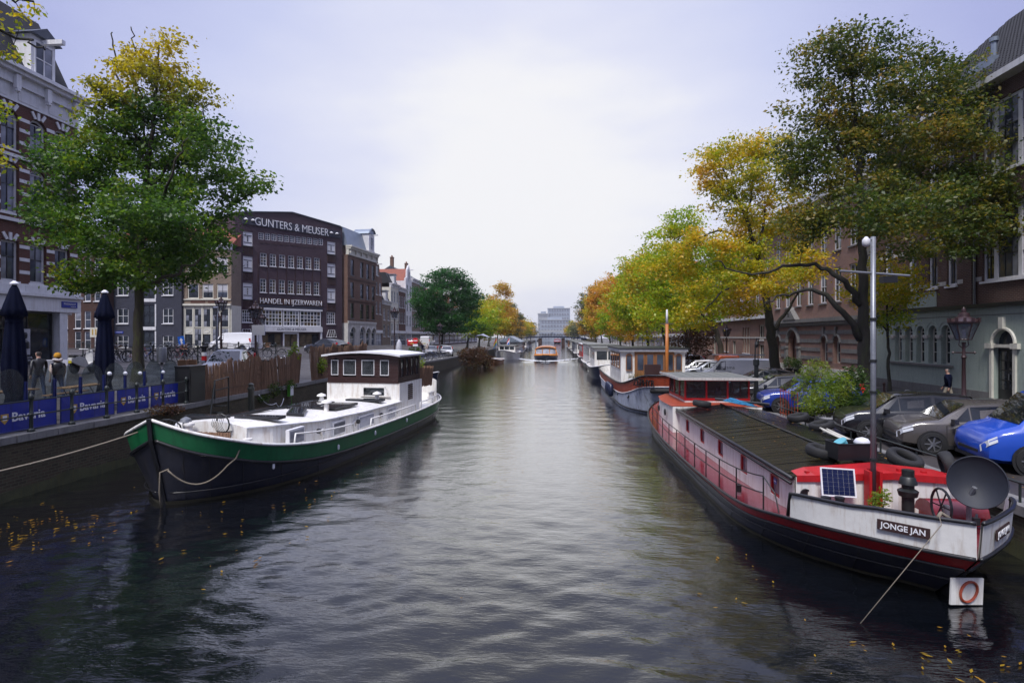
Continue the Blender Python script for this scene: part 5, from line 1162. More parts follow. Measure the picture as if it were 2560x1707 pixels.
def zephyr():
    CX = 6.45; o = thing('steel_barge', 'grey-hulled barge with rust-red bow band and white cabin with brown doors, behind the plank-roofed barge', 'barge', (CX, 0, 0))
    H = Hull([(.03,30.75,2.2),(1.0,30.95,2.18),(1.75,31.6,2.08),(2.25,32.9,1.72),(2.5,34.6,1.5),(2.6,38,1.42),(2.6,46,1.4),(2.5,51,1.5),(1.6,53,1.6),(.03,53.6,1.62)],
             [(.03,31.5),(.75,31.6),(1.5,32.2),(2.1,33.4),(2.4,35),(2.5,38),(2.5,46),(2.3,50.5),(1.4,52.3),(.03,52.8)], n=54, p=.85)
    top = H.line(0); bt = H.line(-.62); H.band('hull', 'hull_grey', o, bt, H.line(z=-.4)); H.band('bulwark', 'rust_red', o, top, bt); H.rope('rail', 'black_paint', o, top, .05); H.rope('white_line', 'white_trim', o, bt, .03, 5, .01)
    inn = inset(top, .08); H.band('bulwark_inside', 'white_boat', o, inn, inset([H.at(i, H.r[i][2]-.5) for i in range(H.n)], .12)); H.deck('deck', 'pale_stone', o, -.5); H.rope('boot_top', 'black_paint', o, H.line(z=.12), .05, 5)
    for f, r, a0, a1 in ((.62, .13, 0, 9), (.30, .11, 0, 8)):
        b = MB(); L = [H.at(i, H.r[i][2]*f) for i in range(a0, a1)]; pts = [(-q[0]-.06, q[1]-.06, q[2]) for q in reversed(L)]+[(q[0]+.06, q[1]-.06, q[2]) for q in L]; b.tube(pts, r, 8); b.build('bow_fender', 'rubber', o, True)
    near = lambda hb: min(range(16), key=lambda j: abs(H.r[j][0]-hb)); i = near(1.95); i2 = near(.95); q = H.at(i, H.r[i][2]-.33); q2 = H.at(i2, H.r[i2][2]-.33)
    p0, p1 = Vector((-q[0], q[1], q[2])), Vector((-q2[0], q2[1], q2[2])); d = p1-p0; mid = (p0+p1)/2; n_ = Vector((d.y, -d.x, 0)).normalized()
    text('lettering', 'ZEPHYR', .52, 'black_paint', o, tuple(mid+n_*.23), rot=(R(92),0,math.atan2(d.y,d.x)), depth=.03, width=1.45, offset=0)
    b = MB(); b.tube([(-.35,30.65,1.35),(-.35,30.6,1.05),(-.2,30.55,.9),(.2,30.55,.9),(.35,30.6,1.05),(.35,30.65,1.35)], .06, 6); b.tube([(0,30.6,.9),(0,30.7,1.6)], .05, 6); b.build('anchor', 'grey_metal', o, True)
    y0 = 36.6; xl, xr, z0, zt = -2.25, 1.75, .9, 3.42
    b = part(o, 'cabin', 'white_boat', (xl, xr, y0, y0+7, z0, zt)); part(o, 'cabin_roof', 'black_iron', (xl-.2, xr+.2, y0-.3, y0+7.3, zt+.06, zt+.13)); part(o, 'roof_fascia', 'white_trim', (xl-.14, xr+.14, y0-.22, y0+7.2, zt-.1, zt+.058))
    part(o, 'door_frame', 'wood_brown', (xl+.85, xr-.72, y0-.05, y0-.002, 1.6, 3.32))
    for k in range(4):
        x = xl+.92+k*.61; dd = part(o, 'door', 'wood_brown', (x, x+.57, y0-.09, y0-.052, 1.65, 3.25)); part(dd, 'pane', 'pane_blue', (x+.1, x+.47, y0-.105, y0-.092, 2.15, 3.12))
    for x in (xl+.3, xr-.62):
        f = window(o, x, 2.1, .4, 1.1, y0-.1, 'wood_brown', ('pane_blue',), 1, 1, .05, .03, rise=.12, sill=None, name='cabin_window')
    for k in range(4): y = y0+.6+k*1.5; f = part(o, 'cabin_window', 'wood_brown', (xl-.05, xl-.002, y, y+1.0, 2.2, 3.2)); part(f, 'pane', 'pane_blue', (xl-.065, xl-.052, y+.08, y+.92, 2.28, 3.12))
    b = MB(); b.tube([(.1,33.9,1.4),(.1,33.9,5.0)], .1, 10); b.build('mast', 'mast_orange', o, True); b = MB(); b.tube([(.1,33.9,5.0),(.1,33.9,5.85)], [.08,.05], 8); b.build('mast_top', 'white_trim', o, True); b = MB(); b.tube([(-.28,33.9,5.02),(.48,33.9,5.02)], .02, 5); b.build('spreader', 'black_iron', o); part(o, 'mast_step', 'black_paint', (-.12, .32, 33.7, 34.1, 1.0, 1.75))
    part(o, 'companion_hatch', 'wood_dark', (-.95, .0, 35.3, 35.6, 1.2, 2.55)); part(o, 'deck_box', 'wood_brown', (-.6, .9, 34.4, 35.0, 1.4, 1.75)); bollard(o, -1.0, 31.9, 1.65, 'black_paint', .5, .13); bollard(o, -2.1, 36.0, .95, 'black_paint', .4, .1)
    b = MB(); b.lathe([(.16,0),(.16,.05),(.11,.05),(.11,.02)], (-2.18, 33.3, .85), 12, M=Matrix.Rotation(R(-70),4,'Y')); b.build('porthole', 'black_paint', o)
    for y in (35.6, 37.4, 39.2, 41): b = MB(); b.lathe([(.11,0),(.11,.04),(.07,.04)], (-2.56, y, .75), 10, M=Matrix.Rotation(R(-90),4,'Y')); b.build('porthole', 'black_paint', o)
zephyr()
for k in range(4): b = MB(); b.lathe([(.03,-.42),(.15,-.36),(.19,0),(.15,.36),(.03,.42)], (3.62, 37.2+k*.75, .8), 10); tag(b.build('fender', 'hull_navy', None, True), 'dark blue boat fenders hung along the side of the grey barge', 'fender', 'fenders of the grey barge')
def planter(label, x, y, z, w):
    t = thing('planter', label, 'planter', (x, y, z)); bm('box', -w/2, w/2, -.15, .15, 0, .28).build('trough', 'white_trim', t); b = MB()
    for k in range(70): a = random.uniform(-w/2, w/2); b.add([(a,random.uniform(-.1,.1),.25),(a+.015,0,.25),(a+random.gauss(0,.14),random.gauss(0,.1),.25+random.uniform(.2,.55))], [(0,1,2)])
    b.build('grass', 'leaf_grass', t)['kind'] = 'stuff'
leafm('leaf_grass', [(.10, .13, .03), (.16, .17, .05), (.20, .18, .07)])
planter('white trough of grasses in front of the brown cabin doors', 4.95, 35.2, 1.45, .9); planter('small grass trough right of the orange mast', 7.4, 35.6, 1.55, .7)

def cruiser(label, x, y, rz, L, B, hullm, cabm, cab, cabh, name='house_boat', hz=.7, roofm='roof_felt', extra=None):
    """small boat: shaped hull, deck, cabin with windows"""
    o = thing(name, label, 'boat', (x, y, 0), R(rz)); hb = B/2
    H = Hull([(.02,0,hz*1.45),(hb*.5,L*.05,hz*1.3),(hb*.85,L*.14,hz*1.12),(hb,L*.3,hz),(hb,L*.7,hz),(hb*.92,L*.92,hz*1.05),(hb*.6,L*.99,hz*1.08),(.02,L,hz*1.1)], [(.02,L*.04),(hb*.35,L*.08),(hb*.75,L*.17),(hb*.93,L*.32),(hb*.93,L*.7),(hb*.8,L*.9),(hb*.5,L*.96),(.02,L*.97)], n=30)
    H.band('hull', hullm, o, H.line(0), H.line(z=-.3)); H.rope('rail', 'white_trim', o, H.line(0), .05, 5); H.deck('deck', 'pale_stone', o, -.12)
    if cab:
        a, e = cab; w = hb*.82; part(o, 'cabin', cabm, (-w, w, a, e, hz*.7, hz+cabh)); part(o, 'cabin_roof', roofm, (-w-.15, w+.15, a-.2, e+.2, hz+cabh, hz+cabh+.1)); n = max(2, int((e-a)/1.6))
        pn = bm('box', -.02, .0, 0, (e-a)/n*.6, 0, cabh*.42).mesh('window', 'pane_dark')
        for i in range(n):
            link('window', pn, o, (-w-.004, a+(e-a)*(i+.2)/n, hz+cabh*.42)); link('window', pn, o, (w+.024, a+(e-a)*(i+.2)/n, hz+cabh*.42))
        for i in range(3): part(o, 'window', 'pane_dark', (-w+.15+i*(2*w-.3)/3+.06, -w+.15+(i+1)*(2*w-.3)/3-.06, a-.024, a-.004, hz+cabh*.4, hz+cabh*.85))
    return o
cruiser('dark tug-like boat with pale upper cabin moored behind the grey barge', 5.9, 54.5, 0, 15, 4.6, 'hull_navy', 'white_boat', (3.5, 11), 1.9, 'tug_boat', 1.15)
cruiser('white flat-roofed house boat behind the dark tug', 6.3, 72, 0, 19, 4.6, 'hull_dark', 'white_boat', (1.5, 17.5), 2.4, 'house_boat', .7)
cruiser('red and white house boat farther along the right bank', 6.4, 94, 0, 16, 4.4, 'hull_dark', 'red_paint', (2, 14.5), 2.2, 'house_boat', .7, 'white_trim')
for k, (y, c, lab) in enumerate(((114, 'white_boat', 'white house boat on the right bank, first beyond the red one'), (136, 'navy_wall', 'dark house boat on the right bank, midway to the far bridge'), (160, 'cream', 'cream house boat on the right bank nearing the far bridge'), (186, 'wood_brown', 'brown house boat on the right bank close to the far bridge'))): cruiser(lab, 6.3, y, 0, 18, 4.4, 'hull_dark', c, (2, 16), 2.2)
cruiser('small blue open rowing boat at the left quay beyond the wheelhouse', -12.0, 58.0, 62, 3.9, 1.5, 'hull_navy', 'white_boat', None, 0, 'rowing_boat', .42)
cruiser('wooden open boat lying past the red ivy on the left', -9.6, 86.5, -4, 6.5, 2.2, 'wood_brown', 'white_boat', None, 0, 'open_boat', .6)
cruiser('white motor yacht with low cabin on the left bank', -9.2, 100, -4, 13, 3.8, 'white_boat', 'white_boat', (5, 10), 1.3, 'motor_yacht', 1.25)
def shed_boat():
    o = cruiser('grey house boat with pitched metal roof on the left bank', -9.9, 122, 0, 18, 5.0, 'hull_dark', 'blind_pale', (1.5, 17), 2.2, 'house_boat', .7, 'zinc'); pitched(o, -2.3, 2.3, 1.2, 17.3, 3.0, 1.3, 'zinc', 'y', .2)
shed_boat()
for y, c, lab in ((146, 'wood_brown', 'brown house boat on the left bank past the metal-roofed one'), (168, 'white_boat', 'white house boat on the left bank, farther along'), (192, 'navy_wall', 'dark house boat on the left bank near the far bridge')): cruiser(lab, -10.4, y, 0, 17, 4.6, 'hull_dark', c, (2, 15), 2.0)
def tour_boat(label, x, y, mainm, hullm, k=1.0):
    o = thing('tour_boat', label, 'boat', (x, y, 0)); hb = 2.1
    H = Hull([(.6,0,1.05),(1.6,.35,1.0),(2.0,1.4,.95),(2.1,4,.9),(2.1,15,.9),(1.9,18,.95),(1.2,19,1),(.02,19.2,1)], [(.1,.7),(1.1,1.0),(1.7,1.9),(1.95,4,),(1.95,15),(1.7,17.6),(1,18.4),(.02,18.6)], n=30)
    H.band('hull', hullm, o, H.line(0), H.line(z=-.3)); H.rope('rail', mainm, o, H.line(0), .07, 5); H.deck('deck', 'pale_stone', o, -.05); bm('add', [(-.6,.0,1.05),(.6,.0,1.05),(.12,.7,-.2),(-.12,.7,-.2)], [(0,1,2,3)]).build('bow_plate', hullm, o)
    b = MB(); w = 1.85
    for s in (-1, 1): b.tube([(s*w, 1.4, .95), (s*(w-.12), 1.9, 2.05), (s*(w-.35), 2.4, 2.3)], .1, 6)
    b.tube([(-w,1.38,1.1),(w,1.38,1.1)], .12, 6)
    for xx in (-.62, .62): b.tube([(xx,1.4,1.0),(xx*.95,1.95,2.2)], .05, 5)
    b.build('window_frame', mainm, o, True)
    for i in range(3): x0 = -w+.12+i*1.2; bm('add', [(x0,1.42,1.15),(x0+1.14,1.42,1.15),(x0+1.1,1.9,2.1),(x0+.04,1.9,2.1)], [(0,1,2,3)]).build('windscreen', 'pane_pale', o)
    for s in (-1, 1):
        for i in range(8): y0 = 2.4+i*1.9; bm('add', [(s*w,y0,.98),(s*w,y0+1.7,.98),(s*(w-.25),y0+1.7,2.0),(s*(w-.25),y0,2.0)], [(0,1,2,3)]).build('side_window', 'pane_blue', o)
    b = MB(); n = 9; A = [((w-.1)*math.sin(a), 2.0+.0, 2.05+.45*math.cos(a)) for a in np.linspace(-1.57,1.57,n)]; b.strip(A, [(q[0],17.8,q[2]) for q in A]); b.strip(A, [(q[0]*.98, 1.7, max(2.05, q[2]-.2)) for q in A]); b.build('roof', mainm if k < 1 else 'roof_boat', o, True)
    b = MB(); b.tube([(q[0], 1.75, q[2]-.04) for q in A], .08, 5); b.build('roof_rim', mainm, o, True)
    part(o, 'cabin_end', mainm, (-w+.05, w-.05, 17.6, 17.8, .9, 2.2))
pm('roof_boat', (.30, .17, .14), .4, .15, 2)
tour_boat('orange-trimmed glass-roofed tour boat coming up the middle of the canal', -1.55, 97, 'orange', 'hull_navy')
tour_boat('small red tour boat beyond the far bridge', 1.5, 330, 'traffic_red', 'hull_navy', .5)
pm('foam', (.62, .64, .68), .7, .1, 4)
b = MB()
rg = random.Random(3)
for k in range(420):
    s = rg.choice((-1, 1)); d = abs(rg.gauss(0, 2.2)); x = -1.55+s*(rg.uniform(0,2.0)+d*.35); y = 96.2+d*.8+rg.gauss(0,.35); z = .05; r = rg.uniform(.05,.2)
    b.lathe([(r,0),(r*.7,r*.5),(.01,r*.6)], (x, y, z), 5, cap=False)
for s in (-1, 1):
    for k in range(300):
        d = rg.uniform(0, 24); x = -1.55+s*(2.1+d*.36+rg.gauss(0,.25)); y = 98+d+rg.gauss(0,.5); r = rg.uniform(.03,.14); b.lathe([(r,0),(r*.7,r*.3),(.01,r*.35)], (x, y, .07), 5, cap=False)
tag(b.build('bow_wave', 'foam', None), 'white bow wave and wash around the orange tour boat', 'wave', kind='stuff')
# ---------------------------------------------------------------- trees
def np_mesh(name, V, F4, mat, smooth=False):
    me = bpy.data.meshes.new(name); V = np.asarray(V, np.float32).reshape(-1, 3); F = np.asarray(F4, np.int32).reshape(-1, 4); nf = len(F)
    me.vertices.add(len(V)); me.vertices.foreach_set('co', V.ravel()); me.loops.add(nf*4); me.loops.foreach_set('vertex_index', F.ravel())
    me.polygons.add(nf); me.polygons.foreach_set('loop_start', np.arange(0, nf*4, 4, dtype=np.int32)); me.polygons.foreach_set('loop_total', np.full(nf, 4, np.int32))
    if smooth: me.polygons.foreach_set('use_smooth', np.ones(nf, bool))
    me.materials.append(MATS[mat]); me.update(calc_edges=True); return me
def leaf_quads(P, size, rng, droop=.35, aspect=.55):
    n = len(P); d = rng.normal(size=(n, 3)); d[:, 2] = d[:, 2]*.6-droop; d /= np.linalg.norm(d, axis=1)[:, None]+1e-9
    s = np.cross(d, rng.normal(size=(n, 3))); s /= np.linalg.norm(s, axis=1)[:, None]+1e-9; nrm = np.cross(d, s)
    L = size*rng.uniform(.45, 1.5, (n, 1)); w = L*aspect*.5
    a = P; b = P+d*L*.45+s*w+nrm*L*.08; c = P+d*L; e = P+d*L*.45-s*w+nrm*L*.08
    V = np.stack([a, b, c, e], 1).reshape(-1, 3); F = np.arange(n*4).reshape(-1, 4); return V, F
def gen_tree(trunk, r0, limbs, blobs, ntips, per, leaf, seed, spread=.34, bare=0, top_r=.03):
    """skeleton grown limb by limb towards points spread through the crown; leaves sit on the outer twigs"""
    rng = np.random.RandomState(seed); B = MB(); NP = []; NR = []
    def addpath(pts, ra, rb, n=7, step=.35, wob=0):
        pts = cat(pts, max(4, int(sum((Vector(pts[i+1])-Vector(pts[i])).length for i in range(len(pts)-1))/step)+2)); k = len(pts)
        if wob: pts = [q+rng.normal(0, wob, 3)*(0 < i < k-1) for i, q in enumerate(pts)]
        rs = [lerp(ra, rb, (i/(k-1))**.8) for i in range(k)]; B.tube([tuple(q) for q in pts], rs, n); NP.extend(pts); NR.extend(rs); return pts
    k = len(trunk); t2 = [trunk[0], *trunk]; 
    addpath(trunk, r0, top_r, 10, wob=.03)
    B.tube([(trunk[0][0], trunk[0][1], trunk[0][2]-.1), (trunk[0][0], trunk[0][1], trunk[0][2]+.35), (lerp(trunk[0][0], trunk[1][0], .3), lerp(trunk[0][1], trunk[1][1], .3), trunk[0][2]+.9)], [r0*1.7, r0*1.25, r0*.98], 10)
    for L in limbs:
        d = np.linalg.norm(np.array(NP)-np.array(L[0]), axis=1); r = NR[int(d.argmin())]; addpath(L, min(r*.75, r0*.55), .025, 7, wob=.06)
    W_ = np.array([(b[3]*b[4]*b[5])**(2/3) for b in blobs]); W_ /= W_.sum(); T = []
    for i in rng.choice(len(blobs), ntips, p=W_):
        b = blobs[i]; v = rng.normal(size=3); v /= np.linalg.norm(v); v *= rng.uniform(.08, 1)**.42; T.append((b[0]+v[0]*b[3], b[1]+v[1]*b[4], b[2]+v[2]*b[5]))
    T = np.array(T); P0 = np.array(NP); dist = np.min(np.linalg.norm(T[:, None, :]-P0[None], axis=2), axis=1); leaves = []
    arr = np.zeros((len(P0)+ntips*8, 3)); rad = np.zeros(len(arr)); m = len(P0); arr[:m] = P0; rad[:m] = NR
    for ti in np.argsort(dist):
        t = T[ti]; d = arr[:m]-t; ds = np.linalg.norm(d, axis=1); cost = ds+np.clip(d[:, 2], 0, 9)*.9+(rad[:m] > r0*.6)*.8
        j = int(cost.argmin()); a = arr[j]; L = ds[j]; n = 3 if L < 1.2 else 5
        mid = (a+t)/2+np.array([0, 0, .10*L])+rng.normal(0, .07*L, 3); ra = min(rad[j]*.7, .007+.011*L); pts = [((1-u)**2)*a+2*u*(1-u)*mid+u*u*t for u in np.linspace(0, 1, n)]
        B.tube([tuple(q) for q in pts], [lerp(ra, .005, i/(n-1)) for i in range(n)], 4, cap=False)
        for i, q in enumerate(pts[1:]):
            if m < len(arr): arr[m] = q; rad[m] = lerp(ra, .005, (i+1)/(n-1)); m += 1
        if rng.rand() < bare: continue
        c = int(per*rng.uniform(.55, 1.4)); u = rng.uniform(.35, 1.08, c)[:, None]; base = a+(t-a)*u if L < 1.5 else t+(a-t)/L*rng.uniform(-.1, .9, c)[:, None]
        out_ = t-np.array([0, 0, t[2]]); sx = rng.normal(0, spread*.72, (c, 3))*np.array([1.25, 1.25, .5]); leaves.append(base+sx)
    V, F = leaf_quads(np.concatenate(leaves), leaf, rng); return B, V, F
def tree(label, x, y, z0, trunk, r0, limbs, blobs, ntips, per, leaf, mat, seed, bark='bark', name='canal_tree', group=None, **k):
    B, V, F = gen_tree(trunk, r0, limbs, blobs, ntips, per, leaf, seed, **k)
    t = thing(name, label, 'tree', (x, y, 0), 0, group); B.build('trunk', bark, t, True); link('crown', np_mesh('crown', V, F, mat), t); return t
leafm('leaf_left', [(.016, .044, .006), (.032, .085, .010), (.065, .15, .012), (.14, .23, .015), (.36, .33, .015)], (.56, .44, .015), 11.8, 19.5, .45)
leafm('leaf_dark', [(.020, .045, .008), (.045, .085, .012), (.10, .13, .014), (.25, .19, .018), (.40, .22, .03)], None, 0, 1, .4)
leafm('leaf_gold', [(.09, .17, .010), (.22, .31, .012), (.44, .40, .012), (.66, .43, .02), (.66, .32, .03)], None, 0, 1, .28)
leafm('leaf_lime', [(.06, .18, .008), (.18, .33, .010), (.34, .44, .012), (.56, .44, .015), (.62, .33, .03)], None, 0, 1, .25)
leafm('leaf_orange', [(.22, .22, .015), (.42, .30, .018), (.58, .34, .025), (.64, .31, .04), (.56, .24, .04)], None, 0, 1, .25)
leafm('leaf_round', [(.006, .040, .012), (.014, .08, .016), (.030, .14, .018), (.08, .20, .02)], None, 0, 1, .3)
leafm('leaf_grey', [(.05, .085, .03), (.10, .13, .045), (.16, .15, .05), (.22, .15, .05)], None, 0, 1, .3)
LB = [(1.0,.1,17.1,1.4,1.1,1.3),(.3,.1,15.5,2.4,1.9,1.4),(2.2,.2,15.1,1.6,1.3,1.4),(-1.3,-.1,14.5,1.6,1.3,1.4),(.5,.1,13.7,3.0,2.4,1.6),(3.7,-.7,12.9,1.7,1.4,1.3),(-1.1,1.0,12.0,3.7,3.0,1.9),(3.2,.3,11.7,1.8,1.4,1.4),(5.4,.4,11.1,.9,.7,.7),(-3.6,.8,11.6,2.3,1.8,1.7),(2.7,-.8,9.5,2.7,2.1,1.5),(-1.5,-.1,9.3,3.4,2.7,1.6),(-5.2,.7,9.9,1.2,1.0,1.2),(-5.0,.7,13.2,1.2,1.0,1.0),(.9,.1,7.5,3.0,2.4,1.2),(-2.1,-.1,6.9,1.4,1.1,.9),(3.6,.3,8.5,1.2,1.0,1.0),(-1.9,2.9,9.0,3.3,2.7,1.6),(2.4,-2.8,9.4,2.3,1.8,1.2)]
tree('big elm with green crown turning yellow at the top, mossy trunk behind the terrace', -19, 24.6, 2.1, [(.02,.05,1.9),(.02,.05,4.14),(.06,.05,6.72),(.26,.06,9.71),(.56,.09,12.69),(.82,.11,15.28),(.96,.12,17.6)], .27,
     [[(.06,.05,6.92),(-1.72,.42,8.6),(-3.76,.77,9.92),(-5.2,.66,10.33)],[(.06,.05,6.92),(2.37,-.28,8.43),(4.03,.35,10.11),(5.62,.47,11.1)],[(.16,.06,8.51),(2.62,-1.76,10.58),(3.86,-2.17,12.43)],[(.16,.06,8.32),(-2.46,1.87,11.62),(-3.32,1.8,14.41)],[(.36,.07,10.9),(2.25,.21,13.09),(3.24,.29,14.88)],[(.1,.05,6.52),(2.65,-1.26,6.96),(4.27,-1.64,7.64)],[(.4,.07,12),(-.8,0,15.5),(-1.2,0,18.2)],[(.4,.07,12),(.1,0,15.5),(-.3,0,18.4)]], LB, 760, 84, .175, 'leaf_left', 11, 'bark_mossy', spread=.36)
RB = [(-1.8,-.1,17.5,1.9,1.5,1.3),(.1,0,17.9,2.3,1.8,1.3),(2.0,.1,17.3,1.7,1.3,1.3),(-2.2,-.2,15.6,1.7,1.3,1.7),(.1,0,15.6,2.5,2.0,1.9),(3.5,1.2,16.7,2.2,1.7,1.7),(5.6,1.4,16.7,2.0,1.6,1.5),(8.4,2.6,16.7,1.8,1.4,1.6),(2.0,.1,13.7,2.9,2.3,1.9),(-1.8,-.1,13.1,2.1,1.7,1.9),(4.7,.3,13.9,2.5,2.0,1.9),(8.0,1.6,13.9,1.7,1.4,1.7),(-2.4,-.2,11.0,1.7,1.3,1.7),(-.4,-1.1,10.4,2.2,1.8,1.6),(2.8,.2,11.2,2.5,2.0,1.7),(5.5,.4,11.4,2.3,1.8,1.7),(7.2,.5,10.4,1.7,1.3,1.5),(3.8,-.7,9.4,2.2,1.8,.9),(-3.0,-.2,9.6,1.3,1.0,1.0),(2.0,3.1,14.1,2.8,2.2,2.1),(-.4,-3.1,9.7,2.6,2.1,1.3),(5.5,.4,9.0,2.2,1.6,1.0),(7.6,.6,8.7,1.5,1.2,1.2),(2.6,-.5,8.5,1.8,1.5,.8),(-3.2,.2,13.2,1.3,1.2,1.4)]
tree('tall dark green and rusty elm with a long branch arching over the parked cars', 14.8, 28.5, 1.0, [(.11,0,1.0),(.01,-.01,3.71),(-.05,-.01,6.84),(-.14,-.02,9.98),(-.3,-.03,13.11),(-.51,-.05,15.83),(-.61,-.06,17.71)], .33,
     [[(-.05,-.01,9.56),(1.68,-.39,10.18),(3.78,-.73,10.01),(5.99,-.56,9.77)],[(-.14,-.02,5.8),(-1.14,-.1,7.05),(-1.95,.34,7.7),(-3.44,.73,7.8),(-5.17,.6,7.41),(-6.9,.47,8.02)],[(-.18,-.02,4.13),(-1.34,-.11,5.8),(-2.37,.31,6.57),(-3.44,.73,6.29),(-4.42,.66,5.85)],[(.01,-.01,8.72),(1.16,.08,11.23),(2.2,.16,13.74),(3.36,.74,16.04)],[(-.2,-.03,11.65),(-1.55,-.13,13.74),(-2.18,-.17,16.25)],[(-.09,-.02,10.4),(3.04,1.22,12.79),(6.21,1.96,15.14),(8.36,2.62,16.67)],[(-.2,-.03,12.07),(1.65,2.12,15.33),(2.1,2.15,17.8)]], RB, 960, 74, .17, 'leaf_dark', 21, spread=.38)
tree('yellow leaves on a slim tree just behind the dark elm trunk', 17.6, 31.4, 1.0, [(0,0,1.0),(-.05,0,3.5),(-.2,-.1,6.0),(-.3,-.1,8.6)], .1, [[(-.1,0,4.5),(-1.3,-.4,6.0)],[(-.15,-.1,5.2),(.9,.2,6.6)]], [(-.5,-.2,7.4,1.9,1.5,1.3),(-1.6,-.4,6.2,1.2,1.0,.8),(.8,0,6.6,1.2,1.0,1.0),(-.2,-.1,5.2,1.2,1,.6)], 130, 46, .15, 'leaf_gold', 33, name='young_tree', bark='bark')
R2 = [(-4.4,-.4,16.0,1.3,1.0,1.2),(-2.3,-.3,16.9,2.0,1.6,1.2),(-.3,-.1,16.9,1.7,1.4,1.5),(-2.6,-.3,14.8,2.6,2.1,1.3),(.3,-.1,14.5,1.7,1.4,1.7),(-4.1,-.4,13.7,1.2,.9,.9),(-1.8,-.2,12.8,2.3,1.9,1.2),(2.3,2.1,12.0,2.1,1.7,1.8),(-5.2,-.5,10.2,2.3,1.9,1.5),(-2.3,-.3,9.9,2.9,2.3,1.5),(-6.5,.4,9.4,1.8,1.4,1.5),(-4.1,-.4,7.8,2.9,2.3,1.5),(-1.3,-2.2,7.9,2.5,2.0,1.2),(1.7,0,9.0,2.0,1.6,1.3),(-2.6,-.3,6.4,2.0,1.6,.9),(-5.2,-.5,5.8,1.7,1.4,1.0),(-.1,2.9,12.2,2.2,1.8,1.3)]
tree('leaning golden-leaved elm with dark forked trunk beside the white van', 14.7, 39.3, 1.0, [(.2,-.07,1.0),(-.26,-.11,4.06),(-.55,-.13,6.39),(-.9,-.16,8.13),(-1.34,-.19,10.17),(-2.0,-.24,12.2),(-2.93,-.31,14.24),(-3.8,-.37,15.99)], .36,
     [[(-1.19,-.18,9.59),(-.43,.38,12.9),(.65,.96,15.99)],[(-.76,-.14,7.7),(-2.51,-.78,8.08),(-4.09,-1.4,6.9),(-5.5,-1.5,5.62)],[(-1.48,-.2,10.46),(-3.8,-.37,11.33),(-6.12,-.55,10.17)],[(-.32,-.11,4.35),(1.25,1.01,6.14),(2.66,1.62,7.98)],[(-2.0,-.24,12.2),(-1.13,.83,14.8),(-.84,.85,16.89)]], R2, 560, 74, .19, 'leaf_gold', 41, spread=.40)
R3 = [(-3.3,.5,14.4,1.7,1.4,1.4),(-4.8,.4,12.5,2.3,1.9,1.9),(-2.5,.6,11.3,2.7,2.2,1.9),(-6.0,.3,10.2,1.9,1.5,1.7),(-3.7,.5,8.6,3.1,2.5,1.9),(-.6,.7,9.4,2.3,1.9,1.9),(-6.0,.3,7.1,1.9,1.5,1.5),(-2.1,.6,6.3,2.7,2.2,1.4),(-4.5,.4,5.5,1.9,1.5,1.0),(.5,.5,12,2,1.8,1.8)]
def std(lean, h, w, seed):
    rg = random.Random(seed); b = []
    for i in range(11): a = rg.uniform(0, 6.28); f = rg.uniform(.15, 1); rr = w*(1-.55*abs(f-.45))*.75; b.append((lean*(.4+.6*f)+rr*.65*math.cos(a), rr*.65*math.sin(a), 3.9+(h-5.3)*f, rr*.62, rr*.62, rr*.48))
    b.append((lean*.8, 0, h*.55, w*.8, w*.75, h*.33)); return b
def stdtree(label, x, y, z0, lean, h, w, ntips, per, leaf, mat, seed, **k):
    tr = [(0,0,z0),(lean*.06,0,3.4),(lean*.22,0,6.2),(lean*.5,0,h*.62),(lean*.75,0,h*.9)]
    lim = [[(lean*.15,0,5.0),(lean*.4-w*.45,-.5,h*.45),(lean*.5-w*.75,-.6,h*.5)],[(lean*.2,0,5.6),(lean*.4+w*.4,.6,h*.5),(lean*.5+w*.65,.8,h*.62)],[(lean*.3,0,7),(lean*.6-w*.3,w*.3,h*.7)],[(lean*.3,0,7),(lean*.6+w*.2,-w*.35,h*.72)]]
    return tree(label, x, y, z0, tr, .28, lim, std(lean, h, w, seed), ntips, per, leaf, mat, seed, **k)
tree('lime and gold elm leaning over the grey barge', 14.7, 51, 1.0, [(0,0,1.0),(-.4,0,4),(-1.4,.2,7),(-2.6,.4,10.5),(-3.2,.5,14)], .32, [[(-.6,0,5),(-3.2,.2,7.2),(-5.6,.3,8)],[(-1.4,.2,7),(-4,.3,9.5),(-6,.3,11)],[(-1,.1,6),(.2,.5,9.2),(.6,.5,12)]], R3, 460, 44, .23, 'leaf_lime', 51, spread=.5)
rb = [(63, -4.2, 16.2, 5.2, 'leaf_gold', 'gold-green elm third along the right bank from the camera'), (76, -4.0, 15.6, 5.2, 'leaf_lime', 'yellow-green elm over the dark tug on the right bank'), (90, -4.2, 15.4, 5.4, 'leaf_orange', 'orange elm on the right bank behind the white house boat'), (108, -3.5, 15.0, 5.6, 'leaf_lime', 'green-yellow elm on the right bank beyond the orange one'), (128, -3.5, 17.5, 6.0, 'leaf_orange', 'rust-orange elm halfway along the right bank'), (152, -3, 16.0, 6.0, 'leaf_gold', 'golden elm nearing the far bridge on the right bank'), (178, -3.5, 20.5, 6.6, 'leaf_grey', 'tall grey-green tree rising above its neighbours on the right bank'), (204, -3, 15, 6.0, 'leaf_orange', 'orange tree beside the right end of the far bridge')]
for i, (y, ln, h, w, m, lab) in enumerate(rb): stdtree(lab, 14.7, y, 1.0, ln, h, w, 400 if y < 100 else 280, 52, .28 if y < 100 else .42, m, 60+i, group='trees along the right bank', spread=.55 if y < 100 else .7)
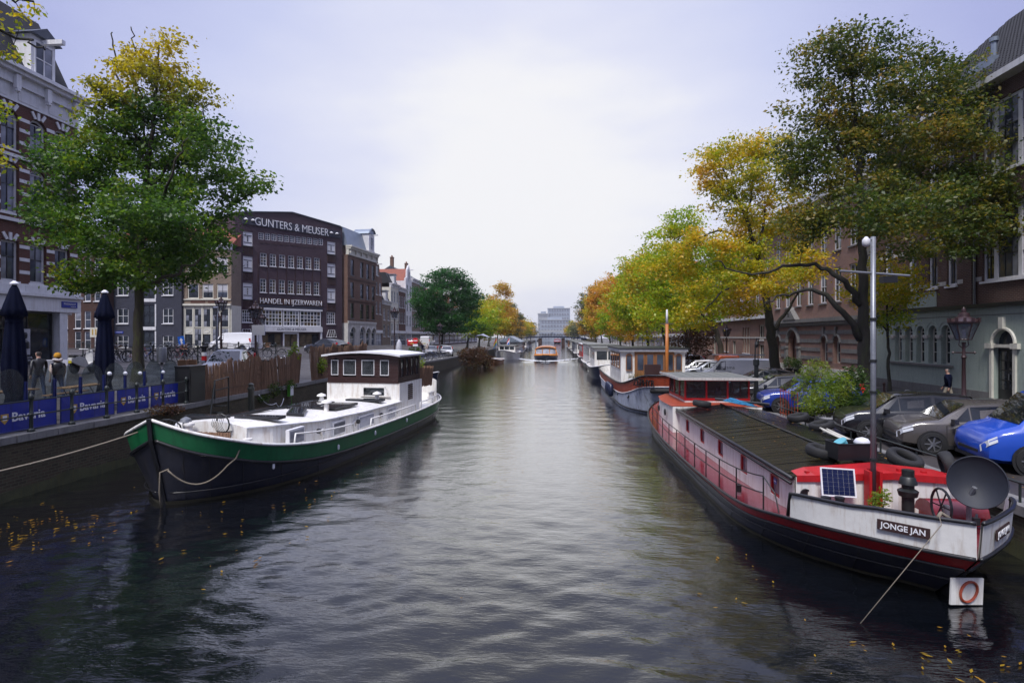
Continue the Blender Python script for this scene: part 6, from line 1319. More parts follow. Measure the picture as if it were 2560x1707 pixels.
tree('dense round dark green tree on the left bank in front of the canal houses', -18.8, 93.8, 1.5, [(0,0,1.4),(.1,0,4),(.4,0,8),(.8,0,12)], .3, [[(.1,0,4.2),(-2.2,0,7),(-3.5,.2,9)],[(.2,0,4.6),(2.8,0,7.5),(4.5,.2,9)],[(.3,0,6),(.4,2,9)],[(.3,0,6),(.6,-2,9)]], [(.6,-.1,11.0,5.3,4.4,4.7),(4.2,.2,10.2,2.9,2.3,3.4),(-2.3,-.3,10.2,2.9,2.3,3.6),(-.9,-.2,6.8,3.4,2.9,2.2),(2.7,0,6.4,3.6,2.9,2.2),(1.3,-.1,13.7,3.3,2.6,2.0)], 560, 60, .30, 'leaf_round', 71, spread=.6)
lb = [(116, 3.0, 13.6, 5.2, 'leaf_lime', 'lime-yellow tree just past the round dark tree on the left bank'), (134, 3.2, 14.6, 5.6, 'leaf_gold', 'golden tree on the left bank behind the white awning'), (154, 3.0, 19.0, 5.6, 'leaf_orange', 'thin-topped orange tree rising above the left-bank row'), (176, 3.0, 16.5, 6, 'leaf_orange', 'rust-coloured tree on the left bank farther along'), (200, 3.0, 17, 6, 'leaf_grey', 'grey-green tree near the far bridge on the left bank'), (222, 3, 13, 6, 'leaf_orange', 'low orange tree at the left end of the far bridge'), (250, 2.5, 14, 6, 'leaf_gold', 'golden tree just beyond the far bridge on the left')]
for i, (y, ln, h, w, m, lab) in enumerate(lb): stdtree(lab, -18.0, y, 1.4, ln, h, w, 240, 40, .42, m, 90+i, group='trees along the left bank', spread=.7, bare=.25 if h == 19 else 0)
for i in range(6): stdtree('hazy tree in the double row beyond the far bridge', (-16, 12)[i % 2], 275+i*26, 1.3, 0, 14, 7, 120, 40, .6, ('leaf_gold', 'leaf_grey', 'leaf_orange')[i % 3], 110+i, group='trees beyond the far bridge', spread=.9)
# branch sprays of the street tree just outside the left edge of the view
tree('overhanging branch sprays of a street tree at the upper left edge', -17, 8, 1.7, [(0,0,1.7),(0,0,5),(.3,.4,8.5),(.6,.8,11),(.8,1.2,13)], .22, [[(.3,.4,8),(1.8,2.4,9.0),(3.3,4.8,8.9)],[(.4,.5,9),(2,3,10.2),(3.3,4.8,10.0)],[(.6,.8,10.6),(2.2,3.2,11.8),(3.6,5.0,11.7),(4.2,5.4,11.5)],[(.6,.8,10.8),(2.4,3.2,12.4),(4.1,5.2,12.6)]], [(3.6,5.0,12.1,.45,.5,.4),(3.9,5.1,11.8,.4,.4,.25),(3.5,5.0,11.3,.35,.4,.3),(3.4,5.0,9.9,.3,.4,.3),(3.4,5.0,8.7,.3,.4,.3),(3.9,5.2,12.5,.35,.3,.15),(1.5,2.4,11,1.2,1.2,1.4),(1.5,2.4,9,1.2,1.2,1.2)], 130, 16, .12, 'leaf_gold', 131, spread=.12, name='street_tree')
# ---------------------------------------------------------------- street furniture
def lantern(label, x, y, z, H=3.2, group='crowned street lanterns'):
    t = thing('street_lantern', label, 'street lamp', (x, y, z), 0, group)
    b = MB(); b.lathe([(.17,0),(.17,.12),(.13,.16),(.13,.5),(.15,.55),(.085,.62),(.075,1.2),(.10,1.25),(.10,1.32),(.065,1.38),(.055,H-.55),(.085,H-.5),(.05,H-.42),(.045,H-.1),(.07,H)], n=12); b.build('post', 'lamp_iron', t, 'auto')
    b = MB(); b.tube([(-.32,0,H-.35),(.32,0,H-.35)], .022, 6)
    for s in (-1, 1): b.lathe([(.01,-.05),(.05,0),(.01,.05)], (s*.34,0,H-.35), 8); b.tube([(s*.03,0,H-.2),(s*.16,0,H-.1),(s*.13,0,H+.05),(s*.2,0,H+.1)], .016, 5)
    b.build('ladder_bar', 'lamp_iron', t)
    n = 6; r0, r1, zb, zt = .20, .40, H+.08, H+.62; ring = lambda r, zz: [(r*math.cos(2*math.pi*k/n+.5), r*math.sin(2*math.pi*k/n+.5), zz) for k in range(n)]
    A, Bq = ring(r0, zb), ring(r1, zt); b = MB()
    for k in range(n): b.tube([A[k], Bq[k]], .017, 5)
    b.tube(A, .022, 5, close=True); b.tube(Bq, .022, 5, close=True); f = b.build('lantern_frame', 'lamp_iron', t)
    for k in range(n): bm('add', [A[k], A[(k+1)%n], Bq[(k+1)%n], Bq[k]], [(0,1,2,3)]).build('pane', 'lamp_glass', f)
    b = MB(); b.lathe([(.43,H+.63),(.43,H+.68),(.3,H+.78),(.17,H+.84),(.15,H+.95),(.06,H+.99),(.07,H+1.06),(.015,H+1.16)], n=12); b.build('lantern_roof', 'lamp_iron', t, 'auto')
    b = MB()
    for k in range(12): a = 2*math.pi*k/12; b.ob((.43*math.cos(a), .43*math.sin(a), H+.73), (.03, .085, .13), (0,0,a))
    b.build('crown', 'lamp_iron', t)['kind'] = 'stuff'
    b = MB(); b.lathe([(.03,H+.1),(.05,H+.2),(.06,H+.34),(.03,H+.42)], n=8); b.build('lamp_bulb', 'white_print', t); return t
pm('lamp_iron', (.030, .012, .012), .4, .25, 6)
lantern('crowned street lantern on the left behind the reed screen, with a blue board on it', -17.8, 32.7, 2.1, 3.15)
lantern('crowned street lantern in front of the tan shopfront house', -24.7, 40.5, 2.7, 3.4)
lantern('small distant lantern before the tan shopfront house', -40.0, 65, 2.7, 3.2)
lantern('lantern standing before the lettered shop door', -33.0, 62.0, 2.7, 3.0)
lantern('crowned lantern left of the round green tree, by the canal houses', -15.6, 54.5, 1.6, 4.4)
lantern('lantern half under the round green tree behind the no-entry sign', -15.5, 76, 1.4, 3.6)
lantern('crowned street lantern between the parked cars on the right', 13.5, 19.9, HR, 3.1)
lantern('crowned lantern left of the white van on the right bank', 16.3, 55.5, HR, 3.2)
def pole(name, label, cat_, x, y, z, h, r, mat):
    t = thing(name, label, cat_, (x, y, z)); bm('tube', [(0,0,0),(0,0,h)], r, 10).build('pole', mat, t, True); return t
t = pole('traffic_board', 'plain grey-blue board fixed on the left lantern post', 'sign', -17.55, 32.6, 2.1, 2.9, .02, 'grey_metal'); bm('box', -.4, .4, -.06, -.03, 2.25, 2.85).build('board', 'blind_pale', t); bm('box', -.4, .4, -.028, -.01, 2.27, 2.83).build('board_back', 'traffic_blue', t)
t = pole('camera_pole', 'mottled grey camera pole in front of the tan shopfront house', 'pole', -18.3, 29.6, 2.15, 3.7, .055, 'grey_metal'); bm('ob', (.0,-.1,3.6), (.22,.3,.24), (.3,0,.3)).build('camera_box', 'grey_metal', t)
t = pole('no_entry_sign', 'round red no-entry sign with white bar on the left quay', 'sign', -15.0, 60.5, 1.5, 2.6, .03, 'grey_metal'); b = MB(); b.lathe([(.30,0),(.30,.02)], (0,-.05,2.3), 24, M=Matrix.Rotation(R(90),4,'X')); b.build('disc', 'traffic_red', t); bm('box', -.22, .22, -.085, -.072, 2.25, 2.35).build('bar', 'white_print', t); bm('box', -.28, .28, -.05, -.03, 1.7, 1.92).build('plate', 'white_print', t)
t = pole('one_way_sign', 'tilted blue traffic sign with white arrow by the railing on the left', 'sign', -24.6, 36.2, 2.7, 1.5, .025, 'grey_metal'); t.rotation_euler = (0, R(-9), R(10)); bm('box', -.2, .2, -.05, -.03, 1.0, 1.6).build('board', 'traffic_blue', t); bm('add', [(-.05,-.055,1.1),(.05,-.055,1.1),(.05,-.055,1.32),(.12,-.055,1.32),(0,-.055,1.5),(-.12,-.055,1.32),(-.05,-.055,1.32)], [tuple(range(7))]).build('arrow', 'white_print', t)
t = pole('parking_sign', 'yellowish square notice board in front of the dim side-street house', 'sign', -40.5, 47.5, 2.7, 2.4, .03, 'grey_metal'); bm('box', -.55, .55, -.06, -.03, 1.5, 2.35).build('board', 'cream', t)
for k, s in enumerate((-.3, 0, .3)): bm('box', s-.06, s+.06, -.07, -.062, 1.7, 2.2).build('board_mark', 'gold_print', t)
t = thing('litter_bin', 'grey steel litter bin beside the big elm trunk', 'bin', (-22.6, 31.2, 2.66)); b = MB(); b.lathe([(.26,.12),(.27,.9),(.22,1.0),(.2,1.0)], n=14); b.build('body', 'grey_metal', t, 'auto'); b = MB(); b.tube([(-.2,0,1.0),(-.12,0,1.12),(.12,0,1.12),(.2,0,1.0)], .02, 5); b.build('hood', 'grey_metal', t); bm('lathe', [(.08,0),(.06,.13)], n=8).build('foot', 'black_iron', t)
t = thing('bollard_post', 'black post with red and white bands beside brown paper bags on the left', 'bollard', (-21.2, 33.0, 2.6)); b = MB(); b.lathe([(.14,0),(.14,.95),(.24,1.0),(.24,1.1),(.05,1.12)], n=12); b.build('post', 'black_paint', t, 'auto'); bm('lathe', [(.145,.5),(.145,.72)], n=12).build('white_band', 'white_print', t); bm('lathe', [(.145,.2),(.145,.48)], n=12).build('red_band', 'traffic_red', t)
pm('kraft', (.30, .16, .08), .9, .12, 4)
for i, (x, y) in enumerate(((-20.75, 30.4), (-20.45, 30.7))):
    t = thing('paper_bag', ('brown paper bag left of the banded post, standing in front', 'brown paper bag with crumpled top nearest the banded post')[i], 'bag', (x, y, 2.52), .3*i); b = MB(); b.loft([[(-.24,-.15,0),(.24,-.15,0),(.24,.15,0),(-.24,.15,0)],[(-.25,-.13,.42),(.25,-.13,.45),(.24,.12,.43),(-.24,.12,.46)]]); b.build('sack', 'kraft', t); b = MB(); b.tube([(-.08,-.14,.43),(-.06,-.14,.55),(.06,-.14,.55),(.08,-.14,.43)], .01, 4); b.build('handle', 'kraft', t)

def railing(label, P, zf, post_sp=1.35, h=.95, name='quay_railing'):
    t = thing(name, label, 'railing'); P = [Vector(q) for q in P]; pts = []
    for a, b_ in zip(P, P[1:]):
        n = max(1, round((b_-a).length/post_sp)); pts += [a.lerp(b_, i/n) for i in range(n)]
    pts.append(P[-1]); pb = MB(); pb.lathe([(.09,0),(.09,.08),(.05,.12),(.045,h*.5),(.065,h*.53),(.045,h*.56),(.045,h-.06),(.07,h-.02),(.075,h+.03),(.05,h+.08),(.01,h+.12)], n=9); me = pb.mesh('post', 'rail_iron', 'auto')
    for q in pts: link('post', me, t, (q.x, q.y, zf(q.x, q.y)))
    for hh in (.48, .88): b = MB(); b.tube([(q.x, q.y, zf(q.x, q.y)+h*hh/.95) for q in pts], .022, 6); b.build('rail', 'rail_iron', t)
pm('rail_iron', (.012, .018, .016), .45, .3, 6)
railing('dark iron railing along the quay edge in front of the blue screens', [(-14.35, 8), (-14.35, 21.2)], hl)
railing('iron railing behind the bicycles on the side-street bridge', [(-44, 45), (-30, 44.2), (-20, 42.5)], hl, 1.6, 1.05, 'bridge_railing')
railing('iron railing on the left quay in front of the canal houses', [(-15.2, 40.5), (-14.6, 58)], hl, 1.6, 1.0)
railing('iron railing in front of the navy house, behind the litter bin', [(-29, 36.5), (-22, 33.6)], hl, 1.6, 1.0, 'bridge_railing')
t = thing('barge_rail', 'low dark handrail along the right quay edge beside the plank-roofed barge', 'railing'); b = MB(); b.tube([(9.12, 10, 1.42), (9.12, 24.5, 1.42)], .028, 6); b.build('rail', 'rail_iron', t); me = bm('tube', [(0,0,0),(0,0,.42)], .025, 6).mesh('post', 'rail_iron')
for y in np.arange(10.3, 24.5, 1.6): link('post', me, t, (9.12, y, HR))

# terrace: printed screens, clear arched windbreaks, posts
def terrace():
    spans = [(9.0, 11.2), (11.3, 13.5), (13.6, 15.7), (15.8, 17.9), (18.0, 19.5), (19.6, 21.1)]
    lab = ['blue printed terrace screen at the far left edge', 'blue printed terrace screen second from the left edge', 'blue printed terrace screen below the left closed parasol', 'blue printed terrace screen in the middle of the row', 'blue printed terrace screen second from the black cabinet', 'blue printed terrace screen next to the black cabinet']
    for (a, b_), l in zip(spans, lab):
        t = thing('terrace_screen', l, 'screen', (-14.62, (a+b_)/2, 1.72), R(90)); w = b_-a
        bm('box', -w/2+.04, w/2-.04, -.01, .01, .02, .76).build('panel', 'blue_panel', t); f = MB(); f.tube([(-w/2+.03,0,0),(w/2-.03,0,0),(w/2-.03,0,.78),(-w/2+.03,0,.78)], .025, 5, close=True); f.build('frame', 'blue_post', t)
        text('lettering', 'Bavaria', .34, 'white_print', t, (.14, -.016, .38), width=min(1.0, w*.55), depth=.004, offset=.006)
        b = MB(); x = .14-min(1.0, w*.55)/2-.2; b.prism([(x-.11,-.012,.5),(x+.11,-.012,.5),(x+.11,-.012,.34),(x,-.012,.22),(x-.11,-.012,.34)], (0,-.006,0)); b.build('crest', 'gold_print', t); bm('box', x-.06, x+.06, -.024, -.0185, .33, .46).build('crest_mark', 'white_print', t)
    y = 9.4; i = 0; names = ['leftmost', 'second', 'third', 'fourth', 'fifth', 'sixth', 'seventh', 'eighth', 'ninth', 'tenth', 'eleventh', 'twelfth', 'thirteenth']
    while y < 21 and i < 13:
        t = thing('windbreak_panel', 'clear arched plastic windbreak with blue posts, %s from the left edge' % names[i], 'windbreak', (-14.85, y, 2.5), R(90), 'clear windbreaks above the blue screens'); w = .84; pts = [(0, -.05), (w, -.05)]+list(reversed(arc_pts(0, 0, w, .9, .36, 10)))
        b = MB(); b.prism([(p, 0, q) for p, q in pts], (0, .012, 0)); b.build('clear_sheet', 'clear_panel', t)
        for x in (-.03, w+.03): bm('box', x-.025, x+.025, -.03, .03, -.75, .52+.0).build('post', 'blue_post', t)
        y += .93; i += 1
terrace()
def parasol(label, x, y, z, seed):
    t = thing('closed_parasol', label, 'parasol', (x, y, z)); rg = random.Random(seed); n = 44; rings = []
    for r, zz, wv in ((.045, 3.98, 0), (.12, 3.85, .05), (.30, 3.3, .2), (.34, 3.1, .3), (.24, 3.06, .2), (.21, 2.95, .2), (.26, 2.4, .3), (.31, 1.7, .35), (.30, 1.1, .4), (.20, .85, .45), (.26, .45, .5)):
        r *= .84; rings.append([(r*(1+wv*.42*math.sin(9*a+seed+.6*zz+.8*math.sin(2*a))+rg.uniform(-.05,.05)*wv)*math.cos(a), r*(1+wv*.42*math.sin(9*a+seed+.6*zz+.8*math.sin(2*a)))*math.sin(a), zz) for a in np.linspace(0, 6.2832, n+1)[:-1]])
    b = MB(); b.loft(rings); b.build('canopy', 'navy_cloth', t, True); bm('lathe', [(.1,3.96),(.11,4.0),(.03,4.07)], n=10).build('cap', 'white_print', t); bm('tube', [(0,0,0),(0,0,4.0)], .035, 8).build('pole', 'steel', t); bm('box', -.4,.4,-.4,.4,0,.08).build('base', 'stone', t)
    b = MB(); b.lathe([(.2,2.9),(.2,2.96)], n=14); b.build('strap', 'navy_cloth', t)
parasol('closed navy parasol at the left edge of the terrace', -15.15, 14.9, 1.78, 1); parasol('closed navy parasol left of the big elm trunk', -15.8, 18.9, 1.85, 2)
def beer_table(label, x, y, z, rz):
    t = thing('beer_table', label, 'table', (x, y, z), rz); bm('box', -.25, .25, -.9, .9, .74, .78).build('table_top', 'table_wood', t)
    for s in (-.6, .6): b = MB(); b.tube([(-.22,s,0),(.22,s,.73)], .015, 5); b.tube([(.22,s,0),(-.22,s,.73)], .015, 5); b.build('leg', 'black_iron', t)
def bench(label, x, y, z, rz):
    t = thing('beer_bench', label, 'bench', (x, y, z), rz); bm('box', -.12, .12, -.9, .9, .43, .46).build('seat', 'table_wood', t)
    for s in (-.6, .6): b = MB(); b.tube([(-.1,s,0),(.1,s,.43)], .014, 5); b.tube([(.1,s,0),(-.1,s,.43)], .014, 5); b.build('leg', 'black_iron', t)
beer_table('folding beer table behind the windbreaks below the right parasol', -16.0, 18.2, 1.85, .1); beer_table('folding beer table at the terrace end beside the big elm', -16.2, 15.6, 1.9, -.05); bench('beer bench beside the table under the left parasol', -15.55, 15.6, 1.82, -.05); bench('beer bench beside the table below the right parasol', -16.6, 18.2, 1.92, .1)
for i, (y, l) in enumerate(((17.9, 'white globe lamp on the windbreak posts, leftmost'), (18.6, 'white globe lamp on the windbreak posts, second'), (19.3, 'white globe lamp on the windbreak posts, third'), (20.5, 'white globe lamp on the windbreak posts nearest the cabinet'))): b = MB(); b.lathe([(.005,-.07),(.05,-.05),(.07,0),(.05,.05),(.005,.07)], (-14.8, y, 3.05-.04*i), 12); tag(b.build('globe_lamp', 'white_print', None, True), l, 'lamp', 'globe lamps on the windbreak')
t = thing('sandwich_board', 'pale folding pavement board near the white shop column', 'sign', (-19.6, 20.8, 2.25), .4); bm('ob', (0,0,.55), (.8,.03,1.15), (R(14),0,0)).build('board', 'blind_pale', t); bm('ob', (0,.3,.55), (.8,.03,1.15), (R(-14),0,0)).build('board', 'curtain', t)
t = thing('utility_cabinet', 'matt black cabinet between the blue screens and the reed screen', 'cabinet', (-14.55, 21.75, 1.68)); bm('box', -.3, .3, -.5, .5, 0, 1.4).build('body', 'black_paint', t); bm('box', .301, .315, -.44, .44, .08, 1.3).build('door', 'black_iron', t); bm('box', -.33, .33, -.53, .53, 1.4, 1.44).build('lid', 'black_paint', t)

# reed screens along the quay
def reeds(label, P, h0, h1, seed):
    t = thing('reed_screen', label, 'screen'); rg = random.Random(seed); b = MB(); 
    for (a, c) in zip(P, P[1:]):
        a, c = Vector(a), Vector(c); L = (c-a).length; n = int(L/.028); d = (c-a).normalized()
        for i in range(n):
            f = i/n; q = a.lerp(c, f); lean = .16*math.sin(f*3+seed)+.05*math.sin(f*23)+rg.gauss(0,.02); h = lerp(h0, h1, f)*(1+.05*math.sin(f*17)+.03*math.sin(f*41))+rg.uniform(-.05,.07)
            if rg.random() < .03: h += .1
            r = rg.uniform(.011,.019); x0, y0 = q.x+rg.gauss(0,.01), q.y; x1, y1 = x0+.08*math.sin(f*9)+rg.gauss(0,.01), y0-lean*h
            b.add([(x0+r,y0-r,q.z),(x0+r,y0+r,q.z),(x0-r,y0,q.z),(x1+r,y1-r,q.z+h),(x1+r,y1+r,q.z+h),(x1-r,y1,q.z+h)], [(0,1,4,3),(1,2,5,4),(2,0,3,5),(3,4,5)])
    b.build('reeds', 'reed_brown', t)['kind'] = 'stuff'
    for k in (.25, .7): w = MB(); w.tube([(q[0]+.03, q[1]-.1*k, q[2]+lerp(h0, h1, .5)*k) for q in P], .008, 4); w.build('wire', 'black_iron', t)
reeds('long brown reed screen on the quay above the green barge roof', [(-14.35, 22.4, 1.64), (-14.35, 26.5, 1.64), (-14.3, 30.9, 1.62)], 1.35, 1.7, 1)
reeds('second reed screen behind the brown wheelhouse', [(-14.3, 32.6, 1.62), (-14.3, 36, 1.6), (-14.3, 42, 1.6)], 1.95, 2.1, 2)
t = thing('mooring_pile', 'dark round mooring pile between the barge and the mossy quay', 'post', (-12.55, 22.7, -.5)); b = MB(); b.lathe([(.115,0),(.115,2.55),(.14,2.6),(.14,2.66),(.105,2.68),(.105,2.78),(.12,2.8),(.04,2.86)], n=14); b.build('pile', 'black_iron', t, 'auto')
t = thing('quay_steps', 'dark steel steps and handrail down the mossy quay wall', 'steps', (-14.0, 22.9, 0)); b = MB(); b.tube([(0,-.4,1.7),(0,-.4,2.45),(0,.6,2.55),(0,.6,1.0)], .035, 6); b.tube([(0,-.4,2.45),(.3,-1.3,.6)], .035, 6); b.tube([(0,-.4,2.05),(0,.6,2.1)], .025, 6); b.build('handrail', 'black_iron', t)
for k in range(5): bm('box', .02, .5, -.5-.2*k, -.28-.2*k, 1.4-.24*k, 1.44-.24*k).build('tread', 'black_iron', t)
t = thing('meter_box', 'pale green-edged electric box on the mossy quay wall', 'meter box', (-14.05, 29.3, 1.05)); bm('box', -.05, .12, -.16, .16, .1, .62).build('box', 'white_print', t); bm('box', -.06, .1, -.2, .2, .06, .66).build('back_plate', 'bin_green', t); b = MB(); b.tube([(.05,.05,.1),(.06,.08,-.4),(.2,.1,-.8)], .015, 5); b.build('cable', 'bin_green', t)
b = MB(); b.tube(sag((-14.1, 26.2, 1.5), (-13.9, 27.5, .95), .25, 8)+sag((-13.9, 27.5, .95), (-13.9, 28.3, 1.1), .3, 8), .018, 5); tag(b.build('water_hose', 'white_print', None, True), 'pale hose looped on the mossy quay wall', 'hose')

# ---------------------------------------------------------------- bicycles
def make_bike(label, col, basket=0):
    t = thing('bicycle', label, 'bicycle'); wx = .54; r = .335
    wb = MB(); n = 18; wb.tube([(r*math.cos(a), 0, r*math.sin(a)) for a in np.linspace(0, 6.2832, n+1)[:-1]], .019, 5, close=True); tyre_me = wb.mesh('wheel', 'rubber', True)
    sb = MB()
    for k in range(9): a = k*6.2832/9; sb.tube([(.02*math.cos(a+1), 0, .02*math.sin(a+1)), (r*.96*math.cos(a), 0, r*.96*math.sin(a))], .003, 3, cap=False)
    sb.tube([(.95*r*math.cos(a), 0, .95*r*math.sin(a)) for a in np.linspace(0, 6.2832, n+1)[:-1]], .008, 4, close=True); sm = sb.mesh('spokes', 'steel')
    for x in (-wx, wx): w = link('wheel', tyre_me, t, (x, 0, r+.02)); link('spokes', sm, w)
    b = MB(); bb = (-.06,0,.29); seat = (-.22,0,.82); head = (.36,0,.86); hb = (.40,0,.72)
    for p, q, rr in ((bb, seat, .018), (bb, hb, .02), (seat, head, .016), (bb, (-wx,0,r), .012), ((-.18,0,.70), (-wx,0,r), .01), (head, hb, .02), (hb, (wx,0,r), .014)): b.tube([p, q], rr, 5)
    b.build('frame', col, t); m = MB()
    for x in (-wx, wx): m.tube([(x+(r+.035)*math.cos(a), 0, r+.02+(r+.035)*math.sin(a)) for a in np.linspace(.3 if x > 0 else .1, 2.9, 9)], .018, 4)
    m.build('mudguard', 'black_paint', t); h = MB(); h.tube([head, (.34,0,1.02)], .014, 5); h.tube([(.18,-.29,1.02),(.30,-.24,1.08),(.34,0,1.04),(.30,.24,1.08),(.18,.29,1.02)], .013, 5); h.build('handlebar', 'steel', t)
    s = MB(); s.loft([[(-.36,-.09,.9),(-.36,.09,.9),(-.36,.08,.94),(-.36,-.08,.94)],[(-.24,-.07,.9),(-.24,.07,.9),(-.24,.06,.95),(-.24,-.06,.95)],[(-.06,-.02,.9),(-.06,.02,.9),(-.06,.02,.93),(-.06,-.02,.93)]]); s.tube([(-.23,0,.8),(-.24,0,.91)], .013, 5); s.build('saddle', 'rubber', t)
    k = MB(); k.tube([(-.4,-.06,.74),(-.86,-.06,.74),(-.86,.06,.74),(-.4,.06,.74)], .009, 4); k.tube([(-.8,-.05,.74),(-wx,-.05,r)], .007, 4); k.tube([(-.8,.05,.74),(-wx,.05,r)], .007, 4); k.build('carrier', 'black_paint', t)
    c = MB(); c.lathe([(.08,-.006),(.08,.006)], (-.06,-.05,.29), 12, M=Matrix.Rotation(R(90),4,'X')); c.tube([(-.06,-.06,.29),(.03,-.07,.14)], .01, 4); c.tube([(-.06,.05,.29),(-.15,.07,.43)], .01, 4); c.build('crank', 'steel', t)
    if basket:
        q = MB()
        for z in (.82, .95, 1.08): q.tube([(.42,-.17,z),(.72,-.17,z),(.72,.17,z),(.42,.17,z)], .007, 4, close=True)
        for x, y in ((.42,-.17),(.57,-.17),(.72,-.17),(.72,0),(.72,.17),(.57,.17),(.42,.17)): q.tube([(x,y,.8),(x,y,1.08)], .005, 4)
        q.box(.43,.71,-.16,.16,.8,.81); q.build('basket', 'wood_brown', t)
    return t
pm('bike_red', (.35, .02, .03), .35, .1, 4); pm('bike_blue', (.02, .06, .22), .35, .1, 4); pm('bike_white', (.55, .55, .55), .35, .1, 4)
BK = [make_bike('b', 'black_paint'), make_bike('b', 'black_iron', 1), make_bike('b', 'bike_red'), make_bike('b', 'bike_blue'), make_bike('b', 'bike_white', 1)]
used = set()
def bike(k, x, y, z, rz, label, group, lean=0):
    if k not in used: used.add(k); o = BK[k]; o.location = (x, y, z)
    else: o = copy_tree(BK[k], (x, y, z))
    o.rotation_euler = (R(lean), 0, R(rz)); lb = label.replace('dark bicycle', 'bicycle').replace('black bicycle', 'bicycle').replace('bicycle with basket', 'bicycle'); o['label'] = ('black ', 'dark basket-fronted ', 'red ', 'blue ', 'white basket-fronted ')[k]+lb; o['group'] = group
rg = random.Random(5)
for i in range(9):
    x = -21.3-i*1.15; y = 42.0+.09*i+rg.uniform(-.1,.1); bike((0,1,3,0,4,0,1,2,0)[i], x, y-.2, hl(x, y), rg.uniform(-18, 18)+(180 if i % 3 == 0 else 0), 'bicycle leaning on the side-street bridge railing before the lettered shop', 'bicycles on the side-street bridge', rg.uniform(-8, 8))
for i in range(10):
    x = -27.8+i*.62+rg.uniform(-.1,.1); y = 33.2+.0*i+rg.uniform(-.5,.5); bike((0,1,0,2,0,3,0,1,2,0)[i], x, y, hl(x, y), 70+rg.uniform(-25, 25), 'dark bicycle parked in the row behind the right-hand parasol', 'bicycles behind the parasol', rg.uniform(-8, 8))
for i in range(8):
    x = -15.2-.15*rg.random(); y = 43+i*.75; bike((0,4,0,3,1,0,0,4)[i], x-.4, y, hl(x-.4, y), 180+rg.uniform(-25, 25), 'bicycle in the tangle beyond the second reed screen', 'bicycles beyond the reed screens', rg.uniform(-12, 12))
for i in range(22):
    x = -15.0-.3*rg.random(); y = 62.5+i*.72; bike((0,3,0,1,3,0,4,0)[i % 8], x, y, hl(x, y), 180+rg.uniform(-20, 20), 'bicycle in the packed row on the low quay under the round tree', 'bicycles on the low quay', rg.uniform(-8, 8))
for i in range(6): y = 51+i*1.3; bike((2,0,3,2,0,4)[i], -15.9, y, hl(-15.9, y), 90+rg.uniform(-15, 15), 'bicycle against the railing below the red car', 'bicycles by the red car', rg.uniform(-6, 6))
bike(1, 12.4, 31.2, HR, 160, 'bicycle with basket standing by the leaning golden elm', 'bicycles by the right-hand trees', 5); bike(0, 14.2, 24.2, HR, 30, 'black bicycle behind the black hatchback', 'bicycles by the right-hand trees', 6); bike(0, 13.2, 38.2, HR, 200, 'black bicycle at the foot of the golden elm', 'bicycles by the right-hand trees', -5)
for i in range(4): bike((0,3,0,1)[i], 15.4, 56+i*.8, HR, 20+rg.uniform(-20,20), 'bicycle parked by the far lantern on the right bank', 'bicycles by the far right lantern', 4)
def scooter(label, x, y, z, rz, col):
    t = thing('motor_scooter', label, 'scooter', (x, y, z), R(rz))
    for q in (-.62, .62): b = MB(); b.lathe([(.15,-.06),(.27,-.06),(.29,0),(.27,.06),(.15,.06)], (q,0,.29), 16, M=Matrix.Rotation(R(90),4,'X')); w = b.build('wheel', 'rubber', t, 'auto'); b = MB(); b.lathe([(.02,-.05),(.15,-.05),(.15,.05),(.02,.05)], (q,0,.29), 10, M=Matrix.Rotation(R(90),4,'X')); b.build('rim', 'steel', w)
    b = MB(); b.loft([[(-.95,-.1,.55),(-.95,.1,.55),(-.95,.08,.72),(-.95,-.08,.72)],[(-.5,-.18,.35),(-.5,.18,.35),(-.5,.16,.8),(-.5,-.16,.8)],[(-.1,-.17,.28),(-.1,.17,.28),(-.1,.15,.7),(-.1,-.15,.7)],[(.12,-.15,.28),(.12,.15,.28),(.12,.15,.4),(.12,-.15,.4)],[(.35,-.17,.3),(.35,.17,.3),(.4,.17,.5),(.4,-.17,.5)],[(.45,-.15,.7),(.45,.15,.7),(.42,.14,1.0),(.42,-.14,1.0)]]); b.build('body', col, t, 'auto'); b = MB(); b.loft([[(-.85,-.12,.74),(-.85,.12,.74),(-.85,.1,.86),(-.85,-.1,.86)],[(-.2,-.13,.72),(-.2,.13,.72),(-.2,.11,.82),(-.2,-.11,.82)]]); b.build('seat', 'rubber', t); b = MB(); b.tube([(.42,0,.95),(.38,0,1.08)], .03, 6); b.tube([(.25,-.35,1.1),(.36,0,1.08),(.25,.35,1.1)], .016, 5); b.tube([(.48,0,.6),(.62,0,.3)], .035, 6); b.build('handlebar', 'steel', t); bm('lathe', [(.09,0),(.09,.06),(.02,.1)], (.45,0,1.0), 10, M=Matrix.Rotation(R(90),4,'Y')).build('headlight', 'white_print', t); bm('box', -1.0,-.98,-.1,.1,.5,.62).build('number_plate', 'bin_yellow', t)
scooter('dark motor scooter with yellow plate right of the tilted blue sign', -20.2, 35.2, 2.45, 60, 'black_paint'); scooter('pale motor scooter near the white shop column on the left', -21.6, 24.6, 2.6, 100, 'bike_white'); scooter('covered scooter at the foot of the left lantern', -17.0, 33.6, 2.0, 20, 'tarp_black')

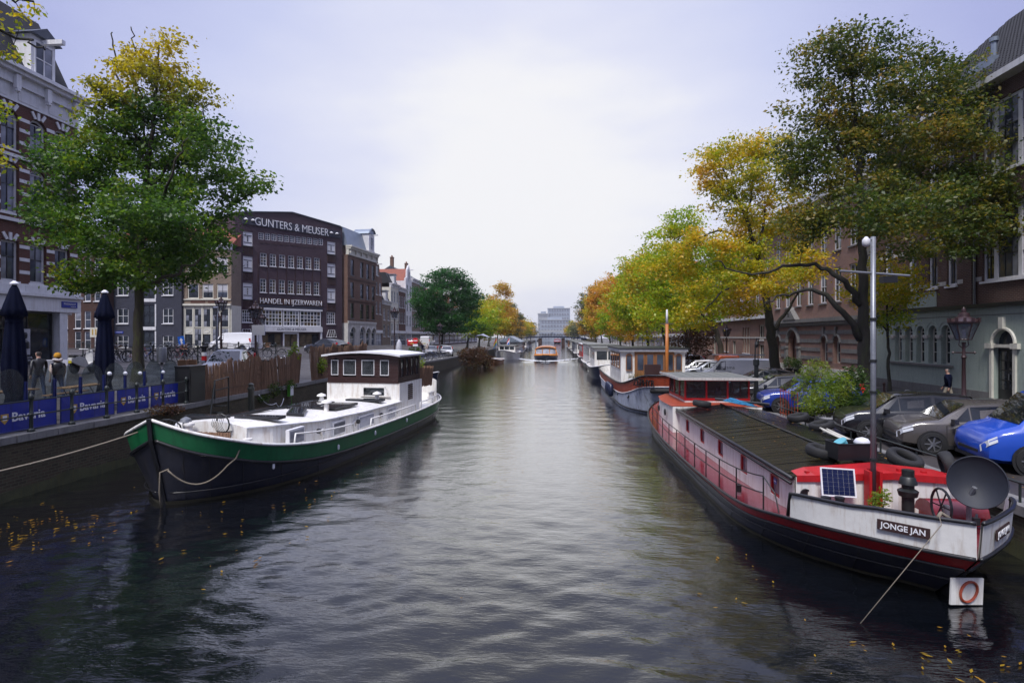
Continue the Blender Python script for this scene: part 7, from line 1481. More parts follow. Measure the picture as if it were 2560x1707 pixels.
# ---------------------------------------------------------------- cars
pm('lamp_lens', (.55, .57, .60), .08, .1, 20)
def car(label, x, y, z, hd, paint, kind='hatch', L=4.0, W=1.74, H=1.46, name='parked_car', rim='steel'):
    t = thing(name, label, 'van' if kind == 'van' else 'car', (x, y, z), R(hd), 'vehicles parked along the canal'); k = L/4.0; w = W/2
    if kind == 'van':
        st = [(2.0,.38,.62,.66,.78,.6),(1.93,.25,.80,.86,.9,.74),(1.72,.22,.95,1.02,.97,.8),(1.42,.22,1.02,1.12,1.0,.82),(.85,.22,1.05,1.86,1.0,.74),(.55,.22,1.05,1.93,1.0,.80),(-1.0,.22,1.05,1.96,1.0,.82),(-1.85,.22,1.05,1.93,1.0,.82),(-1.97,.3,1.0,1.80,.97,.78)]; ws = (3, 4); sw = [(4, 5), (3, 4)]; rw = None; H0 = 1.96; wb = (1.28, -1.2); rr = .34
    elif kind == 'suv':
        st = [(2.0,.42,.62,.66,.75,.6),(1.92,.28,.80,.84,.9,.76),(1.6,.24,.92,.95,.98,.84),(1.0,.24,.97,1.02,1.0,.85),(.25,.24,1.0,1.56,1.0,.68),(-.5,.24,1.02,1.62,1.0,.72),(-1.35,.24,1.05,1.55,1.0,.7),(-1.8,.26,1.05,1.12,.97,.74),(-1.97,.4,.8,.86,.9,.7)]; ws = (3, 4); sw = [(4, 5), (5, 6), (3, 4)]; rw = (6, 7); H0 = 1.62; wb = (1.25, -1.22); rr = .36
    elif kind == 'sedan':
        st = [(2.0,.38,.56,.60,.75,.6),(1.92,.24,.70,.74,.9,.76),(1.55,.2,.82,.85,.98,.84),(.95,.2,.88,.93,1.0,.85),(.2,.2,.9,1.40,1.0,.66),(-.45,.2,.93,1.44,1.0,.68),(-1.15,.2,.95,1.28,1.0,.66),(-1.6,.22,.96,1.02,.98,.76),(-1.95,.36,.85,.92,.9,.72)]; ws = (3, 4); sw = [(4, 5), (5, 6), (3, 4)]; rw = (6, 7); H0 = 1.44; wb = (1.25, -1.22); rr = .325
    else:
        st = [(2.0,.38,.56,.60,.72,.58),(1.92,.24,.72,.76,.88,.74),(1.58,.2,.86,.89,.97,.82),(1.1,.2,.88,.94,1.0,.84),(.45,.2,.90,1.40,1.0,.70),(-.5,.2,.93,1.47,1.0,.73),(-1.5,.2,.97,1.40,.99,.71),(-1.86,.22,1.0,1.08,.96,.74),(-1.96,.38,.75,.80,.9,.7)]; ws = (3, 4); sw = [(4, 5), (5, 6), (3, 4)]; rw = (6, 7); H0 = 1.46; wb = (1.3, -1.2); rr = .32
    hs = H/H0; S_ = [(a*k, b*1.0, c*hs, d*hs, e*w, f*w) for a, b, c, d, e, f in st]
    def ring(a, zl, zb, zt, ww, wt):
        half = [(0.0, zl), (ww*.8, zl), (ww*.97, zl+.10), (ww, (zl+zb)/2), (ww*.985, zb-.06), (ww*.94, zb), (lerp(ww*.94, wt, .92), lerp(zb, zt, .9)), (wt*.8, zt), (0, zt+.015)]
        return [(a, p, q) for p, q in half]+[(a, -p, q) for p, q in reversed(half[1:-1])]
    b = MB(); b.loft([ring(*s) for s in S_]); b.build('body', paint, t, 'auto')
    def pt(s, f, side): a, zl, zb, zt, ww, wt = s; return Vector((a, side*(lerp(ww*.94, lerp(ww*.94, wt, .92), f)+.008), lerp(zb, lerp(zb, zt, .9), f)))
    for i, j in sw:
        for side in (1, -1):
            f0, f1 = (.1, .9); A, B_ = S_[i], S_[j]
            if i == ws[0]: q = [pt(B_, .1, side), pt(B_, .88, side), pt(A, .1, side).lerp(pt(B_, .1, side), .45)]
            elif j == rw and 0: q = []
            else: q = [pt(A, f0, side).lerp(pt(B_, f0, side), .04), pt(A, f0, side).lerp(pt(B_, f0, side), .94), pt(A, f1, side).lerp(pt(B_, f1, side), .92), pt(A, f1, side).lerp(pt(B_, f1, side), .04)]
            bm('add', q, [tuple(range(len(q))) if side < 0 else tuple(reversed(range(len(q))))]).build('side_window', 'car_glass', t)
    def scr(i, j, nm):
        A, B_ = S_[i], S_[j]; g = lambda s, f, yy, dz: Vector((s[0], yy*s[5]*.92, s[3])); P = [g(A,0,1,0), g(A,0,-1,0), g(B_,0,-1,0), g(B_,0,1,0)]; mlo = lambda p, q, f: p.lerp(q, f); P = [mlo(P[0],P[3],.06), mlo(P[1],P[2],.06), mlo(P[1],P[2],.94), mlo(P[0],P[3],.94)]; n = (P[1]-P[0]).cross(P[3]-P[0]).normalized(); n = n if n.z > 0 else -n
        bm('add', [p+n*.018 for p in P], [(0,1,2,3)]).build(nm, 'car_glass', t)
    scr(*ws, 'windscreen')
    if rw: scr(*rw, 'rear_window')
    for a in wb:
        for side in (1, -1):
            M = Matrix.Rotation(R(-90*side),4,'X'); ar = MB(); ar.lathe([(rr*1.16,-.02),(rr*1.16,.012)], (a*k, side*w, rr), 20, M=M); ar.build('wheel_arch', 'rubber', t)
            b = MB(); b.lathe([(rr*.62,-.16),(rr*.97,-.16),(rr,-.1),(rr,.0),(rr*.95,.035),(rr*.68,.045),(rr*.64,.02)], (a*k, side*w, rr), 20, M=M, cap=False); wq = b.build('wheel', 'rubber', t, 'auto')
            c = MB(); c.lathe([(rr*.68,.02),(rr*.64,.03),(rr*.6,-.02),(.01,-.03)], (a*k, side*w, rr), 20, M=M, cap=False)
            for s in range(7):
                an = s*6.2832/7; d = Vector((math.cos(an), 0, math.sin(an))); p0 = Vector((a*k, side*(w+.012), rr)); c.tube([p0+d*.03, p0+d*rr*.62], [.03, .022], 4)
            c.lathe([(.06,.0),(.05,.03)], (a*k, side*w, rr), 10, M=M); c.build('rim', rim, wq)
    for side in (1, -1):
        hs3 = [S_[0], S_[1], tuple(lerp(p, q, .65) for p, q in zip(S_[1], S_[2]))]; b = MB(); b.strip([(q[0]+.014, side*(q[4]*(.94 if i else .8)+.014), q[2]-(.0 if i else -.02)-.015) for i, q in enumerate(hs3)], [(q[0]+.016, side*(q[4]*(.99 if i else .86)+.016), q[2]-.15) for i, q in enumerate(hs3)]); b.build('headlight', 'lamp_lens', t)
        e0, e1 = S_[-2], S_[-1]; b = MB(); zt = e0[2]; b.ob((e0[0]-.02, side*e0[4]*.93, zt+ (.02 if kind == 'sedan' else .12)), (.14, .1, .16 if kind == 'sedan' else .38), (0, .25, 0)); b.build('tail_light', 'traffic_red', t)
        m = S_[ws[0]]; b = MB(); b.ob((m[0]-.25*k, side*(m[4]+.10), m[2]+.06), (.1, .2, .13), (0,0,.1*side)); b.build('mirror', paint if kind != 'hatch' else 'black_paint', t)
        for a in (S_[ws[0]][0]-.12, S_[5][0]+.05, S_[6][0]+.1): b = MB(); b.box(a-.006, a+.006, side*w*1.0-.004, side*w+.004, .32, S_[4][2]-.08); b.build('door_seam', 'rubber', t)
        for a in (S_[5][0]+.18,): b = MB(); b.box(a, a+.16, side*w-.01, side*w+.022, S_[4][2]-.18, S_[4][2]-.15); b.build('door_handle', paint, t)
        b = MB(); b.box(S_[-2][0]+.2, S_[2][0]-.2, side*w-.02, side*w+.006, .2, .3); b.build('sill', 'rubber', t)
    f = S_[0]; b = MB(); b.ob((S_[0][0]+.005, 0, .46*hs), (.02, w*1.05, .07)); b.build('grille', 'rubber', t); b = MB(); b.ob((S_[1][0]+.035, 0, .27), (.1, w*1.5, .08)); b.build('bumper_vent', 'rubber', t); bm('ob', (S_[-1][0]-.02, 0, .62*hs), (.02, .5, .11)).build('number_plate', 'bin_yellow', t)
    return t
for n_, c_ in (('car_black', (.008, .008, .010)), ('car_bronze', (.085, .075, .068)), ('car_blue', (.006, .06, .42)), ('car_navyblue', (.006, .03, .25)), ('car_white', (.68, .68, .70)), ('car_silver', (.34, .36, .40)), ('car_red', (.45, .015, .02)), ('car_dark', (.012, .013, .018)), ('car_orange', (.55, .10, .01))): pm(n_, c_, .3, .04, 1, metal=.25 if n_ in ('car_silver', 'car_bronze') else 0, coat=.8)
HD = 172
car('black three-door hatchback parked nose to the canal behind the barge mast', 11.25, 19.15, HR, 168, 'car_black', 'hatch', 3.95, 1.7, 1.52)
car('bronze-grey hatchback with spoked alloy wheels next to the blue van', 11.95, 17.1, HR, 168, 'car_bronze', 'hatch', 4.3, 1.78, 1.5)
car('bright blue delivery van at the right edge of the view', 12.95, 14.9, HR, 168, 'car_blue', 'van', 4.9, 1.92, 1.98, 'parked_van')
car('dark estate car with bright alloy wheels behind the potted bamboo', 10.8, 28.3, HR, HD, 'car_dark', 'suv', 4.5, 1.82, 1.5)
car('blue small hatchback half hidden by the potted bamboo', 11.0, 25.7, HR, HD, 'car_navyblue', 'hatch', 4.0, 1.72, 1.45)
car('black saloon behind the red-framed wheelhouse', 12.2, 34.2, HR, HD, 'car_dark', 'sedan', 4.7, 1.84, 1.44)
vn = car('white work van with ladders on its roof rack on the right bank', 13.2, 42.6, HR-.25, HD-8, 'car_white', 'van', 5.1, 1.9, 1.95, 'parked_van')
text('lettering', 'Houtsma', .34, 'navy_wall', vn, (.75, .97, 1.3), rot=(R(90),0,R(180)), depth=.004)
for k in range(4): bm('box', .35, 1.15, .962, .972, 1.05-.1*k, 1.08-.1*k).build('print_line', 'car_silver', vn)
def ladder(label, x, y, z, rz, L):
    t = thing('roof_ladder', label, 'ladder', (x, y, z), R(rz))
    for s in (-.18, .18): bm('box', -L/2, L/2, s-.02, s+.02, 0, .07).build('side_rail', 'steel', t)
    me = bm('tube', [(0,-.18,.035),(0,.18,.035)], .016, 6).mesh('rung', 'steel')
    for k in range(int(L/.3)): link('rung', me, t, (-L/2+.15+k*.3, 0, 0))
    for q in (-L*.3, L*.3): bm('box', q-.02, q+.02, -.7, .7, -.1, -.05).build('rack_bar', 'black_iron', t)
ladder('aluminium ladder on the roof rack of the white work van', 13.3, 42.5, HR+1.9, HD-8, 3.6)
car('silver estate car left of the white work van', 12.6, 47.2, HR-.2, HD, 'car_silver', 'suv', 4.5, 1.8, 1.5); car('white car beside the silver estate on the right bank', 12.6, 50.4, HR-.2, HD, 'car_white', 'hatch', 4.2, 1.75, 1.45)
car('orange and white van behind the ladder van', 14.6, 50.0, HR-.2, 80, 'car_orange', 'van', 4.9, 1.9, 2.0, 'parked_van')
for i, (y, c, kd) in enumerate(((58, 'car_white', 'hatch'), (61, 'car_silver', 'sedan'), (66, 'car_dark', 'suv'), (70, 'car_silver', 'hatch'), (76, 'car_white', 'van'), (82, 'car_white', 'hatch'), (86, 'car_silver', 'suv'), (92, 'car_dark', 'sedan'))): car(('white hatchback', 'silver saloon', 'dark off-roader', 'silver hatchback', 'white van', 'second white hatchback', 'silver off-roader', 'black saloon')[i]+' parked under the autumn trees on the right bank', 12.8, y, HR, HD, c, kd, 4.3)
car('silver off-roader with pale windscreen behind the long reed screen', -17.0, 28.6, 1.95, -72, 'car_silver', 'suv', 4.6, 1.88, 1.66)
car('white van parked before the lettered shop', -33.5, 57.5, 2.7, 172, 'car_white', 'van', 5.2, 1.95, 1.98, 'parked_van')
car('dark car with pale windscreen left of the second reed screen top', -21.5, 52.5, 2.62, 160, 'car_dark', 'sedan', 4.5)
car('red car with yellow plate on the left bank by the canal houses', -23.2, 93, 2.45, 92, 'car_red', 'hatch', 4.0, 1.72, 1.5)
car('white car on the left quay beside the dark red ivy', -15.6, 81.5, 1.4, -80, 'car_white', 'hatch', 4.0); car('silver car behind the white one on the left quay', -17.0, 86, 1.5, -80, 'car_silver', 'suv', 4.3); car('pale car on the left quay just before the row of bicycles', -17.4, 79.5, 1.5, -80, 'car_silver', 'hatch', 4.1); car('white van on the left street past the red car', -24.0, 106, 2.3, 90, 'car_white', 'van', 5.0, 1.9, 1.98, 'parked_van')
t = thing('surfboard_cover', 'tall pale folded parasol standing by the red car on the left', 'parasol', (-15.7, 56.5, 1.62)); b = MB(); b.lathe([(.28,.1),(.33,.6),(.32,1.4),(.24,2.0),(.05,2.35)], n=10); b.build('cover', 'blind_pale', t, True); bm('tube', [(0,0,0),(0,0,2.4)], .03, 6).build('pole', 'steel', t)

# ---------------------------------------------------------------- people
def person(label, x, y, z, rz, h=1.72, top='navy_cloth', legs='jeans', sleeve=None, hair='dark_hair', stride=.28, armsw=.35, hat=None, scarf=None, vest=None):
    t = thing('person', label, 'person', (x, y, z), R(rz)); k = h/1.75; me = bpy.data.meshes.new('body'); V = []; E = []; RAD = []
    def n(p, r, par=None):
        V.append(tuple(c*k for c in p)); RAD.append(r*k if not isinstance(r, tuple) else (r[0]*k, r[1]*k)); 
        if par is not None: E.append((par, len(V)-1))
        return len(V)-1
    pel = n((0,0,.95), (.15,.11)); wa = n((0,0,1.1), (.14,.10), pel); ch = n((.01,0,1.32), (.17,.12), wa); nk0 = n((.01,0,1.46), (.09,.08), ch); nk = n((.02,0,1.53), (.055,.055), nk0); hd = n((.03,0,1.63), (.085,.09), nk); tp = n((.03,0,1.73), (.06,.07), hd)
    n((.12,0,1.62), (.018,.018), hd); 
    for s in (1, -1):
        n((.03,s*.088,1.63), (.018,.012), hd)
        f = stride*s; hp = n((0,s*.09,.9), (.09,.09), pel); kn = n((f*.5+.03,s*.10,.50), (.062,.062), hp); an = n((f*.9-.02,s*.10,.09), (.042,.042), kn); n((f*.9+.15,s*.11,.04), (.04,.03), an)
        sh = n((0,s*.19,1.41), (.062,.062), ch); el = n((-s*armsw*.35-.02,s*.25,1.14), (.046,.046), sh); wr = n((-s*armsw*.6+.08,s*.26,.92), (.03,.03), el); pa = n((-s*armsw*.65+.10,s*.262,.85), (.034,.018), wr)
        for q, (dy, dz, dx) in enumerate(((.028,-.075,.01),(.01,-.085,.015),(-.008,-.08,.015),(-.024,-.065,.012),(.03,-.03,.04))): m = n((-s*armsw*.65+.10+dx,s*.262+dy,.85+dz*.6), .009, pa); n((-s*armsw*.65+.10+dx*2,s*.262+dy*.8,.85+dz*1.1), .008, m)
    me.from_pydata(V, E, []); o = bpy.data.objects.new('body', me); COL.objects.link(o); o.modifiers.new('s', 'SKIN'); o.modifiers.new('u', 'SUBSURF').levels = 1
    sv = me.skin_vertices[0].data
    for i, r in enumerate(RAD): sv[i].radius = r if isinstance(r, tuple) else (r, r)
    sv[0].use_root = True
    dg = bpy.context.evaluated_depsgraph_get(); m2 = bpy.data.meshes.new_from_object(o.evaluated_get(dg)); bpy.data.objects.remove(o)
    m2.materials.clear(); 
    for q in ('skin', top, legs, 'rubber', sleeve or top, hair): m2.materials.append(MATS[q])
    for f in m2.polygons:
        c = f.center/k; f.use_smooth = True
        if c.z < .10: i = 3
        elif c.z < .93 and abs(c.y) < .21: i = 2
        elif c.z > 1.5: i = 5 if (c.z > 1.675 or (c.z > 1.56 and c.x < -.005)) else 0
        elif abs(c.y) > .205: i = 0 if c.z < .93 else 4
        else: i = 1
        f.material_index = i
    link('body', m2, t)
    if hat: b = MB(); b.lathe([(.105,0),(.112,.04),(.105,.1),(.07,.15),(.02,.17)], (.025*k,0,1.65*k), 14); b.build('beanie', hat, t, True)
    if scarf: b = MB(); b.tube([(.02+.11*math.cos(a), .11*math.sin(a), 1.50+.015*math.cos(3*a)) for a in np.linspace(0,6.2832,15)[:-1]], .05, 6, close=True); b.tube([(.12,.03,1.48),(.17,.06,1.3),(.17,.06,1.12)], .045, 6); b.build('scarf', scarf, t, True)
    if vest:
        b = MB(); b.lathe([(.15,1.02),(.165,1.15),(.185,1.32),(.16,1.44),(.09,1.49)], n=16); 
        for i_, v in enumerate(b.v): b.v[i_] = (v[0]*.78*k+.005, v[1]*1.06*k, v[2]*k)
        b.build('vest', vest, t, True)
    return t
pm('jeans', (.025, .04, .09), .9, .2, 8); pm('dark_hair', (.02, .014, .010), .7, .3, 20); pm('grey_hair', (.10, .09, .085), .7, .3, 20); pm('mustard', (.45, .22, .015), .95, .15, 20, bmp=.3); pm('beige_cloth', (.36, .29, .24), .9, .1, 8); pm('pale_scarf', (.45, .42, .42), .95, .15, 10); pm('khaki', (.24, .21, .16), .9, .12, 6)
person('person in mustard beanie, pale scarf and dark vest walking past the windbreaks', -17.1, 18.4, 1.98, 150, 1.68, 'navy_cloth', 'jeans', 'beige_cloth', hat='mustard', scarf='pale_scarf', vest='black_paint')
person('person in dark jacket walking beside the one in the mustard beanie', -17.9, 18.5, 2.05, 150, 1.74, 'tarp_black', 'jeans')
person('man in dark jacket with pale shoulder stripes walking by the green stucco wall', 17.2, 26.3, HR+.12, 125, 1.78, 'navy_cloth', 'khaki', hair='grey_hair', vest='navy_cloth')
person('person in tan coat under the round green tree on the left quay', -17.8, 78.5, 1.55, -60, 1.72, 'beige_cloth', 'jeans'); person('person in dark coat beside the one in tan under the round tree', -18.6, 78.9, 1.6, -60, 1.76, 'navy_cloth', 'jeans')

# ---------------------------------------------------------------- plants
leafm('leaf_bamboo', [(.06, .13, .01), (.14, .22, .015), (.24, .28, .02), (.34, .30, .03)], None, 0, 1, .9); leafm('leaf_shrub', [(.015, .04, .008), (.035, .075, .012), (.07, .11, .015), (.16, .14, .02)], None, 0, 1, .9); leafm('leaf_ivy', [(.018, .012, .006), (.05, .03, .01), (.10, .035, .015), (.09, .07, .015), (.16, .05, .02)], None, 0, 1, .5); leafm('leaf_fallen', [(.30, .16, .01), (.45, .28, .015), (.40, .20, .02), (.22, .09, .02)], None, 0, 1, .9)
def shrub(name, label, x, y, z, blobs, n, size, mat, pot=None, aspect=.55, droop=.3, seed=1, stems=10, cat_='plant'):
    t = thing(name, label, cat_, (x, y, z)); rng = np.random.RandomState(seed); P = []; W_ = np.array([(q[3]*q[4]*q[5])**(2/3) for q in blobs]); W_ /= W_.sum()
    for i in rng.choice(len(blobs), n, p=W_): q = blobs[i]; v = rng.normal(size=3); v /= np.linalg.norm(v); v *= rng.uniform(.1, 1)**.45; P.append((q[0]+v[0]*q[3], q[1]+v[1]*q[4], q[2]+v[2]*q[5]))
    V, F = leaf_quads(np.array(P), size, rng, droop, aspect); link('foliage', np_mesh('foliage', V, F, mat), t); b = MB()
    for k in range(stems): q = P[rng.randint(len(P))]; b.tube([(q[0]*.1, q[1]*.1, 0 if not pot else pot[1]*.8), (q[0]*.5, q[1]*.5, q[2]*.6), q], [.012, .009, .004], 4)
    b.build('stem', 'bark', t)
    if pot: m, ph, pr = pot; b = MB(); b.lathe([(pr*.7,0),(pr,ph),(pr*1.1,ph),(pr*1.1,ph-.06),(pr*.9,ph-.05)], n=16); b.build('pot', m, t, 'auto')
    return t
shrub('potted_bamboo', 'yellow-green bamboo in a pale pot on the right quay', 9.75, 21.2, HR, [(0,0,1.15,.75,.6,.55),(.4,.1,1.6,.6,.5,.5),(-.5,0,.85,.5,.5,.4)], 2600, .13, 'leaf_bamboo', ('blind_pale', .42, .28), .22, .5, 3, 14)
shrub('potted_bamboo', 'taller feathery bamboo clump left of the pale pot', 9.7, 22.6, HR, [(0,.2,1.2,.6,.6,.8),(.3,0,1.9,.6,.5,.6)], 2200, .13, 'leaf_bamboo', ('black_paint', .4, .26), .22, .5, 4, 14)
shrub('potted_palm', 'dark spiky plant in a terracotta pot beside the bamboo', 10.6, 21.0, HR, [(0,0,1.0,.55,.5,.35),(0,0,.85,.4,.4,.3)], 320, .55, 'leaf_shrub', ('terracotta', .55, .32), .08, .2, 5, 8)
shrub('shrub', 'loose reddish-green shrub behind the terracotta pot', 11.2, 22.6, HR, [(0,0,1.3,.8,.6,.7),(.3,.2,1.8,.5,.5,.4)], 1500, .11, 'leaf_shrub', None, .5, .2, 6, 16, 'shrub')
shrub('shrub', 'low green shrub at the foot of the dark elm', 13.6, 27.2, HR, [(0,0,.6,.8,.7,.5),(.7,-.6,.5,.5,.5,.4)], 1500, .11, 'leaf_shrub', None, .5, .2, 7, 10, 'shrub')
shrub('potted_shrub', 'round potted shrub beside the arched stone doorway', 20.2, 50.8, HR+.12, [(0,0,.9,.6,.6,.55)], 700, .12, 'leaf_shrub', ('black_paint', .4, .3), .5, .2, 8, 6); shrub('potted_shrub', 'second potted shrub before the stone plinth', 20.2, 49.2, HR+.12, [(0,0,.85,.5,.5,.5)], 600, .12, 'leaf_shrub', ('black_paint', .4, .3), .5, .2, 9, 6)
shrub('flower_pot', 'heather and yellow-green plants in a pot by the mast foot', 5.86, 10.75, 1.02, [(0,0,.32,.2,.16,.14),(.05,0,.42,.14,.12,.12),(-.1,0,.25,.12,.12,.1)], 420, .055, 'leaf_bamboo', ('terracotta', .12, .1), .4, .1, 10, 10)
shrub('quay_weed', 'russet weeds hanging over the quay below the blue screens', -14.15, 19.5, 1.55, [(0,0,.1,.25,.9,.22),(.05,.6,.0,.2,.6,.2)], 800, .08, 'leaf_ivy', None, .5, .3, 11, 8); shrub('quay_weed', 'green weeds sprouting from the wall under the reed screen', -14.1, 27.8, 1.5, [(0,0,.1,.22,.7,.4),(.05,1.6,.2,.2,.5,.3),(.05,-1.2,-.2,.15,.6,.2)], 900, .10, 'leaf_shrub', None, .5, .2, 12, 8); shrub('quay_weed', 'bright sapling poking over the end of the long reed screen', -14.5, 30.6, 2.6, [(0,0,.6,.3,.3,.5),(.1,.1,1.1,.2,.2,.3)], 260, .16, 'leaf_bamboo', None, .5, .2, 13, 8); shrub('quay_weed', 'climbing greens on the second reed screen', -14.1, 33.6, 1.9, [(0,0,.6,.15,.5,.5)], 260, .14, 'leaf_bamboo', None, .5, .2, 14, 6)
shrub('stern_plants', 'yellow-green plants in the reed screen at the barge stern', *to_world(GO, (1.3,15.9,0))[:2], 2.6, [(0,0,.3,.4,.5,.3)], 320, .12, 'leaf_bamboo', None, .4, .2, 15, 8)
shrub('ivy_mound', 'dark red ivy mound spilling over the left quay into the water', -10.8, 77.4, 0, [(0,0,1.0,2.3,1.4,1.3),(-1.2,.3,1.8,1.4,1.2,.9),(1.4,0,.9,1.2,1,1.0),(.3,.6,2.1,1.4,1.2,.8)], 5200, .22, 'leaf_ivy', None, .6, .4, 16, 24, 'ivy'); shrub('cabin_plant', 'leafy houseplants inside the red-framed wheelhouse', 6.2, 25.3, 1.6, [(0,0,.4,.4,.3,.35)], 260, .14, 'leaf_shrub', None, .35, .2, 17, 6); shrub('shrub', 'dark bushy shrub mass behind the grey barge cabin', 12.6, 55, HR, [(0,0,2.2,2.2,1.6,1.6),(1.2,1,3.4,1.8,1.5,1.2)], 2600, .22, 'leaf_ivy', None, .6, .3, 18, 14, 'shrub')
shrub('shrub', 'green shrub by the no-entry sign on the left quay', -16.6, 66.5, 1.5, [(0,0,.9,.9,.8,.8)], 700, .16, 'leaf_shrub', None, .6, .3, 19, 8, 'shrub')
rng = np.random.RandomState(9); P = []                                     # fallen leaves on water, quay and roof
for cx, cy, sx, sy, n in ((-11.8, 11.5, .9, .8, 110), (-8.5, 12.0, 2.0, 1.6, 40), (-6.3, 16, .6, 4, 22), (5.0, 8.0, .5, .5, 20), (6.2, 7.6, .6, .5, 14), (3.2, 10.5, .6, 1.6, 14), (0, 15, 5, 7, 12)):
    q = np.stack([rng.normal(cx, sx, n), rng.normal(cy, sy, n), np.full(n, .03)], 1); q = q[(q[:, 0] > LX+.1) & (q[:, 0] < RX-.1)]; P.append(q)
q = np.stack([rng.uniform(9.2, 16, 420), rng.uniform(12, 45, 420), np.full(420, HR+.025)], 1); P.append(q); q = np.stack([rng.uniform(4.95, 8, 90), rng.uniform(12.3, 22.5, 90), np.zeros(90)], 1); q[:, 2] = 1.78-np.abs(q[:, 0]-6.55)*.20; P.append(q)
q = np.stack([rng.uniform(-22, -14.6, 260), rng.uniform(12, 40, 260), np.zeros(260)], 1); q[:, 2] = [hl(a, b_)+.03 for a, b_, _ in q]; P.append(q)
P = np.concatenate(P); a = rng.uniform(0, 6.28, len(P)); L = rng.uniform(.02, .07, len(P)); d = np.stack([np.cos(a), np.sin(a), rng.uniform(-.1, .1, len(P))], 1)*L[:, None]; s = np.stack([-np.sin(a), np.cos(a), rng.uniform(-.15, .15, len(P))], 1)*L[:, None]*.32
V = np.stack([P-d, P+s, P+d, P-s], 1).reshape(-1, 3); o = link('fallen_leaves', np_mesh('fallen_leaves', V, np.arange(len(V)).reshape(-1, 4), 'leaf_fallen')); tag(o, 'yellow fallen leaves on the water, quay and boat roof', 'leaves', kind='stuff')
t = thing('wheelie_bin', 'green wheeled bin with yellow lid by the green stucco wall', 'bin', (16.0, 20.4, HR)); b = MB(); b.loft([[(-.35,-.3,.1),(.35,-.3,.1),(.35,.3,.1),(-.35,.3,.1)],[(-.45,-.38,1.0),(.45,-.38,1.0),(.45,.38,1.0),(-.45,.38,1.0)]]); b.build('body', 'bin_green', t); b = MB(); b.box(-.48,.48,-.41,.41,1.0,1.08); b.box(-.4,.4,-.34,.34,1.08,1.12); b.build('lid', 'bin_yellow', t)
for s in (-1, 1): bm('lathe', [(.09,-.03),(.09,.03)], (s*.3,.33,.09), 10, M=Matrix.Rotation(R(90),4,'Y')).build('wheel', 'rubber', t)
for i, (x, y) in enumerate(((16.55, 30), (16.55, 33.5), (16.55, 43), (16.55, 46.5), (16.55, 49.5))): t = thing('street_bollard', 'dark iron bollard at the pavement edge, %s from the green-walled building' % ('first', 'second', 'third', 'fourth', 'fifth')[i], 'bollard', (x, y, HR+.12), 0, 'pavement bollards'); bm('lathe', [(.08,0),(.065,.1),(.055,.7),(.075,.74),(.075,.8),(.02,.86)], n=10).build('post', 'lamp_iron', t)
t = thing('stove_pipe', 'black chimney stack with cowl rising behind the red-framed wheelhouse', 'chimney', (9.4, 27.4, HR)); b = MB(); b.lathe([(.1,0),(.1,1.9),(.14,1.95),(.14,2.2)], n=10); b.build('stack', 'black_iron', t); b = MB(); b.tube([(-.06,0,2.2),(-.04,0,2.9),(.03,0,3.2)], .03, 5); b.tube([(.08,0,2.2),(.1,0,3.2)], .02, 5); b.lathe([(.02,0),(.1,.15),(.06,.3)], (.02,0,2.75), 8); b.build('cowl', 'black_iron', t)
t = thing('iron_fence', 'low rusty iron fence round the potted bamboo', 'fence', (9.3, 23.6, HR)); 
for k in range(7): bm('tube', [(0, -.0+.28*k-1.0, 0), (0, .28*k-1.0, 1.15)], .014, 5).build('bar', 'rust_red', t)
for z in (.15, 1.05): bm('tube', [(0,-1.0,z),(0,.75,z)], .016, 5).build('rail', 'rust_red', t)

# ---------------------------------------------------------------- far bridge, awning, flags
def far_bridge():
    t = thing('canal_bridge', 'low dark girder bridge on two piers across the far canal', 'bridge', (0, 244, 0)); arch = lambda x: 3.0+.9*(1-((x+2)/17)**2); xs = np.linspace(-17.5, 13.5, 25)
    b = MB()
    for s in (0, 8):
        b.strip([(x, s, arch(x)+.35) for x in xs], [(x, s, arch(x)-.25) for x in xs])
    b.strip([(x, 0, arch(x)+.35) for x in xs], [(x, 8, arch(x)+.35) for x in xs]); b.strip([(x, 0, arch(x)-.25) for x in xs], [(x, 8, arch(x)-.25) for x in xs]); b.build('deck', 'hull_navy', t)
    for x in (-6.3, 3.6): bm('box', x-.7, x+.7, .4, 7.6, -.5, 3.4).build('pier', 'brick_dark', t)
    for h in (.5, 1.0): b = MB(); b.tube([(x, .1, arch(x)+.35+h) for x in xs], .05, 4); b.build('rail', 'rail_iron', t)
    me = bm('box', -.05, .05, 0, .1, 0, 1.05).mesh('post', 'rail_iron')
    for x in np.linspace(-17, 13, 26): link('post', me, t, (x, .05, arch(x)+.35))
    for i in range(24): x = -15.5+i*1.2; bike((0,3,1)[i % 3], x, 245.2, arch(x)+.36, rg.uniform(-30, 30), 'bicycle parked along the rail of the far bridge', 'bicycles on the far bridge')
far_bridge()
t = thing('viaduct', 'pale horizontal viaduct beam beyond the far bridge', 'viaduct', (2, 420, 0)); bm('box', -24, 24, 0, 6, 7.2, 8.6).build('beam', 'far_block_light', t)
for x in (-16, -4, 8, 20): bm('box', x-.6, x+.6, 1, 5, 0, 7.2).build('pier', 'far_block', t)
for x in (-25, 24): t = thing('bridge_abutment', 'brick abutment at the %s end of the far bridge' % ('left' if x < 0 else 'right'), 'wall', (0, 244, 0)); (bm('box', -22, -15.5, .3, 8, -.5, 3.1) if x < 0 else bm('box', 11.5, 18, .3, 8, -.5, 3.1)).build('wall', 'quay_brick', t)
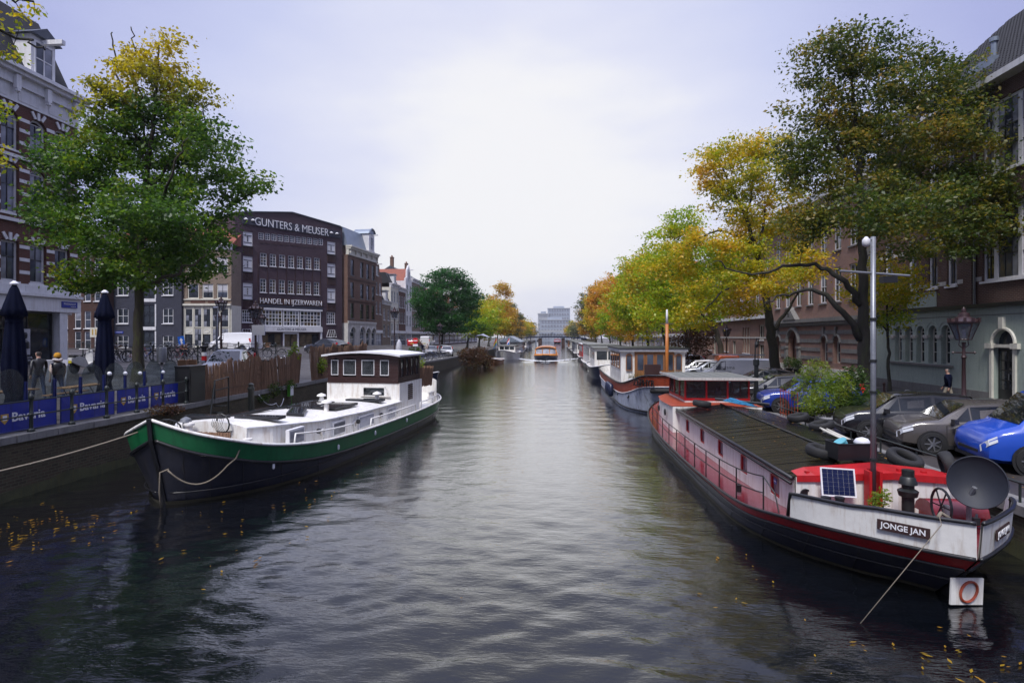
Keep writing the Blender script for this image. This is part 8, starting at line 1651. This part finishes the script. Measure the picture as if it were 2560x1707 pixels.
t = thing('canvas_awning', 'white canvas awning stretched beneath the trees on the left bank', 'awning', (-12.6, 97, 0)); b = MB(); b.strip([(-2.2,-.0,4.6),(-1,-.3,4.35),(0,0,4.45),(1.2,-.2,4.15),(2.4,0,4.0)], [(-2.2,3,4.4),(-1,3.2,4.2),(0,3,4.7),(1.2,3,4.1),(2.4,3,3.9)]); b.build('canvas', 'white_print', t, True)
for x, z in ((-2.2,4.6),(2.4,4.0)): bm('tube', [(x,0,1.2 if x < 0 else .8),(x,0,z)], .03, 5).build('pole', 'grey_metal', t)
pm('flag_red', (.5, .02, .03), .8, .05, 2); pm('flag_rainbow', (.3, .1, .3), .8, .05, 2)
for x, y, c, lab, cs in ((-9.9, 97, 'flag_red', 'rainbow-striped flag on the open boat past the red ivy', ('flag_red', 'orange', 'bin_yellow', 'bin_green', 'traffic_blue')), (-9.0, 113, 'flag_red', 'red, white and blue flag on a staff on the left bank', ('flag_red', 'white_print', 'traffic_blue'))):
    t = thing('boat_flag', lab, 'flag', (x, y, 0)); bm('tube', [(0,0,.8),(0,0,4.2)], .03, 5).build('staff', 'white_trim', t); n = len(cs)
    for k, c in enumerate(cs): b = MB(); b.strip([(0,0,4.0-k*1.2/n),(-.35,.1,3.5-k*1.0/n),(-.55,.05,2.9-k*.9/n)], [(0,0,4.0-(k+1)*1.2/n),(-.35,.1,3.5-(k+1)*1.0/n),(-.55,.05,2.9-(k+1)*.9/n)]); b.build('stripe', c, t)

# ---------------------------------------------------------------- haze
hz = bm('box', -420, 420, -70, 866, -2.6, 45).build('haze', 'white_print'); hm = bpy.data.materials.new('haze_air'); hm.use_nodes = True; ht = hm.node_tree; ht.nodes.clear()
ho = ht.nodes.new('ShaderNodeOutputMaterial'); hv = ht.nodes.new('ShaderNodeVolumePrincipled'); hv.inputs['Color'].default_value = (.95, .965, 1.0, 1); hv.inputs['Density'].default_value = .0003; hv.inputs['Anisotropy'].default_value = .75; ht.links.new(hv.outputs[0], ho.inputs['Volume'])
hz.data.materials.clear(); hz.data.materials.append(hm); tag(hz, kind='stuff')
